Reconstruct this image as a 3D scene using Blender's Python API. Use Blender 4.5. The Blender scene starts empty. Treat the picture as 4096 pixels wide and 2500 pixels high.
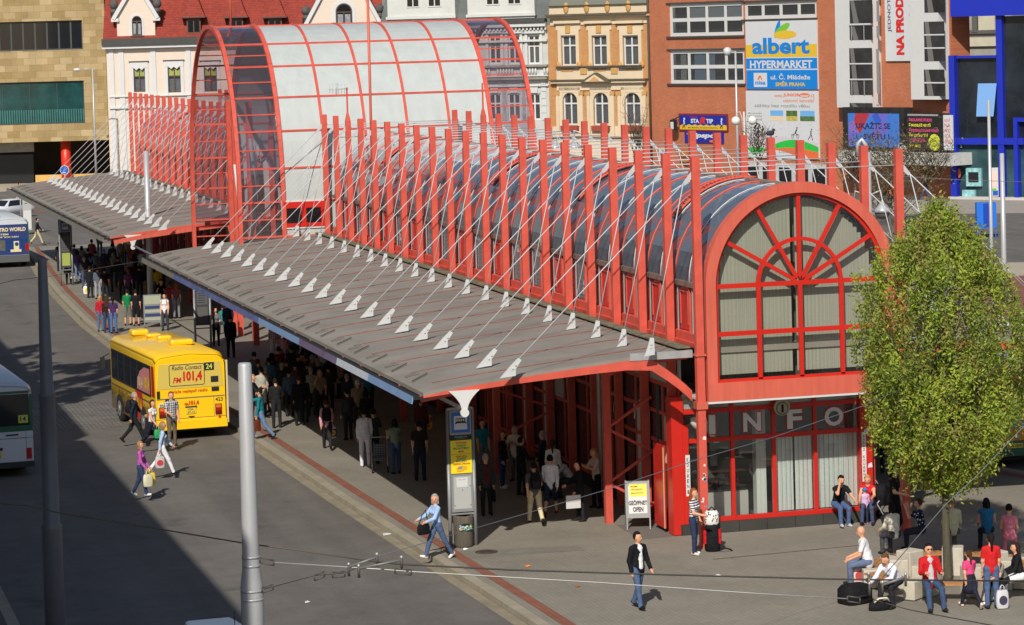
import bpy, bmesh, math, random
import numpy as np
from mathutils import Vector, Matrix
rng = random.Random(7)
S = bpy.context.scene
COL = S.collection
pi = math.pi
# ---------------------------------------------------------------- camera
F_PX, CAM_H, PPX, PPY = 11500.0, 13.7, 2048.0, 650.0
ROLL, PITCH, YAW = 0.028, math.atan(552.4/11500.0), math.radians(15.13)
CR = Matrix.Rotation(-YAW,3,'Z') @ Matrix.Rotation(pi/2-PITCH,3,'X') @ Matrix.Rotation(-ROLL,3,'Z')
cam = bpy.data.cameras.new('camera'); cam_o = bpy.data.objects.new('camera', cam); COL.objects.link(cam_o)
cam_o.matrix_world = Matrix.Translation((0,0,CAM_H)) @ CR.to_4x4()
cam.sensor_width = 36.0; cam.sensor_fit = 'HORIZONTAL'; cam.lens = 36.0*F_PX/4096.0
cam.shift_y = -(1250-PPY)/4096.0
cam.clip_start = 1.0; cam.clip_end = 6000.0
S.camera = cam_o
# ---------------------------------------------------------------- world, sun, exposure
SUN_AZ, SUN_EL = math.radians(27), math.radians(38)      # azimuth of the light's travel, from +Y towards +X
w = bpy.data.worlds.new("World"); S.world = w; w.use_nodes = True
nt = w.node_tree; nt.nodes.clear()
sky = nt.nodes.new('ShaderNodeTexSky'); sky.sky_type='NISHITA'; sky.sun_disc=False
sky.sun_elevation = SUN_EL; sky.sun_rotation = SUN_AZ + pi
sky.air_density=1.0; sky.dust_density=1.2; sky.ozone_density=1.0
bg = nt.nodes.new('ShaderNodeBackground'); bg.inputs['Strength'].default_value = 0.076
wo = nt.nodes.new('ShaderNodeOutputWorld')
nt.links.new(sky.outputs[0], bg.inputs[0]); nt.links.new(bg.outputs[0], wo.inputs[0])
sun = bpy.data.lights.new('sun','SUN'); sun.energy=4.4; sun.angle=math.radians(0.55); sun.color=(1.0,0.93,0.82)
sun_o = bpy.data.objects.new('sun', sun); COL.objects.link(sun_o)
SD = Vector((math.sin(SUN_AZ)*math.cos(SUN_EL), math.cos(SUN_AZ)*math.cos(SUN_EL), -math.sin(SUN_EL)))
sun_o.rotation_euler = SD.to_track_quat('-Z','Y').to_euler()
S.view_settings.view_transform='Standard'; S.view_settings.look='None'
S.view_settings.exposure=0.0; S.view_settings.gamma=1.0; S.view_settings.use_curve_mapping=False
S.render.engine='CYCLES'
S.cycles.max_bounces=8; S.cycles.transparent_max_bounces=24
# ---------------------------------------------------------------- where a picture point lies in the place
def ray(px,py): return CR @ Vector(((px-PPX)/F_PX, -(py-PPY)/F_PX, -1.0))
O0 = Vector((0,0,CAM_H))
def G(px,py,z=0.0):                      # on the level z
    d=ray(px,py); return O0 + d*((z-CAM_H)/d.z)
def D(px,py,dep):                        # at a depth
    return O0 + ray(px,py)*dep
def ATY(px,py,Y): d=ray(px,py); return O0 + d*(Y/d.y)
def ATX(px,py,X): d=ray(px,py); return O0 + d*(X/d.x)
# ---------------------------------------------------------------- objects
WM = {}
def tag(o,label=None,cat=None,group=None,kind=None):
    if label: o['label']=label
    if cat: o['category']=cat
    if group: o['group']=group
    if kind: o['kind']=kind
    return o
def thing(name,label,cat,loc=(0,0,0),rz=0.0,group=None):
    o=bpy.data.objects.new(name,None); COL.objects.link(o); o.empty_display_size=0.3
    o.location=loc; o.rotation_euler=(0,0,rz)
    WM[o.name]=Matrix.Translation(Vector(loc)) @ Matrix.Rotation(rz,4,'Z')
    return tag(o,label,cat,group)
def wm(o): return WM.get(o.name, Matrix.Identity(4))
def copy_tree(o,parent=None):
    c=o.copy(); COL.objects.link(c); c.parent=parent
    for ch in list(o.children): copy_tree(ch,c)
    return c
class MB:
    def __init__(s): s.v=[]; s.f=[]; s.m=[]; s.sm=[]
    def add(s,vs,fs,m=0,smooth=False):
        b=len(s.v); s.v.extend([tuple(p) for p in vs])
        for f in fs: s.f.append(tuple(i+b for i in f)); s.m.append(m); s.sm.append(smooth)
        return s
    def box(s,x0,x1,y0,y1,z0,z1,m=0):
        vs=[(x0,y0,z0),(x1,y0,z0),(x1,y1,z0),(x0,y1,z0),(x0,y0,z1),(x1,y0,z1),(x1,y1,z1),(x0,y1,z1)]
        return s.add(vs,[(0,3,2,1),(4,5,6,7),(0,1,5,4),(1,2,6,5),(2,3,7,6),(3,0,4,7)],m)
    def bar(s,a,b,wx,wz,m=0,up=(0,0,1)):            # rectangular bar from a to b
        a=Vector(a); b=Vector(b); d=(b-a).normalized(); u=Vector(up)
        if abs(d.dot(u))>0.98: u=Vector((0,1,0))
        r=d.cross(u).normalized()*(wx/2); t=r.cross(d).normalized()*(wz/2)
        vs=[a-r-t,a+r-t,a+r+t,a-r+t,b-r-t,b+r-t,b+r+t,b-r+t]
        return s.add(vs,[(0,3,2,1),(4,5,6,7),(0,1,5,4),(1,2,6,5),(2,3,7,6),(3,0,4,7)],m)
    def quad(s,a,b,c,d,m=0): return s.add([a,b,c,d],[(0,1,2,3)],m)
    def poly(s,pts,m=0): return s.add(pts,[tuple(range(len(pts)))],m)
    def prism(s,pts,vec,m=0):                       # polygon pts (3d) extruded by vec
        n=len(pts); vec=Vector(vec); p=[Vector(q) for q in pts]
        vs=p+[q+vec for q in p]
        fs=[tuple(range(n))[::-1],tuple(range(n,2*n))]+[(i,(i+1)%n,n+(i+1)%n,n+i) for i in range(n)]
        return s.add(vs,fs,m)
    def tube(s,path,r,n=8,m=0,caps=True,smooth=True):
        P=[Vector(p) for p in path]; k=len(P)
        R=r if isinstance(r,(list,tuple)) else [r]*k
        vs=[];prev=None
        for i in range(k):
            d=(P[min(i+1,k-1)]-P[max(i-1,0)]).normalized()
            if prev is None:
                u=Vector((0,0,1)) if abs(d.z)<0.9 else Vector((1,0,0))
                a=d.cross(u).normalized()
            else: a=(prev-d*prev.dot(d)).normalized()
            prev=a; b=d.cross(a)
            for j in range(n):
                t=2*pi*j/n; vs.append(P[i]+(a*math.cos(t)+b*math.sin(t))*R[i])
        fs=[(i*n+j,i*n+(j+1)%n,(i+1)*n+(j+1)%n,(i+1)*n+j) for i in range(k-1) for j in range(n)]
        s.add(vs,fs,m,smooth)
        if caps:
            b=len(s.v)-len(vs)
            for f in (tuple(range(n))[::-1],tuple(range((k-1)*n,k*n))):
                s.f.append(tuple(i+b for i in f)); s.m.append(m); s.sm.append(False)
        return s
    def lathe(s,prof,c=(0,0,0),n=16,m=0):          # prof: (r,z) list
        c=Vector(c); return s.tube([c+Vector((0,0,z)) for r,z in prof],[max(r,1e-4) for r,z in prof],n,m)
    def ell(s,c,r,n=10,k=6,m=0,M=None):
        vs=[];c=Vector(c)
        for i in range(k+1):
            ph=pi*i/k
            for j in range(n):
                t=2*pi*j/n; p=Vector((r[0]*math.sin(ph)*math.cos(t),r[1]*math.sin(ph)*math.sin(t),r[2]*math.cos(ph)))
                if M is not None: p=M@p
                vs.append(c+p)
        fs=[(i*n+j,(i+1)*n+j,(i+1)*n+(j+1)%n,i*n+(j+1)%n) for i in range(k) for j in range(n)]
        return s.add(vs,fs,m,True)
    def loft(s,rings,m=0,smooth=True,caps=True):
        n=len(rings[0]); vs=[p for r in rings for p in r]
        fs=[(i*n+j,i*n+(j+1)%n,(i+1)*n+(j+1)%n,(i+1)*n+j) for i in range(len(rings)-1) for j in range(n)]
        s.add(vs,fs,m,smooth)
        if caps: s.add(rings[0],[tuple(range(n))[::-1]],m); s.add(rings[-1],[tuple(range(n))],m)
        return s
    def text(s,txt,x0,x1,z0,z1,y,m=0,bold=0.0,shear=0.0,M=None,thick=0.004):
        vs,fs=text_mesh(txt,bold,shear)
        if not vs: return s
        xs=[p[0] for p in vs]; zs=[p[1] for p in vs]
        ax,bx,az,bz=min(xs),max(xs),min(zs),max(zs)
        q=[]
        for p in vs:
            v=Vector((x0+(p[0]-ax)/(bx-ax+1e-9)*(x1-x0), y, z0+(p[1]-az)/(bz-az+1e-9)*(z1-z0)))
            q.append(M@v if M is not None else v)
        return s.add(q,fs,m)
    def build(s,name,mats,parent=None,local=False,bevel=0.0):
        me=bpy.data.meshes.new(name)
        v=s.v
        if parent is not None and not local:
            inv=wm(parent).inverted(); v=[tuple(inv@Vector(p)) for p in v]
        me.from_pydata(v,[],s.f)
        if not isinstance(mats,(list,tuple)): mats=[mats]
        for m in mats: me.materials.append(m)
        me.polygons.foreach_set('material_index',s.m); me.polygons.foreach_set('use_smooth',s.sm)
        me.update()
        o=bpy.data.objects.new(name,me); COL.objects.link(o)
        if parent is not None: o.parent=parent; WM[o.name]=wm(parent)
        if bevel:
            b=o.modifiers.new('bevel','BEVEL'); b.width=bevel; b.segments=2; b.limit_method='ANGLE'; b.angle_limit=math.radians(40)
        return o
_tc={}
def text_mesh(txt,bold=0.0,shear=0.0):
    k=(txt,bold,shear)
    if k not in _tc:
        cu=bpy.data.curves.new('txt','FONT'); cu.body=txt; cu.size=1.0; cu.offset=bold; cu.shear=shear; cu.resolution_u=3
        o=bpy.data.objects.new('txt',cu); COL.objects.link(o)
        dg=bpy.context.evaluated_depsgraph_get(); e=o.evaluated_get(dg); me=e.to_mesh()
        _tc[k]=([tuple(v.co) for v in me.vertices],[tuple(p.vertices) for p in me.polygons])
        e.to_mesh_clear(); bpy.data.objects.remove(o); bpy.data.curves.remove(cu)
    return _tc[k]
# ---------------------------------------------------------------- materials
_mc={}
def srgb(c): return tuple(((x/255)/12.92 if x/255<=0.04045 else ((x/255+0.055)/1.055)**2.4) for x in c)
def mat(name,col,rough=0.6,metal=0.0,var=0.0,scale=3.0,bump=0.0,spec=0.5,coat=0.0,streak=False,bscale=None):
    if name in _mc: return _mc[name]
    m=bpy.data.materials.new(name); m.use_nodes=True; n=m.node_tree.nodes; l=m.node_tree.links
    b=n['Principled BSDF']; b.inputs['Base Color'].default_value=(*col,1); b.inputs['Roughness'].default_value=rough
    b.inputs['Metallic'].default_value=metal; b.inputs['Specular IOR Level'].default_value=spec
    if coat: b.inputs['Coat Weight'].default_value=coat; b.inputs['Coat Roughness'].default_value=0.08
    if var or bump:
        tc=n.new('ShaderNodeTexCoord'); nz=n.new('ShaderNodeTexNoise'); nz.inputs['Scale'].default_value=scale
        nz.inputs['Detail'].default_value=6; nz.inputs['Roughness'].default_value=0.65
        src=tc.outputs['Object']
        if streak:
            mp=n.new('ShaderNodeMapping'); mp.inputs['Scale'].default_value=(3,3,0.25); l.new(src,mp.inputs['Vector']); src=mp.outputs[0]
        l.new(src,nz.inputs['Vector'])
        if var:
            mr=n.new('ShaderNodeMapRange'); mr.inputs[1].default_value=0.3; mr.inputs[2].default_value=0.7
            mr.inputs[3].default_value=1-var; mr.inputs[4].default_value=1+var; l.new(nz.outputs[0],mr.inputs[0])
            mx=n.new('ShaderNodeVectorMath'); mx.operation='SCALE'; mx.inputs[0].default_value=col; l.new(mr.outputs[0],mx.inputs['Scale'])
            l.new(mx.outputs[0],b.inputs['Base Color'])
        if bump:
            nb=n.new('ShaderNodeTexNoise'); nb.inputs['Scale'].default_value=bscale or scale*4; l.new(tc.outputs['Object'],nb.inputs['Vector'])
            bp=n.new('ShaderNodeBump'); bp.inputs['Strength'].default_value=bump; bp.inputs['Distance'].default_value=0.05
            l.new(nb.outputs[0],bp.inputs['Height']); l.new(bp.outputs[0],b.inputs['Normal'])
    _mc[name]=m; return m
def m_rgb(name,c,**k): return mat(name,srgb(c),**k)
def m_brick(name,c1,c2,mortar,bw=0.25,bh=0.08,ms=0.012,axes='xz',var=0.15,off=0.5,rough=0.8,nscale=0.6,bias=0.0):
    if name in _mc: return _mc[name]
    m=bpy.data.materials.new(name); m.use_nodes=True; n=m.node_tree.nodes; l=m.node_tree.links
    b=n['Principled BSDF']; b.inputs['Roughness'].default_value=rough; b.inputs['Specular IOR Level'].default_value=0.25
    tc=n.new('ShaderNodeTexCoord'); sp=n.new('ShaderNodeSeparateXYZ'); cb=n.new('ShaderNodeCombineXYZ')
    l.new(tc.outputs['Object'],sp.inputs[0])
    ix={'x':0,'y':1,'z':2}; l.new(sp.outputs[ix[axes[0]]],cb.inputs[0]); l.new(sp.outputs[ix[axes[1]]],cb.inputs[1])
    br=n.new('ShaderNodeTexBrick'); br.offset=off; br.inputs['Scale'].default_value=1.0
    br.inputs['Brick Width'].default_value=bw; br.inputs['Row Height'].default_value=bh; br.inputs['Mortar Size'].default_value=ms
    br.inputs['Color1'].default_value=(*c1,1); br.inputs['Color2'].default_value=(*c2,1); br.inputs['Mortar'].default_value=(*mortar,1)
    br.inputs['Bias'].default_value=bias
    l.new(cb.outputs[0],br.inputs['Vector'])
    nz=n.new('ShaderNodeTexNoise'); nz.inputs['Scale'].default_value=nscale; nz.inputs['Detail'].default_value=7; nz.inputs['Roughness'].default_value=0.7
    l.new(tc.outputs['Object'],nz.inputs['Vector'])
    mr=n.new('ShaderNodeMapRange'); mr.inputs[1].default_value=0.3; mr.inputs[2].default_value=0.7; mr.inputs[3].default_value=1-var; mr.inputs[4].default_value=1+var
    l.new(nz.outputs[0],mr.inputs[0])
    sc=n.new('ShaderNodeVectorMath'); sc.operation='SCALE'; l.new(br.outputs['Color'],sc.inputs[0]); l.new(mr.outputs[0],sc.inputs['Scale'])
    l.new(sc.outputs[0],b.inputs['Base Color'])
    _mc[name]=m; return m
def m_glass(name,tint,trans=0.5,rough=0.02,refl=0.15):
    # thin pane: tinted see-through mixed with mirror reflection, stronger at grazing angles
    if name in _mc: return _mc[name]
    m=bpy.data.materials.new(name); m.use_nodes=True; n=m.node_tree.nodes; l=m.node_tree.links; n.clear()
    out=n.new('ShaderNodeOutputMaterial'); tr=n.new('ShaderNodeBsdfTransparent'); tr.inputs[0].default_value=(*tint,1)
    df=n.new('ShaderNodeBsdfDiffuse'); df.inputs[0].default_value=(*[0.35*t for t in tint],1)
    m1=n.new('ShaderNodeMixShader'); m1.inputs[0].default_value=trans; l.new(df.outputs[0],m1.inputs[1]); l.new(tr.outputs[0],m1.inputs[2])
    gl=n.new('ShaderNodeBsdfGlossy'); gl.inputs['Roughness'].default_value=rough; gl.inputs[0].default_value=(0.9,0.93,1,1)
    ge=n.new('ShaderNodeNewGeometry'); dt=n.new('ShaderNodeVectorMath'); dt.operation='DOT_PRODUCT'
    l.new(ge.outputs['Normal'],dt.inputs[0]); l.new(ge.outputs['Incoming'],dt.inputs[1])
    def mth(op,a,b=None):
        q=n.new('ShaderNodeMath'); q.operation=op; q.use_clamp=False
        l.new(a,q.inputs[0]) if not isinstance(a,float) else setattr(q.inputs[0],'default_value',a)
        if b is not None: l.new(b,q.inputs[1]) if not isinstance(b,float) else setattr(q.inputs[1],'default_value',b)
        return q.outputs[0]
    fr=mth('POWER',mth('SUBTRACT',1.0,mth('ABSOLUTE',dt.outputs['Value'])),5.0)
    ad=n.new('ShaderNodeMath'); ad.operation='ADD'; ad.use_clamp=True; ad.inputs[1].default_value=refl+0.04; l.new(mth('MULTIPLY',fr,0.96),ad.inputs[0])
    m2=n.new('ShaderNodeMixShader'); l.new(ad.outputs[0],m2.inputs[0]); l.new(m1.outputs[0],m2.inputs[1]); l.new(gl.outputs[0],m2.inputs[2])
    l.new(m2.outputs[0],out.inputs[0]); _mc[name]=m; return m
RED=mat('red_paint',(0.60,0.098,0.068),rough=0.48,var=0.15,scale=2.2,spec=0.3,bump=0.04)
RED_D=mat('red_paint_faded',(0.58,0.12,0.08),rough=0.5,var=0.12,scale=2.0,spec=0.3,streak=True)
RED_B=mat('bright_red_paint',(0.55,0.022,0.014),rough=0.35,var=0.06,scale=1.0,spec=0.4)
STEEL=mat('galvanised_steel',(0.45,0.46,0.48),rough=0.4,metal=0.35,var=0.1,scale=4)
WHITE_ST=mat('white_painted_steel',(0.56,0.58,0.59),rough=0.45,var=0.08,scale=5)
ROD=mat('stay_rod_paint',(0.50,0.52,0.55),rough=0.45,var=0.06,scale=5)
BLACK=mat('black_rubber',(0.012,0.012,0.013),rough=0.7)
WHITE=mat('white_paint',(0.62,0.63,0.63),rough=0.4,var=0.03,scale=2)
DARKGL=mat('dark_window_glass',(0.012,0.014,0.017),rough=0.06,spec=0.6)
CONC=mat('concrete',(0.42,0.40,0.36),rough=0.9,var=0.15,scale=2.5,bump=0.15)
# ---------------------------------------------------------------- ground
def sheet(name,pts,z,m,label=None):
    mb=MB(); mb.poly([(x,y,z) for x,y in pts]); o=mb.build(name,m); o['kind']='structure'; return o
def m_asphalt():
    m=bpy.data.materials.new('asphalt'); m.use_nodes=True; n=m.node_tree.nodes; l=m.node_tree.links; b=n['Principled BSDF']
    b.inputs['Roughness'].default_value=0.85; b.inputs['Specular IOR Level'].default_value=0.3
    tc=n.new('ShaderNodeTexCoord')
    def nz(s,d=6,r=0.6):
        q=n.new('ShaderNodeTexNoise'); q.inputs['Scale'].default_value=s; q.inputs['Detail'].default_value=d; q.inputs['Roughness'].default_value=r
        l.new(tc.outputs['Object'],q.inputs['Vector']); return q.outputs[0]
    def rng_(src,a,c):
        q=n.new('ShaderNodeMapRange'); q.inputs[1].default_value=0.3; q.inputs[2].default_value=0.7; q.inputs[3].default_value=a; q.inputs[4].default_value=c; l.new(src,q.inputs[0]); return q.outputs[0]
    def mul(a,c):
        q=n.new('ShaderNodeMath'); q.operation='MULTIPLY'; l.new(a,q.inputs[0]); l.new(c,q.inputs[1]); return q.outputs[0]
    f=mul(mul(rng_(nz(0.12,5),0.86,1.12),rng_(nz(9,4,0.8),0.9,1.1)),rng_(nz(0.9,8,0.75),0.84,1.12))
    mpp=n.new('ShaderNodeMapping'); mpp.inputs['Scale'].default_value=(.9,.05,1); l.new(tc.outputs['Object'],mpp.inputs['Vector']); qn=n.new('ShaderNodeTexNoise'); qn.inputs['Scale'].default_value=1.0; qn.inputs['Detail'].default_value=5; l.new(mpp.outputs[0],qn.inputs['Vector']); f=mul(f,rng_(qn.outputs[0],0.86,1.10))
    mu=n.new('ShaderNodeMapRange'); mu.inputs[1].default_value=0.62; mu.inputs[2].default_value=0.72; mu.inputs[3].default_value=1; mu.inputs[4].default_value=0.70
    l.new(nz(0.5,3),mu.inputs[0]); f=mul(f,mu.outputs[0])
    sc=n.new('ShaderNodeVectorMath'); sc.operation='SCALE'; sc.inputs[0].default_value=(0.150,0.140,0.130); l.new(f,sc.inputs['Scale']); l.new(sc.outputs[0],b.inputs['Base Color'])
    return m
ASPH=m_asphalt()
sheet('road',[(-3000,-200),(3000,-200),(3000,4000),(-3000,4000)],-0.14,ASPH)
PAVE=m_brick('grey_paving',(0.262,0.244,0.206),(0.240,0.224,0.189),(0.213,0.198,0.167),0.24,0.12,0.012,'yx',0.16,nscale=0.35)
# platform: a slab with a kerb along both sides
kl=[(17.75,40),(17.25,63.5),(16.75,82),(16.45,97.5),(16.0,120),(15.95,138),(16.4,155),(17.0,169),(18.2,190)]
kr=[(37.6,190),(36.3,110),(36.05,88),(36.1,80),(37.6,74.5),(42,68),(60,52),(60,40)]
mb=MB(); mb.poly([(x,y,0.0) for x,y in kl+kr]); o=mb.build('platform_pavement',PAVE); o['kind']='structure'
def strip(name,path,o0,o1,z,m,z0=None,side=1):
    # band along a path between offsets o0,o1 to its right
    mb=MB(); P=[Vector((x,y,0)) for x,y in path]; A=[];B=[]
    for i,p in enumerate(P):
        d=(P[min(i+1,len(P)-1)]-P[max(i-1,0)]).normalized(); r=Vector((d.y,-d.x,0))*side
        A.append(p+r*o0); B.append(p+r*o1)
    for i in range(len(P)-1):
        mb.quad((A[i].x,A[i].y,z),(B[i].x,B[i].y,z),(B[i+1].x,B[i+1].y,z),(A[i+1].x,A[i+1].y,z))
        if z0 is not None:
            mb.quad((A[i].x,A[i].y,z0),(A[i].x,A[i].y,z),(A[i+1].x,A[i+1].y,z),(A[i+1].x,A[i+1].y,z0))
    o=mb.build(name,m); o['kind']='structure'; return o
KERB=m_brick('kerb_stone',(0.34,0.305,0.235),(0.315,0.283,0.218),(0.22,0.195,0.15),1.0,4.0,0.012,'yx',0.15,nscale=1.2)
KDIRT=mat('gutter_strip',(0.25,0.218,0.157),rough=0.9,var=0.22,scale=1.5)
REDBR=m_brick('red_brick_strip',(0.27,0.112,0.075),(0.245,0.10,0.068),(0.18,0.085,0.062),0.24,0.12,0.01,'yx',0.15,nscale=1)
strip('kerb',kl,-0.02,0.26,0.006,KERB,-0.135)
strip('gutter_strip',kl,-0.34,-0.03,-0.134,KDIRT)
strip('red_brick_strip',kl,0.50,0.80,0.005,REDBR)
krr=kr[::-1]
strip('kerb',kr[:5],-0.02,0.28,0.006,KERB,-0.135)
strip('red_brick_strip',kr[:5],0.48,0.9,0.005,REDBR)
# tram-stone strip across the road behind the yellow bus, left pavement, far plaza
COB=m_brick('cobble_strip',(0.24,0.225,0.205),(0.17,0.16,0.145),(0.08,0.076,0.07),0.32,0.16,0.03,'xy',0.2,nscale=0.8)
a=G(440,1620,-0.14); b=G(1040/2.24,1240+830/2.24,-0.14)
sheet('cobble_strip',[(a.x-6,a.y-6),(16.3,a.y-6.5),(16.3,a.y+1),(a.x-6,a.y+2)],-0.136,COB)
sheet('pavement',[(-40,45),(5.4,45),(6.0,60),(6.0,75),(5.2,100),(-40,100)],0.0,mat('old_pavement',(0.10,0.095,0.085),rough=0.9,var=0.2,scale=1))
strip('kerb',[(5.4,45),(6.0,60),(6.0,75),(5.2,100)],-0.28,0.0,0.006,KERB,None)
mb=MB(); mb.quad((6.0,60,-0.14),(6.0,75,-0.14),(6.0,75,0.006),(6.0,60,0.006)); mb.quad((5.4,45,-0.14),(6.0,60,-0.14),(6.0,60,0.006),(5.4,45,0.006))
o=mb.build('kerb',KERB); o['kind']='structure'
BEIGE=mat('beige_plaza',(0.42,0.365,0.28),rough=0.9,var=0.12,scale=0.5)
def gp(px,py,z=-0.13): p=G(px,py,z); return (p.x,p.y)
sheet('plaza',[gp(3480,1060),gp(4300,1045),gp(4400,1190),gp(3480,1225)],-0.132,BEIGE)
sheet('plaza',[gp(3400,800),gp(4300,800),gp(4300,850),gp(3400,860)],-0.131,mat('grey_plaza',(0.33,0.30,0.265),rough=0.9,var=0.1,scale=0.5))
sheet('brick_path',[gp(3950,1110),gp(4400,1085),gp(4400,1290),gp(3900,1255)],-0.128,REDBR)
sheet('pavement',[gp(-600,740),gp(260,728),gp(420,722),gp(420,738),gp(130,760),gp(-600,800)],-0.13,BEIGE)
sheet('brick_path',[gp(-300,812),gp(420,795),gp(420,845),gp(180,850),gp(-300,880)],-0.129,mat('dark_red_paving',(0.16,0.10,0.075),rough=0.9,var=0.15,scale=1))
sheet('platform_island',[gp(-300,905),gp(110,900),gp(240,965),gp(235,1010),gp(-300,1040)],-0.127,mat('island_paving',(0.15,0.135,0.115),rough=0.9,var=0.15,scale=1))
# dark repair patches, drain line and cover on the near platform
PATCH=mat('dark_patch',(0.185,0.174,0.150),rough=0.9,var=0.15,scale=2)
sheet('paving_patch',[gp(1830,2240,0),gp(1830,2205,0),gp(2310,2182,0),gp(2345,2202,0),gp(2000,2222,0)],0.004,PATCH)
sheet('door_mat_paving',[gp(2465,2102,0),gp(2600,2085,0),gp(2690,2130,0),gp(2690,2145,0),gp(2560,2158,0)],0.005,mat('mat_stone',(0.15,0.142,0.128),rough=0.9,var=0.1,scale=3))
mb=MB(); c=G(1945,2208,0.006); mb.lathe([(0.30,0.0),(0.30,0.012),(0.25,0.014),(0.0,0.014)],c,24)
tag(mb.build('manhole_cover',mat('rusty_iron',(0.07,0.05,0.04),rough=0.8,var=0.3,scale=8)),'round rusty iron cover in the paving beside the front stop pillar','manhole cover')
a=G(2855,2237,0.006); b=G(3470,2178,0.006)
mb=MB(); mb.bar(a,b,0.05,0.012); o=mb.build('drain_line',mat('drain_rust',(0.11,0.08,0.05),rough=0.8,var=0.2,scale=4)); tag(o,'thin brown drain channel cut across the paving in front of the glass room','drain')
# ---------------------------------------------------------------- terminal wings
XC, Y0, SP, NC = 26.7, 70.27, 2.4, 21
HW = 2.82
ROOF=mat('canopy_roof_felt',(0.235,0.216,0.190),rough=0.85,var=0.2,scale=0.5,bump=0.05)
BLUEGL=m_glass('barrel_glass',(0.36,0.41,0.48),0.20,0.09,0.05)
PURPGL=m_glass('barrel_glass_clear',(0.50,0.47,0.54),0.55,0.06,0.07)
WHTGL=mat('barrel_white_sheet',(0.42,0.45,0.47),rough=0.25,var=0.08,scale=0.8,spec=0.6)
PALEGL=m_glass('pale_glass',(0.80,0.78,0.80),0.75,0.02,0.10)
SHOPGL=m_glass('shop_glass',(0.30,0.34,0.34),0.75,0.01,0.05)
BLIND=m_brick('beige_blind',(0.40,0.415,0.365),(0.375,0.39,0.342),(0.30,0.312,0.27),0.105,9.0,0.008,'xz',0.05,off=0.0)
BLINDW=m_brick('white_blind',(0.80,0.84,0.82),(0.77,0.81,0.79),(0.66,0.70,0.68),0.125,9.0,0.012,'xz',0.05,off=0.0)
GREYP=mat('grey_panel',(0.52,0.50,0.47),rough=0.7,var=0.06,scale=2)
PLINTH=m_brick('dark_plinth',(0.055,0.052,0.048),(0.045,0.043,0.04),(0.02,0.02,0.02),0.8,0.6,0.01,'xz',0.2)
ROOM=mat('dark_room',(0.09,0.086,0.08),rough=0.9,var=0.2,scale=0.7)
BATT=mat('weathered_batten',(0.16,0.155,0.13),rough=0.9,var=0.2,scale=5)
PROF=[(-10.10,4.43),(-9.6,4.52),(-8.7,4.64),(-7.7,4.74),(-6.7,4.84),(-5.6,4.94),(-4.7,5.02),(-4.1,5.07),(-2.93,5.13)]
def prof_z(x):
    for (a,za),(b,zb) in zip(PROF,PROF[1:]):
        if a<=x<=b: return za+(zb-za)*(x-a)/(b-a)
    return PROF[-1][1] if x>PROF[-1][0] else PROF[0][1]
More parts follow.
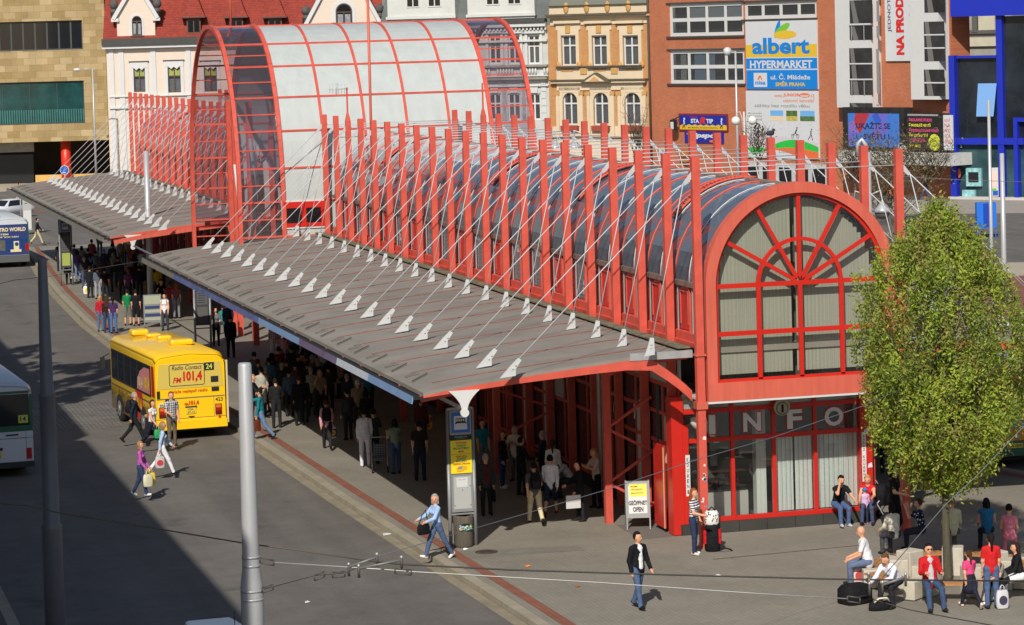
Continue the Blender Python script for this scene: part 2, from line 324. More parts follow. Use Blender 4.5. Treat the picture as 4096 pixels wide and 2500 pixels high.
def make_wing(base_y,label,near,c0,c1):
    """columns stand at local y = 0, 2.4 ... 48; canopy runs from c0 to c1"""
    W=thing('terminal_wing',label,'bus terminal',(XC,base_y,0))
    L=SP*(NC-1)
    def B(mb,name,m,par=W,bevel=0): return mb.build(name,m,par,local=True,bevel=bevel)
    # one column of each kind, copied
    def colmesh(mast):
        mb=MB(); mb.box(-.105,.105,-.09,.09,0,10.15 if not mast else 10.0)
        if mast:
            mb.loft([[(-.105,-.09,10.003),(.105,-.09,10.003),(.105,.09,10.003),(-.105,.09,10.003)],[(-.03,-.03,10.35),(.03,-.03,10.35),(.03,.03,10.35),(-.03,.03,10.35)],[(-.03,-.03,11.35),(.03,-.03,11.35),(.03,.03,11.35),(-.03,.03,11.35)]],smooth=False)
        return mb
    gm=MB()   # gusset plate
    gm.prism([(-.11,.006,9.78),(-.11,.006,9.58),(-.27,.006,9.43),(-.33,.006,9.46),(-.33,.006,9.51)],(0,-.012,0))
    lo=MB(); a=Vector((-.30,0,9.50)); b=Vector((-5.02+.12,0,prof_z(-7.84)+.42)); lo.tube([a,b],.0155,6)
    sh=MB(); zb=prof_z(-7.84); s0=Vector((-5.02,0,zb))
    sh.prism([(-5.36,.022,zb+.01),(-4.94,.022,zb+.05),(-4.94,.022,zb+.22),(-4.78,.022,zb+.44),(-4.86,.022,zb+.50),(-5.06,.022,zb+.32)],(0,-.044,0))
    for q in ((-5.02,.24),(-4.94,.33)): sh.tube([(q[0],-.022,zb+q[1]),(q[0],-.05,zb+q[1])],.028,8)
    so=MB(); so.tube([(-.33,0,9.46),(-1.27,0,prof_z(-4.1)+.45)],.014,6)
    sh2=MB(); z2=prof_z(-4.1)
    sh2.prism([(-1.50,.02,z2+.0),(-1.22,.02,z2+.03),(-1.22,.02,z2+.2),(-1.23,.02,z2+.46),(-1.33,.02,z2+.48),(-1.40,.02,z2+.24)],(0,-.04,0))
    for q in ((-1.33,.22),(-1.31,.31)): sh2.tube([(q[0],-.02,z2+q[1]),(q[0],-.045,z2+q[1])],.024,8)
    protos=None
    seam=[]
    for i in range(NC):
        for side in (-1,1):
            mast = near and ((side<0 and i==18) or (side>0 and i==18))
            if protos is None or mast:
                c=B(colmesh(mast),'column',RED); g=B(gm,'gusset',ROD,c)
                r=B(lo,'long_stay_rod',ROD); k=B(sh,'stay_shoe',WHITE_ST,r)
                r2=B(so,'short_stay_rod',ROD); k2=B(sh2,'stay_shoe',WHITE_ST,r2)
                trio=[c,r,r2]
                if not mast: protos=trio
            else:
                trio=[copy_tree(t,W) for t in protos]
            for t in trio:
                t.location=(side*HW,i*SP,0); t.rotation_euler=(0,0,0 if side<0 else pi)
    tie=MB(); tie.tube([(-HW,0,9.72),(HW,0,9.72)],.016,6); t0=B(tie,'cross_tie',ROD)
    for i in range(1,NC):
        t=copy_tree(t0,W); t.location=(0,i*SP,0)
    # canopies
    for side in (-1,1):
        f=(lambda x: x if side<0 else -x)
        mb=MB()
        ring=[(x,z) for x,z in PROF]+[(x,z-.09) for x,z in PROF[::-1]]
        pts0=[(f(x),c0,z) for x,z in ring]; mb.prism(pts0,(0,c1-c0,0),0)
        B(mb,'canopy_roof',ROOF)
        mb=MB()
        for (xa,za),(xb,zb2) in zip(PROF,PROF[1:]): mb.quad((f(xa),c0+.1,za-.094),(f(xb),c0+.1,zb2-.094),(f(xb),c1-.1,zb2-.094),(f(xa),c1-.1,za-.094))
        B(mb,'bounce_sheet',mat('bounce_sheet_pale',(0.78,0.76,0.72),rough=.8,var=.06,scale=1))  # pale sheet added under the roof to bounce light into the canopy shade
        for i in range(NC):      # red seams, battens lying on the felt
            y=i*SP-.92
            if c0<y<c1:
                mb=MB()
                for (xa,za),(xb,zb2) in zip(PROF[1:],PROF[2:]):
                    mb.bar((f(xa),y,za+.012),(f(xb),y,zb2+.012),.028,.02,0)
                B(mb,'roof_seam',mat('seam_red',(0.24,0.085,0.07),rough=0.8,var=0.35,scale=3))
        for i in range(NC):
            y=i*SP-.3
            if c0<y<c1-1.6:
                z=lambda x: prof_z(x)+.02
                mb=MB(); mb.bar((f(-9.95),y+.2,z(-9.95)+.03),(f(-9.35),y+.95,z(-9.35)+.03),.03,.03); B(mb,'snow_batten',BATT)
                mb=MB(); mb.bar((f(-9.9),y+1.2,z(-9.9)+.02),(f(-9.5),y+1.3,z(-9.5)+.05),.035,.03); B(mb,'snow_batten',BATT)
        # gutter and painted fascia on the outer edge
        mb=MB(); mb.box(*sorted((f(-10.34),f(-9.98))),c0,c1,4.27,4.30); mb.box(*sorted((f(-10.37),f(-10.34))),c0,c1,4.27,4.38)
        B(mb,'gutter',mat('black_gutter',(0.015,0.015,0.016),rough=0.6))
        mb=MB(); ms=[m_rgb('fascia_blue',(88,98,146),rough=.5,var=.35,scale=1.5),m_rgb('fascia_sky',(120,150,192),rough=.5,var=.1,scale=2),m_rgb('fascia_white',(190,198,210),rough=.5,var=.12,scale=3),m_rgb('fascia_mauve',(105,92,120),rough=.5,var=.35,scale=1.6),m_rgb('fascia_grey',(120,116,104),rough=.6,var=.2,scale=2)]
        segs=[(c0,c0+5.2,1),(c0+5.2,c0+9.4,2),(c0+9.4,c0+15,3),(c0+15,c0+22,1),(c0+22,c1-9,0),(c1-9,c1,4)] if near else [(c0,c1,4)]
        for ya,yb,mi in segs: mb.add([(f(-10.38),ya,4.36),(f(-10.38),yb,4.36),(f(-10.42),yb,4.17),(f(-10.42),ya,4.17),(f(-10.35),ya,4.36),(f(-10.35),yb,4.36),(f(-10.39),yb,4.17),(f(-10.39),ya,4.17)],[(0,1,2,3),(4,7,6,5),(0,4,5,1),(2,6,7,3),(0,3,7,4),(1,5,6,2)],mi)
        B(mb,'fascia',ms)
        mb=MB(); mb.bar((f(-3.12),max(c0,.1),5.19),(f(-3.12),c1-.3,5.19),.36,.03); B(mb,'moss_strip',mat('moss_grit',(0.17,0.155,0.10),rough=.95,var=.6,scale=4,bump=.6))
        # curved red end beam that drops to the first column
        top=[(x,z-.085) for x,z in PROF if x<=-4.7]+[(-4.03,4.95),(-3.6,4.65),(-3.3,4.41),(-3.1,4.23),(-2.93,4.06)]
        dep=[.04,.08,.12,.14,.17,.20,.24]+[.30,.29,.28,.28,.28]
        for y in ((c0-.02,) if near else (c0-.02,c1+.02)):
            mb=MB()
            for (p,dp),(q,dq) in zip(zip(top,dep),zip(top[1:],dep[1:])):
                mb.prism([(f(p[0]),y,p[1]),(f(q[0]),y,q[1]),(f(q[0]),y,q[1]-dq),(f(p[0]),y,p[1]-dp)],(0,.10,0))
            B(mb,'end_beam',RED)
        mb=MB(); mb.box(*sorted((f(-4.6),f(-2.9))),c0-.04,c0+.06,4.93,5.12); B(mb,'eaves_plate',STEEL)
        # roof beams beneath, one at each column
        for i in range(0,NC):
            y=i*SP+.6
            if y>c1-.3: break
            mb=MB()
            for (p,q) in zip(PROF[:-1:2],PROF[2::2]): mb.bar((f(p[0]),y+.12,p[1]-.19),(f(q[0]),y+.12,q[1]-.19),.1,.18)
            if i==0:
                bm=B(mb,'roof_beam',RED_D)
                base=bm
            else: B(mb,'roof_beam',RED_D)
        # strip light below the outer edge, with its brackets
        mb=MB(); xl=f(-9.05); mb.tube([(xl,c0+.5,3.95),(xl,c1-.5 if not near else c1+12.3,3.95)],.05,8); B(mb,'strip_light',WHITE_ST)
        for y in (c0-.075,):
            mb=MB(); P=[]
            for t in range(7):
                u=t/6; P.append((u,.34*(1-u)**2.0+.07))
            zt,zb_=prof_z(-9.05)-.15,3.90
            left=[(xl-wd,y,zt-(zt-zb_)*u) for u,wd in P]; right=[(xl+wd,y,zt-(zt-zb_)*u) for u,wd in P][::-1]
            mb.prism(left+right,(0,.05,0)); mb.tube([(xl,y-.02,3.87),(xl,y+.09,3.87)],.11,14); B(mb,'light_bracket',WHITE)
    # glazed barrel roof
    R,zc=2.52,6.76; y1=L-.2
    gl=MB(); N=20
    step=1.2
    ny=int((y1-.15)/step)
    def arc(r,y,a0=0.0,a1=pi,n=N): return [(-r*math.cos(a0+(a1-a0)*k/n),y,zc+r*math.sin(a0+(a1-a0)*k/n)) for k in range(n+1)]
    A=arc(R,.15); Bq=arc(R,y1)
    zones=((.15,21.0,BLUEGL,BLUEGL),(21.0,27.2,PURPGL,PURPGL),(27.2,y1,WHTGL,PURPGL)) if near else ((.15,y1,PURPGL,PURPGL),)
    for ya,yb,mu_,ml_ in zones:
        A=arc(R,ya); Bq=arc(R,yb); lo_=MB(); gl=MB()
        for k in range(N): (lo_ if k<6 or k>=N-6 else gl).add([A[k],A[k+1],Bq[k+1],Bq[k]],[(0,1,2,3)],0,True)
        B(gl,'barrel_glass',mu_); B(lo_,'barrel_side_glass',ml_)
    for j in range(ny+1):
        y=.35+j*step
        if y>y1: break
        mb=MB(); mb.tube(arc(R+.01,y,0,pi,28),.024 if j%2==0 else .015,6)
        B(mb,*(('red_rib',RED) if j%2==0 else ('white_rib',WHITE_ST)))
    # ladder-like vents let into the left slope
    for yv in ((4.0,13.2,23.4,40.2) if near else (8,22,36)):
        mb=MB(); a0,a1=math.radians(38),math.radians(97); n=22
        for dy in (0,.46):
            P=arc(R+.07,yv+dy,a0,a1,n); mb.tube(P,.03,5,0)
        P0=arc(R+.07,yv,a0,a1,n); P1=arc(R+.07,yv+.46,a0,a1,n)
        for k in range(n): mb.tube([P0[k],P1[k]],.018,5,0)
        for k in range(n):
            mb.tube([P0[k],P1[k+1]] if k%2 else [P1[k],P0[k+1]],.014,5,0)
        Q0=arc(R+.025,yv,a0,a1,n); Q1=arc(R+.025,yv+.46,a0,a1,n)
        for k in range(n): mb.add([Q0[k],Q0[k+1],Q1[k+1],Q1[k]],[(0,1,2,3)],1)
        B(mb,'roof_vent',[RED,mat('vent_mesh',(0.30,0.27,0.25),rough=0.9,var=0.4,scale=9)])
    mb=MB(); mb.bar((0.0,.2,zc+R+.03),(0.0,y1,zc+R+.03),.12,.06); B(mb,'ridge_rail',mat('weathered_rail',(0.32,0.22,0.18),rough=.8,var=.3,scale=3))
    # side walls under the barrel (upper band) and floor of the upper storey
    for side in (-1,1):
        x=side*R
        mb=MB(); mb.bar((x+side*.03,.15,6.72),(x+side*.03,y1,6.72),.12,.13); B(mb,'eaves_rail',mat('brown_rail',(0.20,0.14,0.12),rough=.7,var=.2,scale=3))
        mb=MB(); mb.bar((x+side*.05,.15,5.33),(x+side*.05,y1,5.33),.16,.24); mb.bar((x+side*.12,.15,5.19),(x+side*.12,y1,5.19),.20,.1)
        B(mb,'sill_beam',RED)
        for j in range(int(y1/1.2)):
            pn=MB(); fr=MB(); gp_=MB()
            ya=.35+j*1.2; yb=ya+1.2
            if yb>y1: break
            fr.bar((x+side*.01,ya,5.45),(x+side*.01,ya,6.66),.06,.07,0)
            fr.bar((x+side*.02,ya+.95,5.45),(x+side*.02,ya+.95,6.66),.03,.04,1)
            if j<8 or j%5 in (1,2): 
                pn.box(*sorted((x-side*.06,x-side*.02)),ya+.06,ya+.92,5.47,6.64)
                fr.bar((x,ya+.18,5.62),(x,ya+.18,6.5),.03,.05,0); fr.bar((x,ya+.80,5.62),(x,ya+.80,6.5),.03,.05,0); fr.bar((x,ya+.18,6.5),(x,ya+.80,6.5),.05,.03,0)
            else: gp_.box(*sorted((x-side*.05,x-side*.02)),ya+.05,yb-.05,5.47,6.64)
            B(fr,'window_bar',[RED,STEEL])
            if pn.v: B(pn,'red_panel',RED_B)
            else: B(gp_,'side_pane',PALEGL)
    mb=MB(); mb.box(-R+.07,R-.07,.3,y1,5.0,5.15); B(mb,'upper_floor',mat('upper_floor',(0.30,0.28,0.26),rough=.9,var=.1,scale=1))
    mb=MB(); mb.box(-.9,.9,6,y1-.3,5.155,7.3); B(mb,'inner_partition',mat('inner_white',(0.62,0.60,0.58),rough=.8,var=.08,scale=.6))
    # ground floor shops along both sides: red posts are the columns, glass and panels between
    for side in (-1,1):
        x=side*(HW-.16)
        for i in range(NC-1):
            gl=MB(); fr=MB(); pn=MB(); pl=MB()
            ya=i*SP+(.1 if i else 2.1); yb=(i+1)*SP-.1
            for z in (.42,2.25,3.05,3.85): fr.box(*sorted((x-.04,x+.04)),ya,yb,z-.05,z+.05)
            fr.box(*sorted((x-.045,x+.045)),(ya+yb)/2-.04,(ya+yb)/2+.04,.42,3.9)
            pn.box(*sorted((x-.02,x+.02)),ya,yb,3.9,4.9,0)
            k=(i*7+3)%5
            if k in (0,2): pn.box(*sorted((x-.018,x+.022)),ya,(ya+yb)/2-.04,.47,3.0,1)
            if k==3: pn.box(*sorted((x-.018,x+.022)),(ya+yb)/2+.04,yb,2.3,3.8,0)
            gl.box(*sorted((x-.008,x+.008)),ya,yb,.42,3.85)
            pl.box(*sorted((x-.06,x+.06)),ya,yb,0,.37)
            B(gl,'shop_pane',SHOPGL); B(fr,'shop_frame',RED); B(pn,'shop_panel',[GREYP,mat('cream_panel',(0.62,0.59,0.54),rough=.7,var=.06,scale=2)]); B(pl,'plinth',PLINTH)
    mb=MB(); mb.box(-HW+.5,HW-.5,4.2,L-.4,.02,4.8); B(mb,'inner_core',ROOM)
    # lattice frames between a post and the wall under the left canopy
    for fy in (4.5,14.1,26.9,36.8,45.0):
        mb=MB(); xo=-4.6 if fy>5 else -4.02; xi=-2.72; h=4.15
        mb.box(xo-.10,xo+.10,fy-.09,fy+.09,0,h)
        mb.bar((xo,fy,h-.1),(xi,fy,h+.6),.10,.16)
        zs=[.4,1.1,1.9,2.6,3.4]
        for k,(za,zb_) in enumerate(zip(zs,zs[1:])): mb.bar((xo if k%2 else xi,fy,za),(xi if k%2 else xo,fy,zb_),.07,.07)
        B(mb,'lattice_frame',RED)
    # downpipe
    for yp in ((7.2,),(31,)):
        mb=MB(); mb.tube([(-4.7,yp[0],4.55),(-3.5,yp[0],4.5),(-3.4,yp[0],4.4),(-3.4,yp[0],.05)],.06,8); B(mb,'downpipe',STEEL)
    return W
near=make_wing(Y0,'near wing of the red bus terminal with the glazed barrel roof and fan window','n',0.36,50.0)
far=make_wing(130.88,'far wing of the red bus terminal beyond the white vault','',2.2,50.6)
def LW(o): return wm(o)
# ---------- fan-window front of the near wing
def front():
    W=near
    def B(mb,name,m,par=W): return mb.build(name,m,par,local=True)
    zc=6.76; y=0.0
    def ringpts(r,n=40,a0=0,a1=pi): return [(r*math.cos(a0+(a1-a0)*k/n),zc+r*math.sin(a0+(a1-a0)*k/n)) for k in range(n+1)]
    def arcband(mb,r0,r1,ya,yb,m=0,n=40,a0=0,a1=pi):
        P=ringpts(r0,n,a0,a1); Q=ringpts(r1,n,a0,a1)
        for k in range(n):
            mb.prism([(P[k][0],ya,P[k][1]),(Q[k][0],ya,Q[k][1]),(Q[k+1][0],ya,Q[k+1][1]),(P[k+1][0],ya,P[k+1][1])],(0,yb-ya,0),m)
    mb=MB(); arcband(mb,2.36,2.64,-.10,.22)
    mb.box(-2.64,-2.36,-.10,.22,4.27,zc); mb.box(2.36,2.64,-.10,.22,4.27,zc); mb.box(-2.64,2.64,-.12,.22,3.80,4.27)
    B(mb,'arch_frame',RED_D)
    mb=MB(); mb.box(-2.66,2.66,-.14,2.0,3.745,3.795); B(mb,'white_soffit_edge',WHITE)
    mb=MB(); t=.055
    arcband(mb,2.28,2.36,.0,.10); arcband(mb,1.10,1.20,.0,.09)
    mb.box(-2.36,-2.28,.0,.10,4.27,zc); mb.box(2.28,2.36,.0,.10,4.27,zc)
    for x in (-1.15,0,1.15): mb.box(x-t,x+t,.0,.085,4.30,zc-.06)
    for z in (zc,5.52): mb.box(-2.28,2.28,.002,.088,z-.06,z+.06)
    mb.box(-2.28,2.28,.0,.09,4.272,4.34)
    for ang in (30,60,90,120,150):
        a=math.radians(ang); c,s=math.cos(a),math.sin(a); n=Vector((-s,0,c))*.052
        p=Vector((c*.12,0,zc+s*.12)); q=Vector((c*2.29,0,zc+s*2.29))
        mb.prism([p-n+Vector((0,.003,0)),p+n+Vector((0,.003,0)),q+n+Vector((0,.003,0)),q-n+Vector((0,.003,0))],(0,.08,0))
    B(mb,'fan_window_bar',RED_B)
    mb=MB(); P=[(2.3*math.cos(pi*k/40),.05,zc+2.3*math.sin(pi*k/40)) for k in range(41)]
    mb.poly([(2.3,.05,4.3)]+P+[(-2.3,.05,4.3)]); B(mb,'fan_window_pane',m_glass('front_glass',(0.90,0.92,0.88),0.98,0.01,0.04))
    # blinds hang in strips a little behind the glass, one strip open
    mb=MB()
    for xa,xb in ((-2.3,-.12),(.0,2.3)):
        n=int((xb-xa)/.105)
        for k in range(n):
            x0=xa+k*(xb-xa)/n; x1=xa+(k+1)*(xb-xa)/n
            xm=max(abs(x0),abs(x1)); zt=zc+math.sqrt(max(0.02,2.22**2-xm*xm)) if xm<2.22 else zc
            mb.quad((x0,.36,4.42),(x1,.367,4.42),(x1,.367,zt),(x0,.36,zt))
    B(mb,'blind',BLIND)
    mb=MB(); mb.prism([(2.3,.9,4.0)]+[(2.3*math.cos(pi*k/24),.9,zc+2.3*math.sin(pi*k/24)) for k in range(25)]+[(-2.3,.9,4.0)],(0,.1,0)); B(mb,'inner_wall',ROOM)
    # ground floor glass room, set back under the overhang
    yg=1.95
    def X(px): return ATY(px,1700,Y0+yg).x-XC
    mb=MB()
    xs=[X(2735)-.02,X(2926),X(3092),X(3257),X(3447)]
    xl,xr=-3.03,2.66
    mb.box(xl,xl+.34,yg-.1,yg+.34,.02,3.70); mb.box(xl+.30,xl+.46,yg-.13,yg+.1,.3,2.95,)
    mb.box(xr-.34,xr,yg-.12,yg+.3,.02,3.70)
    for x in xs[1:4]: mb.box(x-.05,x+.05,yg-.06,yg+.06,.30,3.70)
    for z in (.36,2.50,3.28): mb.box(xl+.34,xr-.34,yg-.05,yg+.05,z-.06,z+.06)
    B(mb,'glass_room_frame',RED_B)
    mb=MB(); mb.box(xl+.34,xr-.34,yg-.01,yg+.01,.36,3.7); B(mb,'glass_room_pane',m_glass('room_glass',(0.90,0.92,0.91),0.98,0.01,0.015))
    mb=MB(); mb.box(xl+.2,xr,yg-.12,yg+.12,0,.295); B(mb,'plinth',PLINTH)
    mb=MB(); mb.box(xl+.34,xr-.3,yg+.03,yg+.05,3.35,3.74); B(mb,'soffit_panel',mat('soffit_grey',(0.5,0.48,0.45),rough=.8,var=.1,scale=2))
    mb=MB()
    for xa,xb in ((xs[2]+.05,xs[3]-.02),(xs[3]+.06,xs[4]-.06)):
        n=9
        for k in range(n):
            x0=xa+k*(xb-xa)/n; x1=xa+(k+1)*(xb-xa)/n-.006
            if xa==xs[2]+.05 and k==4: x1=x0+.07
            mb.quad((x0,yg+.18,.42),(x1,yg+.19,.42),(x1,yg+.19,2.46),(x0,yg+.18,2.46))
    mb.box(xs[2]-.36,xs[2]-.08,yg+.4,yg+.68,.3,3.6)
    B(mb,'blind',BLINDW)
    mb=MB(); mb.box(xs[0]+.3,xs[2]-.5,yg+.7,yg+1.3,.05,.95,0); mb.box(xs[0]+.35,xs[2]-.55,yg+.75,yg+1.2,.953,1.1,1)
    for k in range(5): mb.tube([(xs[0]+.6+k*.3,yg+.9,1.105),(xs[0]+.6+k*.3,yg+.9,1.3)],.05,8,2)
    B(mb,'counter',[GREYP,DARKGL,m_rgb('counter_goods',(150,60,50),rough=.5)])
    mb=MB(); mb.box(xl+.3,xr-.1,yg+2.0,yg+2.1,.0,3.8); mb.box(xl+.3,xr-.1,yg+.1,yg+2.0,.0,.03); B(mb,'inner_wall',ROOM)
    LET=mat('letter_grey',(0.62,0.68,0.70),rough=.5,var=.04,scale=3)
    for ch,px0,px1 in (('I',2834,2860),('N',2972,3043),('F',3148,3207),('O',3298,3372)):
        mb=MB(); a=X(px0); b=X(px1); mb.text(ch,a-.03,b+.03,2.62,3.19,yg-.022,1,bold=.05); mb.text(ch,a,b,2.65,3.16,yg-.028,0,bold=.03); B(mb,'sign_letter',[LET,RED_B])
    # stickers saying KOURENI / ZAKAZ KOURENI on the posts
    STK=[mat('sticker_white',(0.7,0.7,0.7),rough=.5),mat('sticker_ink',(0.03,0.03,0.06),rough=.5)]
    for x,txt,z0,z1 in ((xl+.42,'KOUŘENÍ',1.05,2.15),(xr-.25,'ZÁKAZ KOUŘENÍ',1.1,2.45)):
        mb=MB(); yy=yg-.135; mb.box(x-.06,x+.06,yy-.004,yy,z0,z1,0)
        n=len(txt)
        for k,ch in enumerate(txt):
            if ch==' ': continue
            zt=z1-.05-(k+.9)*(z1-z0-.1)/n; mb.text(ch,x-.03,x+.03,zt,zt+.75*(z1-z0-.1)/n,yy-.006,1,bold=.02)
        B(mb,'sticker',STK)
    # round lamp shades under the overhang
    mb=MB()
    mb.lathe([(0.0,0),(0.21,-.02),(0.23,-.16),(.12,-.30),(0.0,-.33)],(xl+.62,yg-.55,3.2),14); B(mb,'lamp_shade',mat('lamp_cream',(0.6,0.58,0.5),rough=.5))
    mb=MB(); mb.tube([(X(3117),yg-.2,3.28),(X(3117),yg-.26,3.28)],.23,20,0); mb.tube([(X(3117),yg-.262,3.25),(X(3117),yg-.268,3.25)],.17,20,1); mb.tube([(X(3117),yg-.27,3.25),(X(3117),yg-.274,3.25)],.15,20,0); mb.text('i',X(3117)-.04,X(3117)+.04,3.14,3.36,yg-.28,1,bold=.06)
    B(mb,'info_disc',[mat('disc_tan',(0.40,0.36,0.28),rough=.6),BLACK])
    # red door standing open and green notice at the left corner
    mb=MB(); mb.box(xl-.06,xl-.02,yg+.45,yg+1.35,.12,2.35,0); mb.box(xl-.075,xl-.06,yg+.45,yg+.5,.12,2.3,1); B(mb,'door',[RED_B,mat('door_edge',(0.6,0.45,0.25),rough=.6)])
    R3=random.Random(11)
    for s,n_ in ((-1,9),(1,4)):
        for k in range(n_):
            z=R3.uniform(.9,2.9); x=s*HW+R3.uniform(-.05,.05); w=R3.uniform(.025,.06); hh=R3.uniform(.02,.07)
            mb=MB(); mb.poly([(x-w,-.094,z-hh*.6),(x+w*.8,-.094,z-hh),(x+w,-.094,z+hh*.7),(x-w*.2,-.094,z+hh),(x-w*.9,-.094,z+hh*.5)]); B(mb,'sticker',[mat('sticker_white',(0.7,0.7,0.7),rough=.5),mat('sticker_blue',(0.15,0.3,0.5),rough=.5)][k%4==3])
    for k in range(5):
        z=R3.uniform(1.0,2.6); x=xr-.17+R3.uniform(-.1,.1); w=R3.uniform(.04,.08); mb=MB(); mb.poly([(x-w,yg-.125,z-w),(x+w,yg-.125,z-w*.8),(x+w*.7,yg-.125,z+w),(x-w*.6,yg-.125,z+w*.6)]); B(mb,'sticker',mat('sticker_white',(0.7,0.7,0.7),rough=.5))
    # column clamps on the two front columns
    for s in (-1,1):
        mb=MB(); mb.box(s*HW-.15,s*HW+.15,-.14,.14,3.62,3.80,0)
        for dz in (.03,.10,.16): mb.box(s*HW-.16,s*HW+.16,-.06,-.02,3.62+dz,3.64+dz,1)
        mb.box(s*HW-.14,s*HW+.14,-.13,.13,5.0,5.05,0); B(mb,'column_clamp',[RED_D,BLACK])
    p=ATX(2636,1858,XC-2.98); mb=MB(); o_=XC; x=-2.98; yy=p.y-Y0; zz=p.z
    mb.box(x-.012,x,yy-.35,yy+.35,zz-.14,zz+.14,0)
    MM=Matrix.Translation((x-.014,yy,zz)) @ Matrix.Rotation(-pi/2,4,'Z')
    for k,w_ in enumerate((.20,.08,.22)): mb.box(x-.0135,x-.0125,yy-.05-w_,yy-.05+w_*.4,zz+.05-.075*k,zz+.085-.075*k,1)
    mb.ell((x-.014,yy+.24,zz),(.006,.07,.08),8,5,1); B(mb,'green_notice',[m_rgb('notice_leaf_green',(30,140,70),rough=.5),m_rgb('notice_lemon',(225,215,70),rough=.5)])
front()
# ---------------------------------------------------------------- white vault between the wings
def vault():
    V=thing('entrance_vault','white barrel vault with red hoops crossing above the bus terminal','vault',(XC,124.9,0))
    def B(mb,name,m): return mb.build(name,m,V,local=True)
    hy,z0,zt=6.35,6.2,13.95
    def pf(a):
        c,s=math.cos(a),math.sin(a); e=0.92
        return (-hy*math.copysign(abs(c)**e,c), z0+(zt-z0)*abs(s)**e)
    xs=[-6.45+1.843*k for k in range(8)]
    angs=[pi*k/36 for k in range(37)]
    prof=[(-hy,3.4),(-hy,5.0)]+[pf(a) for a in angs]+[(hy,5.0),(hy,3.4)]
    for i,x in enumerate(xs):
        mb=MB(); r=.085 if i in (0,1,6,7) else .05
        for (a,b) in zip(prof,prof[1:]): mb.bar((x,a[0],a[1]),(x,b[0],b[1]),r*2,r*2,0,up=(1,0,0))
        B(mb,'hoop',RED)
    # purlin lines
    zs=[13.15,12.2,10.9,9.5,7.95,6.55,5.1]
    def y_at(z):
        if z<=z0: return hy
        s=((z-z0)/(zt-z0))**(1/.92); return hy*(max(0,1-s*s)**.5)**.92
    for side in (-1,1):
        for z in zs:
            mb=MB(); mb.bar((xs[0],side*y_at(z),z),(xs[-1],side*y_at(z),z),.07,.08); B(mb,'purlin',RED)
        for za,zb in zip(zs,zs[1:]+[3.6]):
            z=(za+zb)/2; mb=MB(); 
            for xa,xb in ((xs[0],xs[1]),(xs[6],xs[7])): mb.bar((xa,side*y_at(z),z),(xb,side*y_at(z),z),.05,.05)
            B(mb,'glazing_bar',RED)
    mb=MB(); mb.bar((xs[0],0,zt),(xs[-1],0,zt),.08,.06); B(mb,'ridge_bar',RED)
    P=prof
    def skin(mb,xa,xb,zmin,off=-.02):
        for (a,b) in zip(P,P[1:]):
            if min(a[1],b[1])<zmin-.01: continue
            mb.add([(xa,a[0],a[1]+off),(xa,b[0],b[1]+off),(xb,b[0],b[1]+off),(xb,a[0],a[1]+off)],[(0,1,2,3)],0,True)
    wp=mat('vault_white',(0.455,0.495,0.495),rough=.5,var=.07,scale=.8,streak=True)
    for k in range(1,6):
        mb=MB(); skin(mb,xs[k],xs[k+1],4.9); B(mb,'white_panel',wp)
    for k in (0,6):
        mb=MB(); skin(mb,xs[k],xs[k+1],4.9); B(mb,'glass_panel',m_glass('vault_glass',(0.64,0.55,0.60),0.85,0.02,0.06))
    # wall below the white panels with a red window facing the near canopy
    def XX(px,py): return ATY(px,py,124.9-hy).x-XC, ATY(px,py,124.9-hy).z
    xa,za=XX(1130,915); xb,zb=XX(1300,800); y=-hy-.03
    mb=MB(); mb.box(xa-.02,xb+.02,y-.03,y,za-.02,zb+.06,1); mb.box(xa+.05,xb-.05,y-.05,y-.031,za+.05,zb-.02,0)
    B(mb,'window_frame',[RED_B,WHITE])
    mb=MB(); w=(xb-xa)
    for u in (.10,.55): mb.box(xa+w*u,xa+w*(u+.34),y-.056,y-.051,za+.22,zb-.28)
    B(mb,'window_pane',DARKGL)
    # bent white tubes and cloth hanging inside the left end
    mb=MB(); mb.tube([(-5.6,-4.5,9.2),(-5.5,-4.2,8.2),(-5.4,-4.1,7.0),(-5.5,-4.4,5.8),(-5.9,-4.9,4.6)],[.09,.12,.10,.12,.08],8)
    mb.tube([(-5.2,-3.2,8.8),(-5.1,-3,7.2),(-5.2,-3.1,5.4)],.06,8); mb.tube([(-5.9,-2.2,8.0),(-5.7,-2.2,5.6)],.08,8); B(mb,'hanging_tube',WHITE_ST)
    # clustered red lattice posts inside
    for j,(x,yy) in enumerate(((-5.0,-1.0),(-4.7,1.0),(-5.0,3.0),(-4.9,5.0))):
        mb=MB(); mb.box(x-.12,x+.12,yy-.1,yy+.1,0,10.6)
        for k in range(7): mb.bar((x,yy,1.5+1.2*k),(x+(.9 if k%2 else -.0),yy+(1.0 if k%2==0 else 0),2.4+1.2*k),.08,.08)
        B(mb,'lattice_post',RED)
    mb=MB(); p=ATY(1484,560,109.6); q=ATY(1470,-40,109.6); inv=109.6-124.9; mb.tube([(p.x-XC,inv,4.9),(q.x-XC,inv,q.z+1)],.055,8); B(mb,'flag_mast',RED_D)
    mb=MB(); p=ATY(921,105,126); mb.tube([(p.x-XC,.9,zt-.2),(p.x-XC,.9,zt+3)],.055,8); B(mb,'flag_mast',RED_D)
vault()
# aerial on the left mast of the near wing
c=Vector((XC-HW,Y0+18*SP,11.3)); mb=MB(); mb.tube([c+Vector((-.75,-.1,-.02)),c+Vector((.05,-.05,0))],.012,5)
for k in range(6): mb.tube([c+Vector((-.72+.12*k,-.1,-.2 if k else -.15)),c+Vector((-.72+.12*k,-.1,.2))],.008,5)
mb.tube([c+Vector((-.45,-.1,-.22)),c+Vector((-.40,-.1,-.22)),c+Vector((-.40,-.1,.22)),c+Vector((-.45,-.1,.22)),c+Vector((-.45,-.1,-.22))],.012,5)
tag(mb.build('aerial',STEEL),'small rod aerial clamped to the pointed mast among the left columns','aerial')
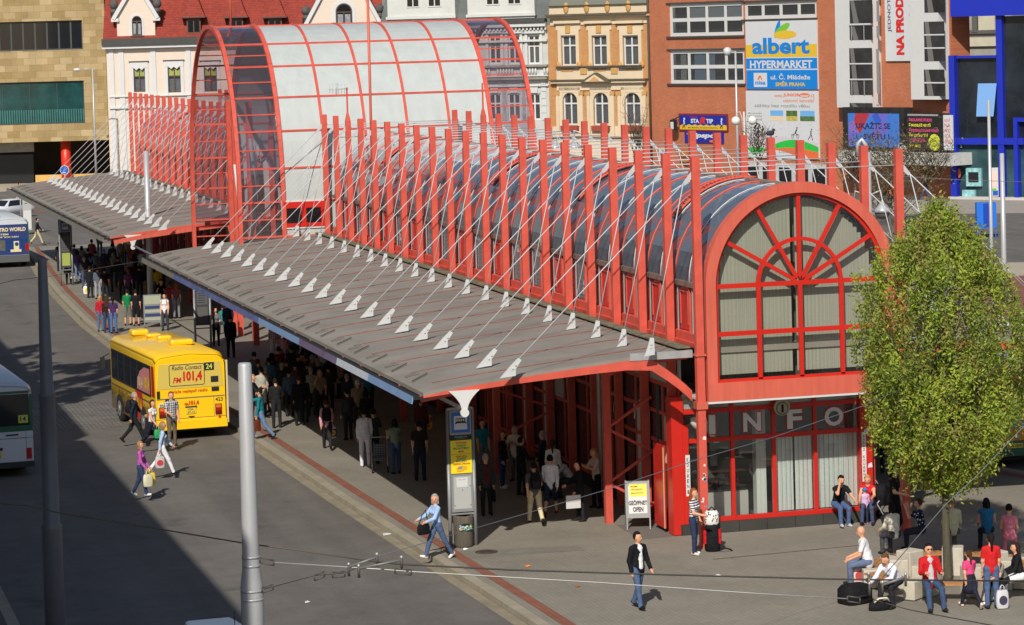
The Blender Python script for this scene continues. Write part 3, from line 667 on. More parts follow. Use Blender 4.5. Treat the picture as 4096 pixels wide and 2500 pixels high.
# ---------------------------------------------------------------- buildings behind the terminal
class Facade:
    """upright plane through two picture columns at two depths; x runs along it, y into the building"""
    def __init__(s,name,label,cat,pxl,dl,pxr,dr):
        a=D(pxl,PPY,dl); b=D(pxr,PPY,dr); s.a=Vector((a.x,a.y,0)); s.b=Vector((b.x,b.y,0))
        s.u=(s.b-s.a); s.w=s.u.length; s.u.normalize(); s.n=Vector((-s.u.y,s.u.x,0))
        s.rz=math.atan2(s.u.y,s.u.x)
        s.o=thing(name,label,cat,s.a,s.rz)
    def p(s,px,py,off=0.0):
        d=ray(px,py); q=s.a+s.n*off
        t=(q-O0).dot(s.n)/d.dot(s.n); P=O0+d*t
        return ((P-s.a).dot(s.u), P.z)
    def r(s,x0,x1,y0,y1,off=0.0):
        """local rectangle (x0,x1,z0,z1) from a picture rectangle"""
        cy=(y0+y1)/2; cx=(x0+x1)/2
        return (s.p(x0,cy,off)[0],s.p(x1,cy,off)[0],s.p(cx,y1,off)[1],s.p(cx,y0,off)[1])
    def B(s,mb,name,m,par=None): return mb.build(name,m,par or s.o,local=True)
def wall_grid(mb,x0,x1,z0,z1,holes,y=0.0,dep=0.25,m=0):
    xs=sorted({x0,x1}|{c for h in holes for c in h[:2] if x0<c<x1}); zs=sorted({z0,z1}|{c for h in holes for c in h[2:4] if z0<c<z1})
    for a,b in zip(xs,xs[1:]):
        for c,d in zip(zs,zs[1:]):
            mx,mz=(a+b)/2,(c+d)/2
            if any(h[0]<mx<h[1] and h[2]<mz<h[3] for h in holes): continue
            mb.quad((a,y,c),(b,y,c),(b,y,d),(a,y,d),m)
    for h in holes:
        a,b,c,d=h[:4]
        mb.quad((a,y,c),(a,y,d),(a,y+dep,d),(a,y+dep,c),m); mb.quad((b,y,c),(b,y+dep,c),(b,y+dep,d),(b,y,d),m)
        mb.quad((a,y,d),(b,y,d),(b,y+dep,d),(a,y+dep,d),m); mb.quad((a,y,c),(a,y+dep,c),(b,y+dep,c),(b,y,c),m)
CURT=m_brick('lace_curtain',(0.42,0.42,0.42),(0.36,0.36,0.36),(0.2,0.2,0.2),0.13,5.0,0.03,'xz',0.3,nscale=3)
def window(F,h,fm,cols=2,rows=(0.62,),fw=.09,bw=.07,y=.12,curtain=0.0,cm=None,pane=None,sill=None):
    """frame with mullions, glass pane as its sub-part, curtain behind"""
    a,b,c,d=h[:4]; mb=MB(); g=.004
    mb.box(a,a+fw,y,y+.08,c,d); mb.box(b-fw,b,y,y+.08,c,d); mb.box(a+fw,b-fw,y,y+.08,c,c+fw); mb.box(a+fw,b-fw,y,y+.08,d-fw,d)
    for k in range(1,cols):
        x=a+(b-a)*k/cols; mb.box(x-bw/2,x+bw/2,y+g,y+.07,c+fw,d-fw)
    for r in rows:
        z=c+(d-c)*r; mb.box(a+fw,b-fw,y+2*g,y+.065,z-bw/2,z+bw/2)
    o=F.B(mb,'window',fm)
    mb=MB(); mb.quad((a,y+.05,c),(b,y+.05,c),(b,y+.05,d),(a,y+.05,d)); q=F.B(mb,'pane',pane or WINGL,o)
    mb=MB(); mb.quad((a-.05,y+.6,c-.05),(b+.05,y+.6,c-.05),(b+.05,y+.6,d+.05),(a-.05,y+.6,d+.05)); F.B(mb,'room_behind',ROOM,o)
    if curtain:
        mb=MB(); t=c+(d-c)*curtain; n=10
        for k in range(n):
            x0=a+(b-a)*k/n; x1=a+(b-a)*(k+1)/n; s=.03*(k%2); mb.quad((x0,y+.16+s,c),(x1,y+.19-s,c),(x1,y+.19-s,t),(x0,y+.16+s,t))
        F.B(mb,'curtain',cm or CURT,o)
    return o
WINGL=m_glass('window_glass',(0.5,0.53,0.55),0.8,0.01,0.05)
# ---- sandstone office at the far left
TAN=m_brick('sandstone_panels',srgb((178,158,122)),srgb((148,127,86)),srgb((126,108,72)),1.15,0.62,0.012,'xz',0.16,nscale=0.5,rough=.85)
F=Facade('sandstone_office','tan sandstone office block with two long dark window bands on red round columns','office building',-260,270,438,270)
w0=F.r(-100,330,86,203); w1=F.r(-100,338,328,498)
gz=F.p(200,566)[1]; tz=F.p(200,-140)[1]
mb=MB(); wall_grid(mb,0,F.w,gz,tz,[w0,w1],0,.35); mb.quad((F.w,0,gz),(F.w,14,gz),(F.w,14,tz),(F.w,0,tz)); mb.quad((0,0,gz),(0,9,gz),(F.w,9,gz),(F.w,0,gz)); mb.quad((0,0,tz),(F.w,0,tz),(F.w,14,tz),(0,14,tz))
F.B(mb,'stone_wall',TAN)
for h,cols,pm in ((w0,9,DARKGL),(w1,4,None)):
    dkf=mat('dark_frame',(0.05,0.055,0.058),rough=.5)
    o=window(F,h,dkf,cols,(),.12,.16 if cols==9 else .05,.2,pane=mat('teal_glass',(0.012,0.05,0.05),rough=.08,var=.7,scale=.35,spec=.6) if cols==4 else DARKGL)
    if cols==4:
        mb=MB(); a,b,c,d=h; n=46
        for k in range(n): mb.quad((a+(b-a)*k/n,.15,c+.1),(a+(b-a)*(k+.6)/n,.18,c+.1),(a+(b-a)*(k+.6)/n,.18,c+(d-c)*.34),(a+(b-a)*k/n,.15,c+(d-c)*.34)); 
        F.B(mb,'blind',mat('teal_blind',(0.03,0.14,0.13),rough=.6,var=.3,scale=.8),o)
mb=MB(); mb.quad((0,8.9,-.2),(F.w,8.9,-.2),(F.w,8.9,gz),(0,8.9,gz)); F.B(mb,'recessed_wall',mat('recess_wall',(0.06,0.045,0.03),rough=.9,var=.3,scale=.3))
mb=MB(); r=F.r(-100,135,620,735,4); mb.box(r[0],r[1],4.0,4.2,-.1,r[3]); F.B(mb,'shop_window',DARKGL)
mb=MB(); r=F.r(-100,136,572,610,3.9); mb.box(r[0],r[1],3.85,3.98,r[2],r[3]); F.B(mb,'shop_sign',mat('grey_sign',(0.30,0.30,0.29),rough=.6,var=.2,scale=1))
for px,x2 in ((245,285),):
    r=F.r(px,x2,570,735,1.5); mb=MB(); mb.tube([((r[0]+r[1])/2,1.5,-.14),((r[0]+r[1])/2,1.5,gz)],(r[1]-r[0])/2,20); F.B(mb,'round_column',mat('column_red',(0.62,0.03,0.012),rough=.4))
r=F.r(142,212,700,738,2); mb=MB(); mb.box(r[0],r[1]+5,2,2.4,-.14,r[3]); F.B(mb,'low_wall',mat('low_wall_tan',srgb((205,165,95)),rough=.85,var=.15,scale=1))
# ---- pink house
PINK=mat('pink_plaster',srgb((216,201,187)),rough=.85,var=.035,scale=.5); TRIM=mat('white_trim',(0.60,0.61,0.62),rough=.7,var=.04,scale=1)
TILE=m_brick('red_roof_tiles',srgb((160,66,54)),srgb((138,56,47)),srgb((112,48,40)),0.22,0.16,0.02,'xz',0.18,nscale=.5,rough=.8)
BRWN=mat('brown_frame',(0.10,0.055,0.035),rough=.5); SLATE=mat('dark_gutter',(0.055,0.055,0.052),rough=.7,var=.15,scale=2)
F=Facade('pink_house','pale pink house with white window trim, red tiled roof and two pointed gables','house',440,268,1545,268)
ez=F.p(640,172)[1]
H=[F.r(535,581,275,368),F.r(672,723,270,370),F.r(817,868,272,366),F.r(960,1010,270,366),F.r(1100,1150,268,366)]
HL=[F.r(672,720,560,650),F.r(817,865,560,650)]
mb=MB(); wall_grid(mb,0,F.w,-.2,ez,H+HL,0,.22); mb.quad((0,0,-.2),(0,0,ez),(0,12,ez),(0,12,-.2)); F.B(mb,'plaster_wall',PINK)
GRN=mat('green_blind',srgb((150,160,90)),rough=.8,var=.15,scale=4)
for h in H+HL:
    o=window(F,h,BRWN,2,(.66,),.08,.10,.12,curtain=.55,cm=mat('white_lace',(0.55,0.56,0.6),rough=.9,var=.3,scale=5))
    mb=MB(); a,b,c,d=h; mb.quad((a+.08,.165,d-.75),(b-.08,.165,d-.75),(b-.08,.165,d-.1),(a+.08,.165,d-.1)); F.B(mb,'roller_blind',GRN,o)
    mb=MB(); t=.30
    mb.box(a-t,a,-.07,.06,c-.05,d+.1); mb.box(b,b+t,-.07,.06,c-.05,d+.1); mb.box(a-t,b+t,-.09,.06,d+.1,d+.62); mb.box(a-t-.1,b+t+.1,-.14,.05,d+.62,d+.72,1); mb.box(a-t-.12,a,-.10,.06,c-.35,c-.05); mb.box(b,b+t+.12,-.10,.06,c-.35,c-.05)
    for q in (-.25,.25): mb.prism([((a+b)/2+q-.25,-.10,d+.1),((a+b)/2+q,-.10,d-.14),((a+b)/2+q+.25,-.10,d+.1)],(0,.12,0))
    F.B(mb,'window_trim',[TRIM,SLATE])
mb=MB()
for px0,px1 in ((440,459),(478,499),(606,627),(748,766)):
    r=F.r(px0,px1,196,500); mb.box(r[0],r[1],-.09,.04,-.2,ez-.45)
r=F.r(440,1545,380,392); mb.box(r[0]-.05,r[1],-.25,.04,F.p(640,430)[1],F.p(640,424)[1]); mb.box(r[0]-.05,r[1],-.20,.04,F.p(640,384)[1],F.p(640,380)[1])
F.B(mb,'pilaster',TRIM)
mb=MB(); mb.box(-.3,F.w,-.75,.1,ez-.12,ez+.5,0); mb.box(-.3,F.w,-.55,.1,ez-.42,ez-.12,1); F.B(mb,'cornice',[SLATE,TRIM])
rz_=F.p(640,-330)[1]
mb=MB(); mb.quad((-.2,-.5,ez+.5),(F.w,-.5,ez+.5),(F.w,6.5,rz_),(-.2,6.5,rz_)); mb.quad((-.2,-.5,ez+.5),(-.2,6.5,rz_),(-.2,6.6,ez),(-.2,6.6,ez)); F.B(mb,'tiled_roof',TILE)
def gable(x0,x1,yb,ys,apx,apy,win,finial=True):
    a=F.p(x0,yb)[0]; b=F.p(x1,yb)[0]; zb=ez+.45; zs=F.p(x0,ys)[1]; ax,az=F.p(apx,apy)
    y=-.35
    mb=MB(); ww=win
    c=F.r(*ww)
    ring=[(a,zb),(b,zb),(b,zs),(ax+.35,az),(ax-.35,az),(a,zs)]
    mb.prism([(p[0],y,p[1]) for p in ring],(0,5.0,0)); g=F.B(mb,'gable',PINK)
    mb=MB()
    for p,q in (((a-.3,zs-.1),(ax-.35,az+.1)),((b+.3,zs-.1),(ax+.35,az+.1))):
        mb.bar((p[0],y-.12,p[1]),(q[0],y-.12,q[1]),.35,.42,0,up=(0,-1,0)); mb.bar((p[0]+(.15 if p[0]>ax else -.15),y+2.5,p[1]+.2),(q[0],y+2.5,q[1]+.2),5.0,.1,1,up=(0,0,1))
    mb.box(a-.5,a+.2,y-.25,y+.5,zs-.35,zs-.05,0); mb.box(b-.2,b+.5,y-.25,y+.5,zs-.35,zs-.05,0)
    F.B(mb,'gable_coping',[TRIM,SLATE],g)
    for X_ in (a-.25,b+.25):
        mb=MB(); mb.lathe([(.32,0),(.32,.5),(.42,.55),(.2,.75),(.2,.9)],(X_,y+.1,zs-.0),12); mb.ell((X_,y+.1,zs+1.25),(.42,.42,.45),12,8); F.B(mb,'finial',mat('dark_stone',(0.09,0.085,0.08),rough=.9,var=.2,scale=3),g)
    # arched window applied to the gable: trim, frame, glass
    m=MB(); cx=(c[0]+c[1])/2; r=(c[1]-c[0])/2; zc=c[3]-r
    def shape(k,yy,zlo): return [(cx-r*k,yy,zlo),(cx+r*k,yy,zlo)]+[(cx+r*k*math.cos(pi*i/12),yy,zc+r*k*math.sin(pi*i/12)) for i in range(13)]
    m.prism(shape(1.45,y-.05,c[2]-.0),(0,.06,0),0); m.prism(shape(1.04,y-.065,c[2]+.0),(0,.02,0),1); m.prism(shape(.9,y-.072,c[2]+.1),(0,.012,0),2)
    m.box(cx-.05,cx+.05,y-.085,y-.072,c[2]+.1,zc,1); m.box(cx-r*.9,cx+r*.9,y-.086,y-.073,zc-.1,zc+.0,1); m.box(c[0]-.15,c[1]+.15,y-.16,y-.05,c[2]-.12,c[2],3)
    m.box(cx-r*.8,cx-.1,y-.079,y-.0725,c[2]+.12,zc-.25,4); m.box(cx+.1,cx+r*.8,y-.079,y-.0725,c[2]+.12,zc-.25,4)
    F.B(m,'arched_window',[TRIM,BRWN,DARKGL,SLATE,mat('grey_lace',(0.25,0.27,0.3),rough=.8,var=.4,scale=4)],g)
gable(472,624,165,72,545,-45,(531,569,64,142))
gable(1236,1510,100,96,1372,-150,(1345,1409,14,110))
for px in (775,945,1100):      # dormers
    a,b,c,d=F.r(px-28,px+28,72,146,-.3); mb=MB(); y=-.3
    mb.box(a,b,y,y+5,c,d,0); mb.prism([(a-.5,y-.4,d),(b+.5,y-.4,d),((a+b)/2,y+.7,d+2.6)],(0,.02,0),0); mb.prism([(a-.5,y-.4,d),(b+.5,y-.4,d),(b+.5,y+5,d),(a-.5,y+5,d)],(0,0,.10),1)
    mb.add([(a-.4,y-.35,d+.1),(b+.4,y-.35,d+.1),((a+b)/2,y+1.8,d+2.7),(a-.4,y+5,d+.1),(b+.4,y+5,d+.1)],[(0,1,2),(1,4,2),(3,0,2)],0)
    dm=F.B(mb,'dormer',[TILE,SLATE]); m=MB(); m.box((a+b)/2-.65,(a+b)/2+.65,y-.03,y,c+.3,d-.15,0); m.box((a+b)/2-.52,(a+b)/2+.52,y-.04,y-.031,c+.42,d-.28,1); m.box((a+b)/2-.05,(a+b)/2+.05,y-.05,y-.041,c+.42,d-.28,0)
    F.B(m,'dormer_window',[BRWN,DARKGL],dm)
mb=MB()
for k in range(60):
    x=F.w*.16+k*F.w*.4/60; z=ez+1.1+(k%3)*.12; mb.box(x,x+.05,.2,.25,z,z+.5)
mb.box(F.w*.16,F.w*.56,.2,.24,ez+1.25,ez+1.29); F.B(mb,'snow_guard',SLATE)
# ---- grey ornate house
GREYW=mat('grey_plaster',srgb((184,187,186)),rough=.9,var=.08,scale=.8); GREYT=mat('pale_trim',srgb((196,198,196)),rough=.85,var=.06,scale=1)
F=Facade('grey_house','ornate light grey town house with balustrade band behind the right end of the vault','house',1538,254,2204,249)
ez=F.p(1900,85)[1]
H=[F.r(x-24,x+24,140,256) for x in (1720,1815,1980,2057,2136)]+[F.r(x-25,x+25,374,480) for x in (1720,1815,1980,2057,2138)]
mb=MB(); wall_grid(mb,0,F.w,-.2,ez,H,0,.25); F.B(mb,'plaster_wall',GREYW)
for i,h in enumerate(H): window(F,h,WHITE,2,(.62,),.13,.13,.14,curtain=.6 if i in (3,4,8) else 0)
mb=MB()
for i,h in enumerate(H):
    a,b,c,d=h
    if i<5: mb.box(a-.25,a-.02,-.12,.03,c-.1,d+.15); mb.box(b+.02,b+.25,-.12,.03,c-.1,d+.15); mb.box(a-.5,b+.5,-.28,.03,d+.15,d+.42)
    else:
        for k in range(7): mb.box(a-.55+.06*(k%2),a-.08,-.06,.03,c+k*.62,c+k*.62+.54); mb.box(b+.08,b+.55-.06*(k%2),-.06,.03,c+k*.62,c+k*.62+.54)
        mb.prism([((a+b)/2-.3,-.1,d+.05),((a+b)/2+.3,-.1,d+.05),((a+b)/2+.42,-.1,d+.75),((a+b)/2-.42,-.1,d+.75)],(0,.12,0))
F.B(mb,'window_trim',GREYT)
mb=MB(); z=lambda py: F.p(1900,py)[1]
mb.box(0,F.w,-.75,.02,ez-.25,ez+.1,1); mb.box(0,F.w,-.6,.02,ez-.6,ez-.25,0); mb.box(0,F.w,-.3,.02,ez-1.9,ez-1.72,0)
for k in range(46): x=.2+k*F.w/46; mb.box(x,x+.16,-.42,.0,ez-.9,ez-.62,0)
mb.box(0,F.w,-.35,.02,z(272),z(264),2); mb.box(0,F.w,-.18,.02,z(310),z(305),0); mb.box(0,F.w,-.5,.02,z(322),z(314),2); mb.box(0,F.w,-.22,.02,z(350),z(346),0)
for k in range(58):
    x=.2+k*F.w/58
    if k%8<6: mb.tube([(x,-.1,z(304)),(x,-.1,z(288)),(x,-.1,z(275))],[.08,.12,.06],6,0)
F.B(mb,'cornice',[GREYT,SLATE,mat('stained_trim',srgb((140,138,128)),rough=.9,var=.25,scale=1)])
mb=MB(); zt=F.p(1900,-120)[1]; mb.quad((0,.0,ez+.1),(F.w,0,ez+.1),(F.w,3,zt),(0,3,zt)); F.B(mb,'mansard_roof',mat('mansard_green',(0.10,0.115,0.11),rough=.6,var=.25,scale=1))
for (x0,x1) in ((1552,1822),(1872,2140)):
    a,b,c,d=F.r(x0,x1,-60,52,0); mb=MB(); mb.box(a,b,-.2,2.5,ez+.15,d,0); mb.box(a-.1,b+.1,-.4,.0,ez+.35,ez+.6,0); g=F.B(mb,'attic_wall',GREYT)
    mb=MB()
    for u in (.30,.62): 
        xx=a+(b-a)*u; mb.box(xx-.1,xx+1.15,-.26,-.2,ez+1.35,d-.3,0); mb.box(xx,xx+.48,-.27,-.262,ez+1.45,d-.4,1); mb.box(xx+.58,xx+1.05,-.27,-.262,ez+1.45,d-.4,1)
    F.B(mb,'attic_window',[WHITE,DARKGL],g)
# ---- yellow house
OCH=m_brick('ochre_brick',srgb((188,134,82)),srgb((170,116,68)),srgb((194,156,114)),0.26,0.09,0.012,'xz',0.10,nscale=.5); CREAM=mat('cream_plaster',srgb((210,193,166)),rough=.85,var=.05,scale=.8); ORN=mat('ochre_ornament',srgb((190,148,90)),rough=.85,var=.1,scale=2)
F=Facade('yellow_house','narrow ochre brick house with cream surrounds and arched windows below','house',2204,249,2606,243)
z=lambda py: F.p(2400,py)[1]
A=[F.r(a,b,141,262) for a,b in ((2247,2306),(2370,2430),(2494,2556))]
Bw=[F.r(a,b,370,500) for a,b in ((2253,2312),(2376,2436),(2500,2564))]
mb=MB(); wall_grid(mb,0,F.w,-.2,z(95),A+Bw,0,.25,0); F.B(mb,'brick_wall',OCH)
mb=MB()
r=F.r(2202,2598,60,96); mb.box(r[0],r[1],-.10,.03,z(97),z(68),0); mb.box(r[0]-.1,r[1]+.1,-.55,.03,z(68),z(60),0); mb.box(r[0]-.1,r[1]+.1,-.75,.03,z(60),z(52),1)
mb.box(r[0]-.05,r[1],-.1,.6,z(52),z(20),0); mb.box(r[0]-.1,r[1],-.3,.3,z(20),z(17),1)
for k in range(4): x=r[0]+(r[1]-r[0])*(.17+.21*k); mb.ell((x,-.14,z(28)),(.28,.08,.5),8,6,2)
r2=F.r(2228,2574,265,320); mb.box(r2[0],r2[1],-.08,.02,z(318),z(266),0); mb.box(r2[0],r2[1],-.3,.02,z(266),z(262),1)
for q in (2270,2400,2530): a,b,_,_=F.r(q-24,q+24,268,290); mb.box(a,b,-.13,-.05,z(284),z(270),2)
for q in (2337,2460): a,b,_,_=F.r(q-13,q+13,268,295); mb.box(a,b,-.16,-.05,z(296),z(272),2)
r3=F.r(2214,2590,318,332); mb.box(r3[0],r3[1],-.45,.02,z(331),z(321),0); mb.box(r3[0]-.1,r3[1]+.1,-.6,.02,z(321),z(316),1); mb.box(r3[0]+.4,r3[1]-.4,-.12,.02,z(360),z(331),0)
a,b,_,_=F.r(2336,2456,290,328); c=(a+b)/2; mb.prism([(a,-.7,z(327)),(b,-.7,z(327)),(c,-.7,z(289))],(0,.5,0),1); mb.prism([(a+.5,-.72,z(325)),(b-.5,-.72,z(325)),(c,-.72,z(297))],(0,.05,0),0); mb.prism([(a+1,-.735,z(323)),(b-1,-.735,z(323)),(c,-.735,z(304))],(0,.03,0),2)
r4=F.r(2214,2590,500,700); mb.box(r4[0],r4[1],-.06,.02,-.2,z(505),0); mb.box(r4[0],r4[1],-.2,.02,z(552),z(546),1)
F.B(mb,'cream_band',[CREAM,mat('weathered_ledge',srgb((95,85,66)),rough=.9,var=.25,scale=2),ORN])
for i,h in enumerate(A+Bw):
    a,b,c,d=h; mb=MB()
    mb.box(a-.32,a,-.12,.03,c-.1,d+.45); mb.box(b,b+.32,-.12,.03,c-.1,d+.45); mb.box(a,b,-.12,.03,d,d+.45)
    if i<3:
        mb.box(a-.5,b+.5,-.10,.03,d+.45,d+.85); mb.box(a-.6,b+.6,-.35,.03,d+1.02,d+1.25); mb.box((a+b)/2-.25,(a+b)/2+.25,-.2,-.05,d+.2,d+.85,1)
        for s in (a-.3,b+.3): mb.ell((s,-.1,c+.05),(.26,.16,.32),8,6,1)
        mb.box(a-.4,b+.4,-.35,.03,c-.22,c-.08,2)
    else:
        cx=(a+b)/2; rr=(b-a)/2; zc=d-rr
        for s in (-1,1):
            pts=[(cx+s*rr,-.1,d+.01),(cx,-.1,d+.01)]+[(cx+s*rr*math.cos(t),-.1,zc+rr*math.sin(t)) for t in (pi/2,1.25,.95,.65,.35,0.0)]
            mb.prism(pts,(0,.3,0),0)
        mb.box(a-.62,a-.32,-.2,.03,c-1,d-.2,0); mb.box(b+.32,b+.62,-.2,.03,c-1,d-.2,0); mb.box(a-.7,a-.25,-.24,.03,d-.2,d+.1,1); mb.box(b+.25,b+.7,-.24,.03,d-.2,d+.1,1)
        mb.box(a-.1,b+.1,-.35,.0,c-.5,c-.05,3)
    F.B(mb,'window_trim',[CREAM,ORN,SLATE,m_rgb('flower_box',(150,70,55),rough=.7)])
    window(F,h,WHITE,2,(.66,),.12,.13,.14,curtain=.98 if i<3 else .66)
# ---- brick block
BRK=m_brick('orange_brick',srgb((186,108,74)),srgb((166,92,62)),srgb((190,136,108)),0.25,0.083,0.010,'xz',0.12,nscale=.4)
F=Facade('brick_block','long orange brick block with white window bands and advertising boards','commercial building',2606,243,3812,214)
z=lambda py,px=3200: F.p(px,py)[1]
wa=F.r(2677,2974,12,143); wa2=F.r(2977,3266,5,74); wb=F.r(2680,2978,200,334)
mb=MB(); wall_grid(mb,0,F.w,-.2,z(-160),[wa,wa2,wb],0,.3); mb.quad((F.w,0,-.2),(F.w,2,-.2),(F.w,2,z(-160)),(F.w,0,z(-160))); mb.quad((0,0,z(-160)),(F.w,0,z(-160)),(F.w,2,z(-160)),(0,2,z(-160))); F.B(mb,'brick_wall',BRK)
BLB=mat('pale_blue_curtain',srgb((150,178,200)),rough=.9,var=.1,scale=2)
for h,c,rw in ((wa,4,(.5,)),(wa2,4,()),(wb,4,(.5,))):
    o=window(F,h,WHITE,c,rw,.28,.30,.1)
    if h is not wa2:
        a,b,cc,d=h; m=MB(); n=4
        if h is wa:
            for k in (1,2,3): m.box(a+(b-a)*k/4+.2,a+(b-a)*(k+1)/4-.2,.17,.18,cc+(d-cc)*.53,d-.3,0)
        else:
            for k,(u,v) in ((1,(.25,.85)),(2,(.0,.35)),(0,(.5,.8))): 
                q=(b-a)/4; m.box(a+q*k+q*u,a+q*k+q*v,.2,.22,cc+.3,d-.3,1 if k else 2)
        F.B(m,'curtain',[mat('roller_pale',(0.55,0.58,0.6),rough=.7),BLB,mat('binder_shelf',(0.5,0.48,0.42),rough=.8,var=.4,scale=6)],o)
    m=MB(); m.box(h[0]-.3,h[1]+.1,-.15,.02,h[2]-.16,h[2],0); m.box(h[0]-.3,h[1]+.1,-.1,.02,h[3],h[3]+.12,0); F.B(m,'window_sill',SLATE,o)
m=MB(); r=F.r(2606,2616,0,600); m.tube([(.25,-.2,0),(.25,-.2,z(-100,2610))],.09,8); F.B(m,'downpipe',SLATE)
# stair towers of white framed glass
def tower(x0,x1,y1,bands,side):
    a,b,c,d=F.r(x0,x1,-40,y1); pr=1.1
    m=MB(); m.box(a,b,-pr,0.0,c,z(-150),0); t=F.B(m,'stair_tower',WHITE)
    for (ya,yb,n,rail) in bands:
        e=F.r(x0+14,x1-(34 if side else 18),ya,yb,-pr); m=MB()
        m.box(e[0],e[1],-pr-.012,-pr-.002,e[2],e[3],0)
        for k in range(1,n): zz=e[2]+(e[3]-e[2])*k/n; m.box(e[0],e[1],-pr-.05,-pr-.013,zz-.05,zz+.05,1)
        m.add([(e[0]+.4,-pr-.014,e[2]),(e[0]+1.0,-pr-.014,e[2]),(e[0]+.5,-pr-.014,e[3]),(e[0]+.1,-pr-.014,e[3])],[(0,1,2,3)],2)
        if rail:
            zz=e[2]+(e[3]-e[2])*(1 if n==1 else .32); m.bar((e[0],-pr-.06,zz),(e[1],-pr-.06,zz),.05,.05,3)
            for q in (.1,.65): m.bar((e[0]+(e[1]-e[0])*q,-pr-.06,e[2]),(e[0]+(e[1]-e[0])*q,-pr-.06,zz),.05,.05,3)
        F.B(m,'tower_glass',[mat('tower_glass',(0.035,0.035,0.036),rough=.1,var=.6,scale=.5,spec=.5),WHITE,mat('stair_seen_inside',(0.16,0.155,0.15),rough=.7),STEEL],t)
        if side:
            s=[zz for zz in (e[2],e[3])]; m=MB(); m.box(e[1]+.45,e[1]+.75,-pr-.006,-pr-.002,e[2]+.1,e[3]-.1); F.B(m,'tower_side_glass',mat('side_glass_grey',(0.25,0.26,0.27),rough=.2),t)
tower(3385,3524,428,[(-90,-30,1,0),(0,93,1,0),(100,160,1,1),(192,380,3,1),(412,428,1,0)],True)
tower(3683,3797,396,[(-70,50,2,0),(86,245,3,0),(278,384,2,0)],False)
m=MB(); r=F.r(3362,3388,-10,420); m.box(r[0],r[1],-.04,-.002,r[2],r[3]+6); F.B(m,'recess_edge',m_brick('recess_shade_brick',srgb((150,84,56)),srgb((130,72,48)),srgb((150,110,84)),.25,.083,.01,'xz',.15))  # flat strip for a recess edge, its shade put into the darker brick
r=F.r(3370,3812,608,656,-2); m=MB(); m.box(r[0],r[1],-2.4,-.05,r[2],r[3]); F.B(m,'entrance_canopy',mat('canopy_white',(0.5,0.51,0.51),rough=.6,var=.15,scale=1))
r=F.r(2980,3310,655,760,0); m=MB(); m.box(r[0],r[1],-.06,-.002,0,z(655),0)
for k in range(5): x=r[0]+.3+k*(r[1]-r[0])/5; m.box(x,x+(r[1]-r[0])/5-.5,-.075,-.062,.5,z(672),1)
F.B(m,'shop_window',[mat('shop_white_frame',(0.5,0.5,0.5),rough=.6),DARKGL])
r=F.r(2995,3110,668,698,0)
BF=F
# ---- advertising on the brick block: each board is a thing of its own
def board(name,label,cat,x0,x1,y0,y1,off,thick=.12,frame=None):
    a,b,c,d=BF.r(x0,x1,y0,y1,-off); P=BF.a+BF.u*a-BF.n*off
    o=thing(name,label,cat,(P.x,P.y,c),BF.rz); return o,b-a,d-c
def LB(o,mb,name,ms): return mb.build(name,ms,o,local=True)
SKYB=m_rgb('board_blue',(12,128,214),rough=.5); BWHT=m_rgb('board_white',(206,209,213),rough=.5,var=.02,scale=1); BYEL=m_rgb('board_yellow',(220,184,52),rough=.5); BGRN=m_rgb('board_green',(120,190,60),rough=.5); BORG=m_rgb('board_orange',(228,110,62),rough=.5); BGRY=m_rgb('board_grey',(120,140,132),rough=.5); BBLK=m_rgb('board_black',(28,28,32),rough=.5); BRED=m_rgb('board_red',(205,45,40),rough=.5); BPGR=m_rgb('board_leaf',(40,190,70),rough=.5); BHIL=m_rgb('board_hill',(205,196,205),rough=.5)
o,w_,h_=board('billboard','tall white, yellow and blue hypermarket board with rounded petals on the brick wall','billboard',2984,3268,83,357,.14)
m=MB(); m.box(0,w_,0,.13,0,h_,0); m.box(0,w_,-.004,-.001,h_*.47,h_*.655,1); m.box(0,w_,-.004,-.001,h_*.30,h_*.455,2); m.box(0,w_,-.004,-.001,0,h_*.282,2); LB(o,m,'panel',[BWHT,BYEL,SKYB])
m=MB(); X_=lambda px: (px-2984)/284*w_; Z_=lambda py: (357-py)/274*h_
def leaf(cx,cz,rx,rz_,ang,mi,yy):
    c,s=math.cos(ang),math.sin(ang); m.poly([(cx+rx*math.cos(t)*c-rz_*math.sin(t)*s,yy,cz+rx*math.cos(t)*s+rz_*math.sin(t)*c) for t in [2*pi*k/24 for k in range(24)]],mi)
leaf(X_(3114),Z_(117),w_*.088,h_*.045,1.15,0,-.006); leaf(X_(3134),Z_(116),w_*.115,h_*.055,.42,1,-.008); leaf(X_(3144),Z_(139),w_*.162,h_*.062,.02,2,-.010); LB(o,m,'emblem',[SKYB,BGRN,BYEL])
m=MB(); m.text('albert',X_(3010),X_(3240),Z_(216),Z_(150),-.014,0,bold=.035); m.text('HYPERMARKET',X_(3000),X_(3250),Z_(273),Z_(241),-.014,1,bold=.03); m.text('ul. Č. Mládeže',X_(3083),X_(3240),Z_(318),Z_(293),-.014,1,bold=.02); m.text('SMĚR PRAHA',X_(3102),X_(3220),Z_(345),Z_(324),-.014,2,bold=.03)
m.box(X_(3014),X_(3068),-.012,-.005,Z_(348),Z_(291),1); m.text('nisa',X_(3020),X_(3062),Z_(339),Z_(322),-.016,0,bold=.03); leaf(X_(3035),Z_(311),w_*.028,h_*.018,.9,3,-.015); leaf(X_(3044),Z_(311),w_*.024,h_*.014,2.0,3,-.016); LB(o,m,'lettering',[SKYB,BWHT,BYEL,BORG])
o,w_,h_=board('billboard','white travel agency board with hills, cyclist and hiker below the hypermarket board','billboard',2986,3273,363,634,.14)
X_=lambda px: (px-2986)/287*w_; Z_=lambda py: (634-py)/271*h_
m=MB(); m.box(0,w_,0,.13,0,h_,0)
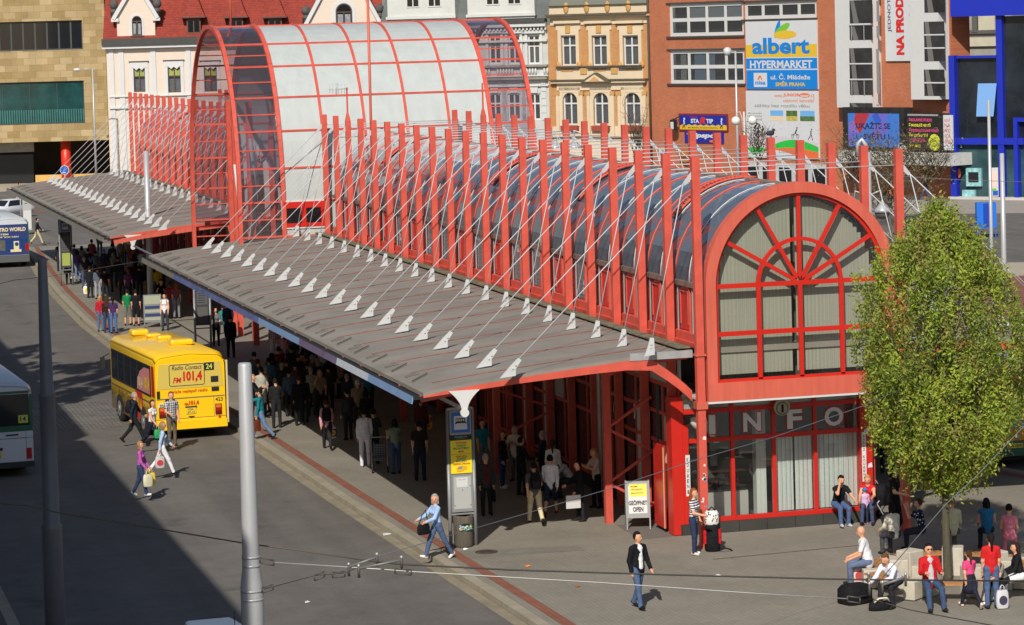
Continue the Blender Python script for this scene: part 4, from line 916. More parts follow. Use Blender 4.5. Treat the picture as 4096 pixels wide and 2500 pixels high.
def hill(x0,x1,zb,amp,mi,yy,ph=0.0):
    n=24; pts=[(X_(x0),yy,0.01),(X_(x1),yy,0.01)]+[(X_(x1+(x0-x1)*k/n),yy,Z_(zb)+amp*h_*math.sin(pi*(1-k/n)+ph)) for k in range(n+1)]; m.poly(pts,mi)
hill(2987,3272,560,.06,1,-.003,.6); hill(2987,3160,576,.05,5,-.005); hill(3080,3272,585,.10,2,-.007); hill(3050,3272,606,.06,3,-.009); hill(3010,3190,626,.09,0,-.011); hill(2987,3060,596,.02,4,-.008)
LB(o,m,'panel',[BWHT,BHIL,BPGR,BORG,BPGR,BHIL])
m=MB()
for x0,x1,ms in ((3084,3136,(0,1)),(3148,3192,(2,3)),(3203,3260,(0,2))):
    m.box(X_(x0),X_(x1),-.004,-.001,Z_(483),Z_(442),ms[0]); m.box(X_(x0),X_(x1),-.008,-.005,Z_(483),Z_(464),ms[1])
LB(o,m,'picture',[m_rgb('picture_sky',(110,175,230),rough=.5),m_rgb('picture_sand',(225,205,170),rough=.5),m_rgb('picture_green',(80,110,60),rough=.5,var=.5,scale=3),m_rgb('picture_meadow',(190,175,90),rough=.5,var=.3,scale=3)])
m=MB(); R2=random.Random(3)
for k in range(60):
    t=R2.random()*2*pi; q=R2.random()**.5; x=X_(3036)+.62*q*math.cos(t); zz=Z_(522)+.60*q*math.sin(t); s=.10; yy=-.010-.0002*k; m.poly([(x-s,yy,zz),(x,yy,zz-s),(x+s,yy,zz),(x,yy,zz+s)],0)
m.box(X_(3034),X_(3038),-.03,-.025,Z_(565),Z_(522))
for x in (3172,3192): m.tube([(X_(x)+.16*math.cos(2*pi*k/14),-.02,Z_(543)+.16*math.sin(2*pi*k/14)) for k in range(15)],.014,4,caps=False)
m.bar((X_(3172),-.02,Z_(543)),(X_(3184),-.02,Z_(530)),.02,.04); m.bar((X_(3192),-.02,Z_(543)),(X_(3184),-.02,Z_(530)),.02,.04); m.bar((X_(3182),-.02,Z_(532)),(X_(3189),-.02,Z_(516)),.02,.10); m.ell((X_(3190),-.02,Z_(510)),(.07,.02,.08),8,5)
m.bar((X_(3245),-.02,Z_(536)),(X_(3246),-.02,Z_(520)),.02,.14); m.ell((X_(3247),-.02,Z_(515)),(.06,.02,.07),8,5); m.bar((X_(3244),-.02,Z_(537)),(X_(3233),-.02,Z_(556)),.02,.05); m.bar((X_(3246),-.02,Z_(537)),(X_(3250),-.02,Z_(558)),.02,.05)
for px,py in ((3085,488),(3124,491),(3156,497),(3202,494),(3243,497),(3077,515),(3128,514)): m.poly([(X_(px)-.06,-.02,Z_(py)+.05),(X_(px),-.02,Z_(py)-.03),(X_(px)+.06,-.02,Z_(py)+.05),(X_(px),-.02,Z_(py))],0)
LB(o,m,'silhouette',BBLK)
m=MB(); m.text('www.',X_(3103),X_(3136),Z_(389),Z_(379),-.012,0); m.text('JUNIOR',X_(3138),X_(3203),Z_(389),Z_(373),-.012,0,bold=.03); leaf_m=m
m.poly([(X_(3222)+w_*.075*math.cos(t),-.010,Z_(381)+h_*.034*math.sin(t)) for t in [2*pi*k/20 for k in range(20)]],0); m.text('tour',X_(3206),X_(3240),Z_(388),Z_(377),-.016,1,bold=.04); m.text('.cz',X_(3245),X_(3261),Z_(388),Z_(377),-.012,0)
m.text('cestovní kancelář',X_(3138),X_(3261),Z_(408),Z_(393),-.012,0); m.text('zážitky bez rozdílu věku',X_(3021),X_(3241),Z_(433),Z_(415),-.012,2)
for k,t in enumerate(('pěší turistika','cykloturistika','dovolená')): m.text(t,X_(2990),X_(3050),Z_(459+12*k),Z_(450+12*k),-.012,2)
m.text('Liberec',X_(3116),X_(3180),Z_(612),Z_(596),-.016,2); LB(o,m,'lettering',[BORG,BWHT,BGRY])
o,w_,h_=board('shop_sign','small blue and yellow betting shop sign in a red frame on the brick wall','sign',2719,2906,461,519,.12)
m=MB(); m.box(-.12,w_+.12,0,.11,-.12,h_+.12,2); m.box(0,w_,-.004,-.001,h_*.32,h_,0); m.box(0,w_,-.004,-.001,0,h_*.32,1)
for k in range(16): m.box(w_*k/16,w_*(k+.5)/16,-.006,-.0045,h_*.28,h_*.36,1 if k%2 else 0)
LB(o,m,'panel',[m_rgb('sign_blue',(30,40,150),rough=.4),BYEL,m_rgb('sign_frame_red',(130,35,25),rough=.5)])
m=MB(); m.text('STA',w_*.24,w_*.42,h_*.45,h_*.75,-.01,0,bold=.05); m.text('R',w_*.42,w_*.56,h_*.40,h_*.88,-.012,1,bold=.06,shear=.3); m.text('TIP',w_*.57,w_*.72,h_*.45,h_*.75,-.01,0,bold=.05); m.text('BEZ MANIPULAČNÍHO POPLATKU',w_*.18,w_*.82,h_*.08,h_*.22,-.01,2,bold=.01); m.text('Vsadíte si',w_*.22,w_*.38,h_*.82,h_*.93,-.01,1)
for x in (.1,.9): m.ell((w_*x,-.01,h_*.72),(.12,.01,.12),8,5,0); m.bar((w_*x,-.01,h_*.65),(w_*x+.05,-.01,h_*.35),.02,.2,0); m.bar((w_*x,-.01,h_*.36),(w_*x-.22,-.01,h_*.1),.02,.1,2); m.bar((w_*x+.06,-.01,h_*.36),(w_*x+.1,-.01,h_*.08),.02,.1,2)
LB(o,m,'lettering',[BWHT,BRED,BBLK])
o,w_,h_=board('shop_sign','dark blue betting shop sign with white letters below the framed sign','sign',2738,2893,526,572,.10)
m=MB(); m.box(0,w_,0,.09,0,h_,0); m.text('tipspo',w_*.18,w_*.80,h_*.34,h_*.86,-.006,1,bold=.05,shear=.2); m.text('T',w_*.06,w_*.16,h_*.4,h_*.85,-.006,2,bold=.06); m.box(w_*.65,w_*.82,-.006,-.001,h_*.08,h_*.26,2); LB(o,m,'panel',[m_rgb('sign_blue',(30,40,150),rough=.4),BWHT,BORG])
o,w_,h_=board('round_pub_sign','round amber pub sign low on the brick wall','sign',2718,2764,594,650,.4)
m=MB(); m.poly([(w_/2+w_/2*math.cos(2*pi*k/24),0,h_/2+h_/2*math.sin(2*pi*k/24)) for k in range(24)],0); m.prism([(w_/2+w_/2*math.cos(2*pi*k/24),.002,h_/2+h_/2*math.sin(2*pi*k/24)) for k in range(24)],(0,.12,0),0); m.box(-.1,w_+.1,-.02,-.005,h_*.3,h_*.52,1); LB(o,m,'panel',[m_rgb('amber',(185,110,45),rough=.5,var=.2,scale=3),m_rgb('amber_band',(120,60,35),rough=.5)])
o,w_,h_=board('air_conditioner','white air conditioner box on the brick wall','air conditioner',2636,2668,592,640,.5)
m=MB(); m.box(0,w_,0,.4,0,h_,0); m.tube([(w_*.45,-.01,h_*.5),(w_*.45,-.02,h_*.5)],h_*.36,16,1); LB(o,m,'case',[WHITE,mat('fan_grille',(0.3,0.3,0.3),rough=.6)])
o,w_,h_=board('wall_lantern','dark iron sign lantern on a bracket by the brick wall','lantern',2676,2700,465,522,.9)
m=MB(); m.box(.1,w_-.1,0,.3,0,h_*.75,0); m.box(.2,w_-.2,-.01,-.001,h_*.1,h_*.6,1); m.bar((w_*.5,.15,h_*.75),(w_*.5,.9,h_),.06,.06,0); m.bar((w_*.2,.15,h_*.8),(w_*1.2,.15,h_*.8),.05,.05,0); LB(o,m,'case',[BLACK,WHITE])
o,w_,h_=board('vertical_banner','tall white banner with red and blue sideways letters between the glass stair towers','banner',3540,3665,-60,244,.16)
m=MB(); m.box(0,w_,0,.1,0,h_,0)
for k in range(6): m.box(w_*(.36+.045*k),w_*(.365+.045*k),-.004,-.001,0.05,h_*.6,1)
LB(o,m,'panel',[BWHT,m_rgb('banner_grey',(170,170,175),rough=.5)])
m=MB()
Mt=lambda x,zz: Matrix.Translation((x,0,zz)) @ Matrix.Rotation(-pi/2,4,'Y')
Zb=lambda py: (244-py)/304*h_
m.text('NA PRODEJ',0,h_*.96-Zb(220),0,w_*.33,-.01,0,bold=.06,M=Mt(w_*.68,Zb(220))); m.text('JEDNOTKY',0,h_*.98-Zb(128),0,w_*.13,-.01,1,bold=.01,M=Mt(w_*.22,Zb(128))); m.text('www.odbalon.cz',0,h_*.98-Zb(179),0,w_*.12,-.01,1,M=Mt(w_*.90,Zb(179)))
LB(o,m,'lettering',[BRED,m_rgb('navy',(35,40,90),rough=.5)])
o,w_,h_=board('video_screen','large outdoor video screen with blue and red picture in a black frame','screen',3371,3618,430,612,1.6)
def m_screen():
    m=bpy.data.materials.new('screen_picture'); m.use_nodes=True; n=m.node_tree.nodes; l=m.node_tree.links; b=n['Principled BSDF']; b.inputs['Base Color'].default_value=(.02,.02,.02,1); b.inputs['Roughness'].default_value=.5
    tc=n.new('ShaderNodeTexCoord'); v=n.new('ShaderNodeTexVoronoi'); v.inputs['Scale'].default_value=.75; l.new(tc.outputs['Object'],v.inputs['Vector'])
    r=n.new('ShaderNodeValToRGB'); r.color_ramp.interpolation='CONSTANT'; e=r.color_ramp.elements; e[0].color=(*srgb((60,130,225)),1); e[1].position=.42; e[1].color=(*srgb((120,110,215)),1)
    for p,c in ((.62,(150,115,205)),(.72,(200,40,60)),(.86,(45,95,215))): q=e.new(p); q.color=(*srgb(c),1)
    sp=n.new('ShaderNodeSeparateColor'); l.new(v.outputs['Color'],sp.inputs[0]); l.new(sp.outputs[0],r.inputs[0]); l.new(r.outputs[0],b.inputs['Emission Color']); b.inputs['Emission Strength'].default_value=.75; return m
m=MB(); m.box(0,w_,0,.9,0,h_,0); m.box(w_*.09,w_*.92,-.005,-.001,h_*.13,h_*.87,1); LB(o,m,'screen_case',[mat('screen_black',(0.02,0.02,0.02),rough=.5,var=.6,scale=1),m_screen()])
m=MB(); m.text('UKAŽTE SE',w_*.22,w_*.78,h_*.53,h_*.69,-.012,0,bold=.03); m.text('SVĚTU !',w_*.34,w_*.76,h_*.30,h_*.46,-.012,0,bold=.03); m.text('i',w_*.22,w_*.24,h_*.32,h_*.42,-.012,0); LB(o,m,'lettering',m_rgb('screen_ink',(28,40,85),rough=.5))
o,w_,h_=board('menu_sign_box','black advertising box with pink and yellow lines and a lime disc beside the screen','sign',3628,3758,455,598,1.6)
m=MB(); m.box(0,w_,0,1.3,0,h_,0); m.box(w_*.03,w_*.97,-.02,-.001,h_*.94,h_*.99,1); m.box(w_+.002,w_+.35,-.02,.3,-.1,h_*1.02,0); m.box(w_+.36,w_+1.25,.05,.2,0,h_*.97,2); m.poly([(w_*.84+.62*math.cos(2*pi*k/28),-.006,.55+.62*math.sin(2*pi*k/28)) for k in range(28)],3); LB(o,m,'case',[mat('box_black',(0.018,0.018,0.018),rough=.4),STEEL,BWHT,m_rgb('lime',(205,215,60),rough=.5)])
m=MB()
for k,(t,c) in enumerate((('SOLÁRNÍ STUDIO',0),('MODELÁŽ NEHTŮ',1),('PRODLUŽOVÁNÍ VLASŮ',0),('KADEŘNICTVÍ',1),('KOSMETIKA',0),('MASÁŽE',1))):
    zz=h_*(.84-.145*k); m.text(t,w_*.14,w_*(.14+.046*len(t)),zz-.15,zz+.13,-.012,c,bold=.03); m.box(w_*.07,w_*.11,-.012,-.008,zz-.1,zz-.03,c); m.box(w_*.07,w_*.11,-.012,-.008,zz+.02,zz+.09,c)
m.text('zde',w_*.76,w_*.9,.58,.8,-.012,2); m.text('v patře',w_*.68,w_*1.0,.25,.45,-.012,2)
for k,t in enumerate(('NOVĚ','NA','PATRO','FOR','SALE')): m.text(t,w_+.5,w_+1.1,h_*(.78-.15*k),h_*(.78-.15*k)+.3,.04,3)
LB(o,m,'lettering',[m_rgb('neon_pink',(230,80,140),rough=.5),m_rgb('neon_yellow',(240,220,60),rough=.5),BBLK,BRED])
# ---- blue glass building
F=Facade('blue_glass_building','dark glass building with bright blue frame at the right edge','commercial building',3812,213,4500,205)
BLUE=m_rgb('cobalt_frame',(26,44,172),rough=.45,var=.05,scale=.6); BGL=mat('dark_blue_glass',(0.018,0.024,0.032),rough=.07,var=.7,scale=.3,spec=.7); BGL2=mat('teal_shop_glass',(0.03,0.07,0.08),rough=.1,var=.6,scale=.4,spec=.6)
m=MB()
def bx(x0,x1,y0,y1,f,bk,mi): a,b,c,d=F.r(x0,x1,y0,y1); m.box(a,b,f,bk,c,d,mi)
bx(3812,4500,-120,58,-.5,8,0); bx(3992,4016,58,800,-.15,.4,0); bx(3806,3829,222,792,-.3,.4,0); bx(3829,4096,552,578,-.2,.4,0); bx(4062,4078,470,800,-.3,.3,0); bx(4062,4400,470,486,-.25,.3,0); bx(3829,3992,222,232,-.15,.3,0)
F.B(m,'blue_frame',BLUE)
m=MB(); bx(3829,3992,232,552,.2,.3,0); bx(4016,4500,58,552,.2,.3,0); bx(3829,4500,578,795,.25,.35,1); F.B(m,'glass_wall',[BGL,BGL2])
m=MB(); a,b,c,d=F.r(3912,3996,333,465); m.poly([(a,-.35,c),(b-.3,-.35,c),(b,-.35,d),(a+.2,-.35,d)],0); F.B(m,'pale_blue_banner',m_rgb('pale_banner',(120,168,225),rough=.5))
m=MB(); a,b,c,d=F.r(3865,3925,672,745); m.box(a,b,-.05,.2,c,d,0); m.box(a+.2,b-.2,-.07,-.051,c+.3,d-.3,1); a,b,c,d=F.r(3850,3900,760,790); m.box(a,b,-.05,.2,c,d,0); F.B(m,'lit_poster',[m_rgb('poster_aqua',(140,190,195),rough=.4,var=.4,scale=3),BBLK])
m=MB(); a,b,c,d=F.r(3835,3848,672,712); m.ell(((a+b)/2,-.2,(c+d)/2),((b-a)/2,.04,(d-c)/2),12,8); F.B(m,'round_red_sign',m_rgb('dull_red',(190,85,60),rough=.5))
m=MB(); a,b,c,d=F.r(3806,4500,790,800); m.box(a,b,-.5,.3,-.2,d); F.B(m,'base_ledge',GREYP)
# distant ramp and wall seen through the gap
F=Facade('distant_hillside_wall','pale retaining wall with sloping ramp glimpsed behind the blue frame','wall',3790,262,4040,258)
m=MB(); bx(3780,4050,-20,330,0,1,0); bx(3780,4050,150,185,-.3,-.05,1); bx(3780,4050,120,135,-.3,-.05,2); bx(3895,3915,60,130,-.35,-.05,2); a,b,c,d=F.r(3815,3860,90,300); m.prism([(a,-.6,c),(b+1,-.6,c),(a,-.6,d)],(0,.5,0),3)
bx(3920,3985,62,120,-.32,-.05,1); F.B(m,'plaster_wall',[mat('ramp_grey',srgb((150,148,140)),rough=.9,var=.2,scale=.4),mat('ramp_beige',srgb((185,180,160)),rough=.9,var=.15,scale=.5),mat('ramp_dark',srgb((88,88,84)),rough=.9,var=.3,scale=.5),BRK])
# ---- shade: the tall block and a big tree outside the picture to the left, whose shadows lie on the road
o=thing('shading_block','tall grey block outside the left edge whose shadow lies on the road','building',(0,0,0))
m=MB(); m.box(-22,1.75,36,80,-.2,16.2,0); m.box(-22,1.4,80,160,-.2,17.2,0)
for k in range(8): m.box(1.751,1.76,50+k*3.6,52+k*3.6,4,6,1); m.box(1.751,1.76,50+k*3.6,52+k*3.6,9,11,1)
m.build('block_wall',[GREYW,DARKGL],o)
# ---------------------------------------------------------------- vehicles
def m_plain(n,c,r=.35,coat=.4,**k): return m_rgb(n,c,rough=r,coat=coat,**k)
TYRE=mat('tyre_rubber',(0.015,0.015,0.015),rough=.85); RIM=mat('wheel_rim',(0.30,0.30,0.31),rough=.5,metal=.4)
BUSGL=mat('bus_glass',(0.015,0.018,0.02),rough=.06,spec=.6)
def busring(y,hw,zb,zt,rs=.30,inset=0.0):
    P=[(-hw,zb),(-hw-.0,1.35)]
    n=5
    for k in range(n+1):
        a=pi/2*k/n; P.append((-hw+inset+rs*1.1*(1-math.cos(a)),zt-.06-rs+rs*math.sin(a)))
    P.append((0,zt+.02))
    P+= [(-x,z) for x,z in P[:-1][::-1]]
    return [(x,y,z) for x,z in P]
def wheel(o,x,y,r=.48,wd=.28):
    m=MB(); c=Vector((x,y,r)); s=1 if x>0 else -1
    m.tube([(x-s*wd,y,r),(x-s*.03,y,r),(x,y,r)],[r,r,r*.9],20,0); t=m.build('wheel',TYRE,o,local=True)
    m=MB(); m.tube([(x+s*.002,y,r),(x+s*.012,y,r)],r*.58,18,0); m.tube([(x+s*.012,y,r),(x+s*.04,y,r)],[r*.3,r*.2],12,0); m.build('rim',RIM,t,local=True)
def bus(name,label,loc,rz,L,paint,roof,sidewin=6,hw=1.23,zt=3.02):
    o=thing(name,label,'bus',loc,rz)
    B=lambda m,n,mm,par=None: m.build(n,mm,par or o,local=True)
    m=MB(); m.loft([busring(.10,hw-.05,.55,zt-.10),busring(.0,hw-.02,.42,zt-.16),busring(.25,hw,.36,zt),busring(L-.3,hw,.36,zt),busring(L,hw-.1,.45,zt-.12)][1:])
    B(m,'body',paint)
    m=MB(); R=busring(0,hw+.012,.4,zt+.012)[3:-3]
    m.loft([[(x*.985,.02,z-.12) for x,_,z in R],[(x,.28,z) for x,_,z in R],[(x,L-.35,z) for x,_,z in R],[(x*.97,L-.02,z-.1) for x,_,z in R]],caps=False); B(m,'roof',roof)
    for s in (-1,1):
        y0=.62; n=sidewin; st=(L-1.1)/n
        for k in range(n):
            ya=y0+k*st; yb=ya+st-.07; m=MB()
            m.box(*sorted((s*(hw+.004),s*(hw+.012))),ya,yb,1.52,2.48,0)
            w_=B(m,'side_window',BUSGL); m=MB()
            for (a,b,c,d) in ((ya-.03,yb+.03,1.47,1.52),(ya-.03,yb+.03,2.48,2.53),(ya-.035,ya,1.52,2.48),(yb,yb+.035,1.52,2.48),(ya,yb,2.16,2.19)): m.box(*sorted((s*(hw+.003),s*(hw+.022))),a,b,c,d)
            B(m,'window_frame',BLACK,w_)
        for y in (1.9,L-1.7):
            m=MB(); m.poly([(s*(hw+.006),y+.6*math.cos(t),.42+.58*math.sin(t)) for t in [pi*k/12 for k in range(13)]]); B(m,'wheel_arch',BLACK); wheel(o,s*(hw+.02),y)
        m=MB(); m.box(*sorted((s*(hw+.003),s*(hw+.016))),.35,L-.4,1.24,1.27); B(m,'side_trim',mat('dark_trim',(0.05,0.05,0.05),rough=.6))
    m=MB(); m.box(-hw+.12,hw-.12,.5,L-.4,.22,.5); B(m,'underframe',BLACK)
    m=MB(); m.box(-hw+.15,hw-.15,L-.12,L+.012,1.35,2.55); B(m,'windscreen',BUSGL)
    m=MB(); m.bar((-hw-.02,L-.15,2.3),(-hw-.22,L+.1,2.15),.03,.03); m.box(-hw-.30,-hw-.14,L+.05,L+.13,1.72,2.15); B(m,'mirror',BLACK)
    return o,B
YEL=m_plain('bus_yellow',(250,202,18),.3,.5); YELR=m_plain('bus_yellow_roof',(248,200,28),.35,.4,var=.06,scale=1.2)
YP=(14.68,97.15,-.14); o,B=bus('yellow_bus','yellow city bus with radio station advertising standing at the kerb',YP,math.radians(4.6),7.5,YEL,YELR,6)
RD=m_plain('bus_red_letter',(200,40,30),.4,0); NVY=m_plain('bus_ink',(30,36,60),.4,0); BEI=m_plain('bus_rear_film',(214,190,92),.25,.3); PAL=m_plain('film_white',(225,215,170),.4,0)
y=-.004
m=MB(); 
m.add([(-1.19,.015,1.77),(1.17,.015,1.77),(1.10,.028,2.62),(-1.10,.028,2.62)],[(0,1,2,3)],0); 
m.prism([(-1.17,.0,1.77),(1.15,.0,1.77),(1.08,.0,2.62),(-1.08,.0,2.62)],(0,-.012,0),0); B(m,'rear_window',BEI)
m=MB()
def rrect(mb,x0,x1,z0,z1,yy,r,t,mi):
    P=[]
    for cx,cz,a0 in ((x1-r,z1-r,0),(x0+r,z1-r,pi/2),(x0+r,z0+r,pi),(x1-r,z0+r,3*pi/2)):
        for k in range(5): a=a0+pi/2*k/4; P.append((cx+r*math.cos(a),yy,cz+r*math.sin(a)))
    mb.tube(P+[P[0]],t,4,mi,caps=False)
rrect(m,-.72,.50,1.86,2.58,-.016,.07,.012,1)
m.text('Radio Contact',-.63,.42,2.40,2.55,-.018,1,bold=.005,shear=.25); m.text('FM',-.60,-.30,1.96,2.15,-.018,0,bold=.03,shear=.2); m.text('101,4',-.24,.42,1.95,2.34,-.018,0,bold=.05)
m.text('Vaše nejlepší rádio',-.62,.60,1.58,1.72,-.012,0,bold=.01,shear=.25); m.text('FM',-.22,-.09,1.16,1.26,-.012,0,bold=.03); m.text('101,4',-.06,.28,1.15,1.33,-.012,0,bold=.05); m.text('423',.86,1.12,1.25,1.38,-.012,1,bold=.01)
m.text('VIA',-.13,.08,1.0,1.07,-.03,1); m.text('67-15',-.13,.12,.90,.97,-.03,1)
B(m,'lettering',[RD,NVY])
m=MB(); m.box(.50,.84,-.03,-.012,2.34,2.60,0); m.text('24',.56,.78,2.38,2.56,-.034,1,bold=.02); B(m,'route_display',[BLACK,m_plain('display_lime',(200,215,90),.5,0)])
m=MB(); m.box(-1.18,1.18,-.02,.02,1.43,1.455); m.box(-1.2,1.2,-.02,.02,.74,.75); m.box(.80,.81,-.012,.02,.76,1.42); B(m,'panel_seam',mat('seam_grey',(0.2,0.18,0.12),rough=.6))
m=MB(); m.box(.72,.98,-.028,-.012,1.92,2.12); m.box(.74,1.0,-.012,.01,1.60,1.75); m.box(-1.17,-1.06,-.012,.01,1.42,1.72); B(m,'dark_vent',BLACK)
m=MB(); m.box(-.18,.17,-.025,-.002,.88,1.09); B(m,'number_plate',m_plain('plate_yellow',(226,196,60),.5,0))
m=MB(); m.box(-.20,.20,-.035,-.002,1.10,1.14); m.poly([(-.12,-.014,.80),(.14,-.014,.80),(.01,-.014,.72)]); B(m,'plate_lamp',BLACK)
for x in (-1.0,.96):
    m=MB(); m.box(x-.11,x+.11,-.03,.0,.80,1.16,0); m.box(x-.09,x+.09,-.04,-.03,1.03,1.14,1); m.box(x-.09,x+.09,-.04,-.03,.92,1.01,2); m.box(x-.09,x+.09,-.04,-.03,.82,.90,3); B(m,'tail_light',[BLACK,m_plain('amber_lens',(230,110,30),.2,.5),m_plain('red_lens',(180,20,20),.2,.5),m_plain('dark_lens',(110,20,20),.2,.5)])
m=MB(); m.tube([(.99,-.001,.72),(.99,-.03,.72)],.05,10); B(m,'reflector',RD)
m=MB(); m.box(-1.24,1.24,-.10,.06,.38,.66); B(m,'bumper',YEL,None)
m=MB(); m.tube([(-1.02,-.012,1.20),(-1.02,-.022,1.20)],.12,16,0); m.text('70',-1.09,-.95,1.14,1.26,-.026,1,bold=.02); B(m,'speed_disc',[PAL,NVY])
# side advertising on the left flank: red wedge with lettering, window films
m=MB(); xx=-1.23-.008; m.poly([(xx,1.9,.50),(xx,3.0,.50),(xx,3.15,1.44),(xx,2.0,1.44)],0); m.poly([(xx-.0,.06,1.5),(xx,.5,1.5),(xx,.5,2.55),(xx,.14,2.55)],0)
m.poly([(xx-.02,.66+.0,1.54),(xx-.02,2.7,1.54),(xx-.02,2.62,1.9),(xx-.02,2.2,2.2),(xx-.02,1.5,2.4),(xx-.02,.66,2.42)],1)
MS=Matrix.Translation((xx-.01,0,0)) @ Matrix.Rotation(-pi/2,4,'Z')
m.text('101,4',-2.95,-2.1,.65,1.25,0,2,bold=.05,M=MS); m.text('Radio Contact',-5.9,-3.3,.95,1.2,0,3,bold=.01,shear=.2,M=MS); m.text('Den zlých písní',-1.75,-.35,.85,1.1,0,3,bold=.01,shear=.2,M=MS)
MS2=Matrix.Translation((xx-.03,0,0)) @ Matrix.Rotation(-pi/2,4,'Z'); m.text('101,4',-1.5,-.7,1.6,2.1,0,2,bold=.05,M=MS2); m.text('101,4',-2.5,-1.75,1.6,2.0,0,4,bold=.05,M=MS2)
B(m,'side_advert',[RD,m_plain('film_pink',(214,140,140),.35,.2),m_plain('advert_yellow',(240,200,60),.4,0),m_plain('side_letter',(120,95,20),.5,0),PAL])
for (yy,x0,w1,d1,h1,mi) in ((6.3,-.35,.62,.62,.20,0),(5.3,-.05,.5,.5,.12,0),(4.2,.08,.5,.5,.15,0),(3.1,.35,.55,.5,.08,1),(2.2,.22,.8,.6,.2,0)):
    m=MB(); m.prism([(x0-w1/2,yy-d1/2,3.03),(x0+w1/2,yy-d1/2,3.03),(x0+w1/2,yy+d1/2,3.03),(x0-w1/2,yy+d1/2,3.03)],(0,0,h1)); q=m.build('roof_hatch',[YELR,STEEL][mi],o,local=True,bevel=.07)
# open rear door leaf on the right
m=MB(); m.box(1.26,1.30,-.02,.62,.55,2.62,0); m.box(1.252,1.308,.04,.56,1.3,2.55,1); m.box(1.25,1.31,-.04,-.02,.5,2.65,2); B(m,'door',[YEL,BUSGL,m_plain('door_edge_cream',(215,200,160),.5,0)])
# --- white and green bus at the left edge
WB=m_plain('bus_white',(205,212,220),.35,.4,var=.03,scale=1); GRB=m_plain('bus_green',(18,92,66),.35,.4)
o,B=bus('white_bus','white and green city bus at the left edge, route number fourteen on its back',(7.55,91.3,-.14),math.radians(3.0),11,WB,WB,7)
m=MB(); m.prism([(-1.18,.0,1.62),(1.18,.0,1.62),(1.10,.0,2.62),(-1.10,.0,2.62)],(0,-.014,0)); B(m,'rear_window',BUSGL)
m=MB(); m.box(-1.21,1.21,-.010,.05,1.44,1.62); m.box(-1.12,1.12,-.012,.05,2.64,2.72); m.box(1.12,1.21,-.016,.05,1.6,2.6); m.box(-1.21,-1.12,-.016,.05,1.6,2.6); B(m,'green_band',GRB)
m=MB(); m.box(.76,1.06,-.035,-.015,1.70,1.95,0); m.text('14',.82,1.0,1.75,1.91,-.04,1,bold=.02); B(m,'route_display',[m_plain('display_lime',(200,215,90),.5,0),NVY])
m=MB(); m.box(-1.2,1.2,-.013,.02,1.22,1.235); m.box(-1.2,1.2,-.013,.02,.40,.41); m.box(.98,.99,-.013,.02,.42,1.42); m.box(.35,.75,-.016,.02,1.31,1.36,1); B(m,'panel_seam',[mat('seam_dark',(0.1,0.1,0.11),rough=.6),NVY])
m=MB(); m.box(-.18,.20,-.025,-.002,.62,.86,0); m.text('LIA',-.1,.12,.76,.83,-.03,1); m.text('58-50',-.13,.16,.65,.72,-.03,1); B(m,'number_plate',[m_plain('plate_yellow',(226,196,60),.5,0),NVY])
m=MB(); m.box(-.22,.24,-.04,-.002,.87,.95); m.poly([(-.13,-.014,.58),(.15,-.014,.58),(.01,-.014,.48)]); B(m,'plate_lamp',BLACK)
for x in (-1.05,1.07): m=MB(); m.box(x-.08,x+.08,-.03,.0,.55,.9); B(m,'tail_light',m_plain('red_lens',(180,20,20),.2,.5))
m=MB(); m.box(-1.22,1.22,-.08,.06,.30,.48); B(m,'bumper',m_plain('bumper_dark',(40,42,46),.5,0))
m=MB(); m.prism([(-.5,3.2,3.03),(.3,3.2,3.03),(.3,4.2,3.03),(-.5,4.2,3.03)],(0,0,.22)); m.build('roof_hatch',WB,o,local=True,bevel=.06)
# --- distant bus with electronics advertising
o,B=bus('distant_bus','distant bus with a blue electronics advert across its back',(15.75,175.2,-.14),math.radians(2),10,WB,WB,6)
m=MB(); m.box(-1.20,1.20,-.016,.05,.78,2.62,0); m.box(-1.2,1.2,-.020,-.0165,1.0,1.75,1); m.box(-1.1,-.2,-.024,-.021,1.05,1.7,2); m.box(.3,.62,-.024,-.021,1.1,1.6,3); m.tube([(.48,-.025,1.42),(.48,-.03,1.42)],.12,12,1); m.box(.1,.75,-.026,-.0245,.95,1.1,3)
m.text('ELECTRO WORLD',-1.1,1.05,2.20,2.44,-.024,3,bold=.04); m.text('SVĚTEM',-.9,.0,1.98,2.12,-.024,3,bold=.03); m.text('NEJLEPŠÍCH CEN',-1.0,.6,1.80,1.93,-.024,3,bold=.03); B(m,'rear_advert',[m_plain('advert_blue',(45,62,120),.4,0),m_plain('advert_deep',(25,60,120),.4,0),m_plain('advert_photo',(90,90,85),.5,0,var=.5,scale=3),PAL])
m=MB(); m.box(-1.22,1.22,-.06,.04,.34,.76); B(m,'bumper',m_plain('bumper_grey',(90,92,95),.5,0))
m=MB(); m.box(1.15,1.22,-.03,.3,.8,2.7); B(m,'green_band',GRB)
for x in (-1.1,1.1): m=MB(); m.box(x-.09,x+.09,-.035,-.017,.98,1.45); B(m,'tail_light',m_plain('red_lens',(180,20,20),.2,.5))
m=MB(); m.tube([(-.9,2,3.05),(-1.15,.6,4.3),(-1.4,-.6,4.9)],.05,6); B(m,'trolley_pole',m_plain('bus_red_letter',(200,40,30)))
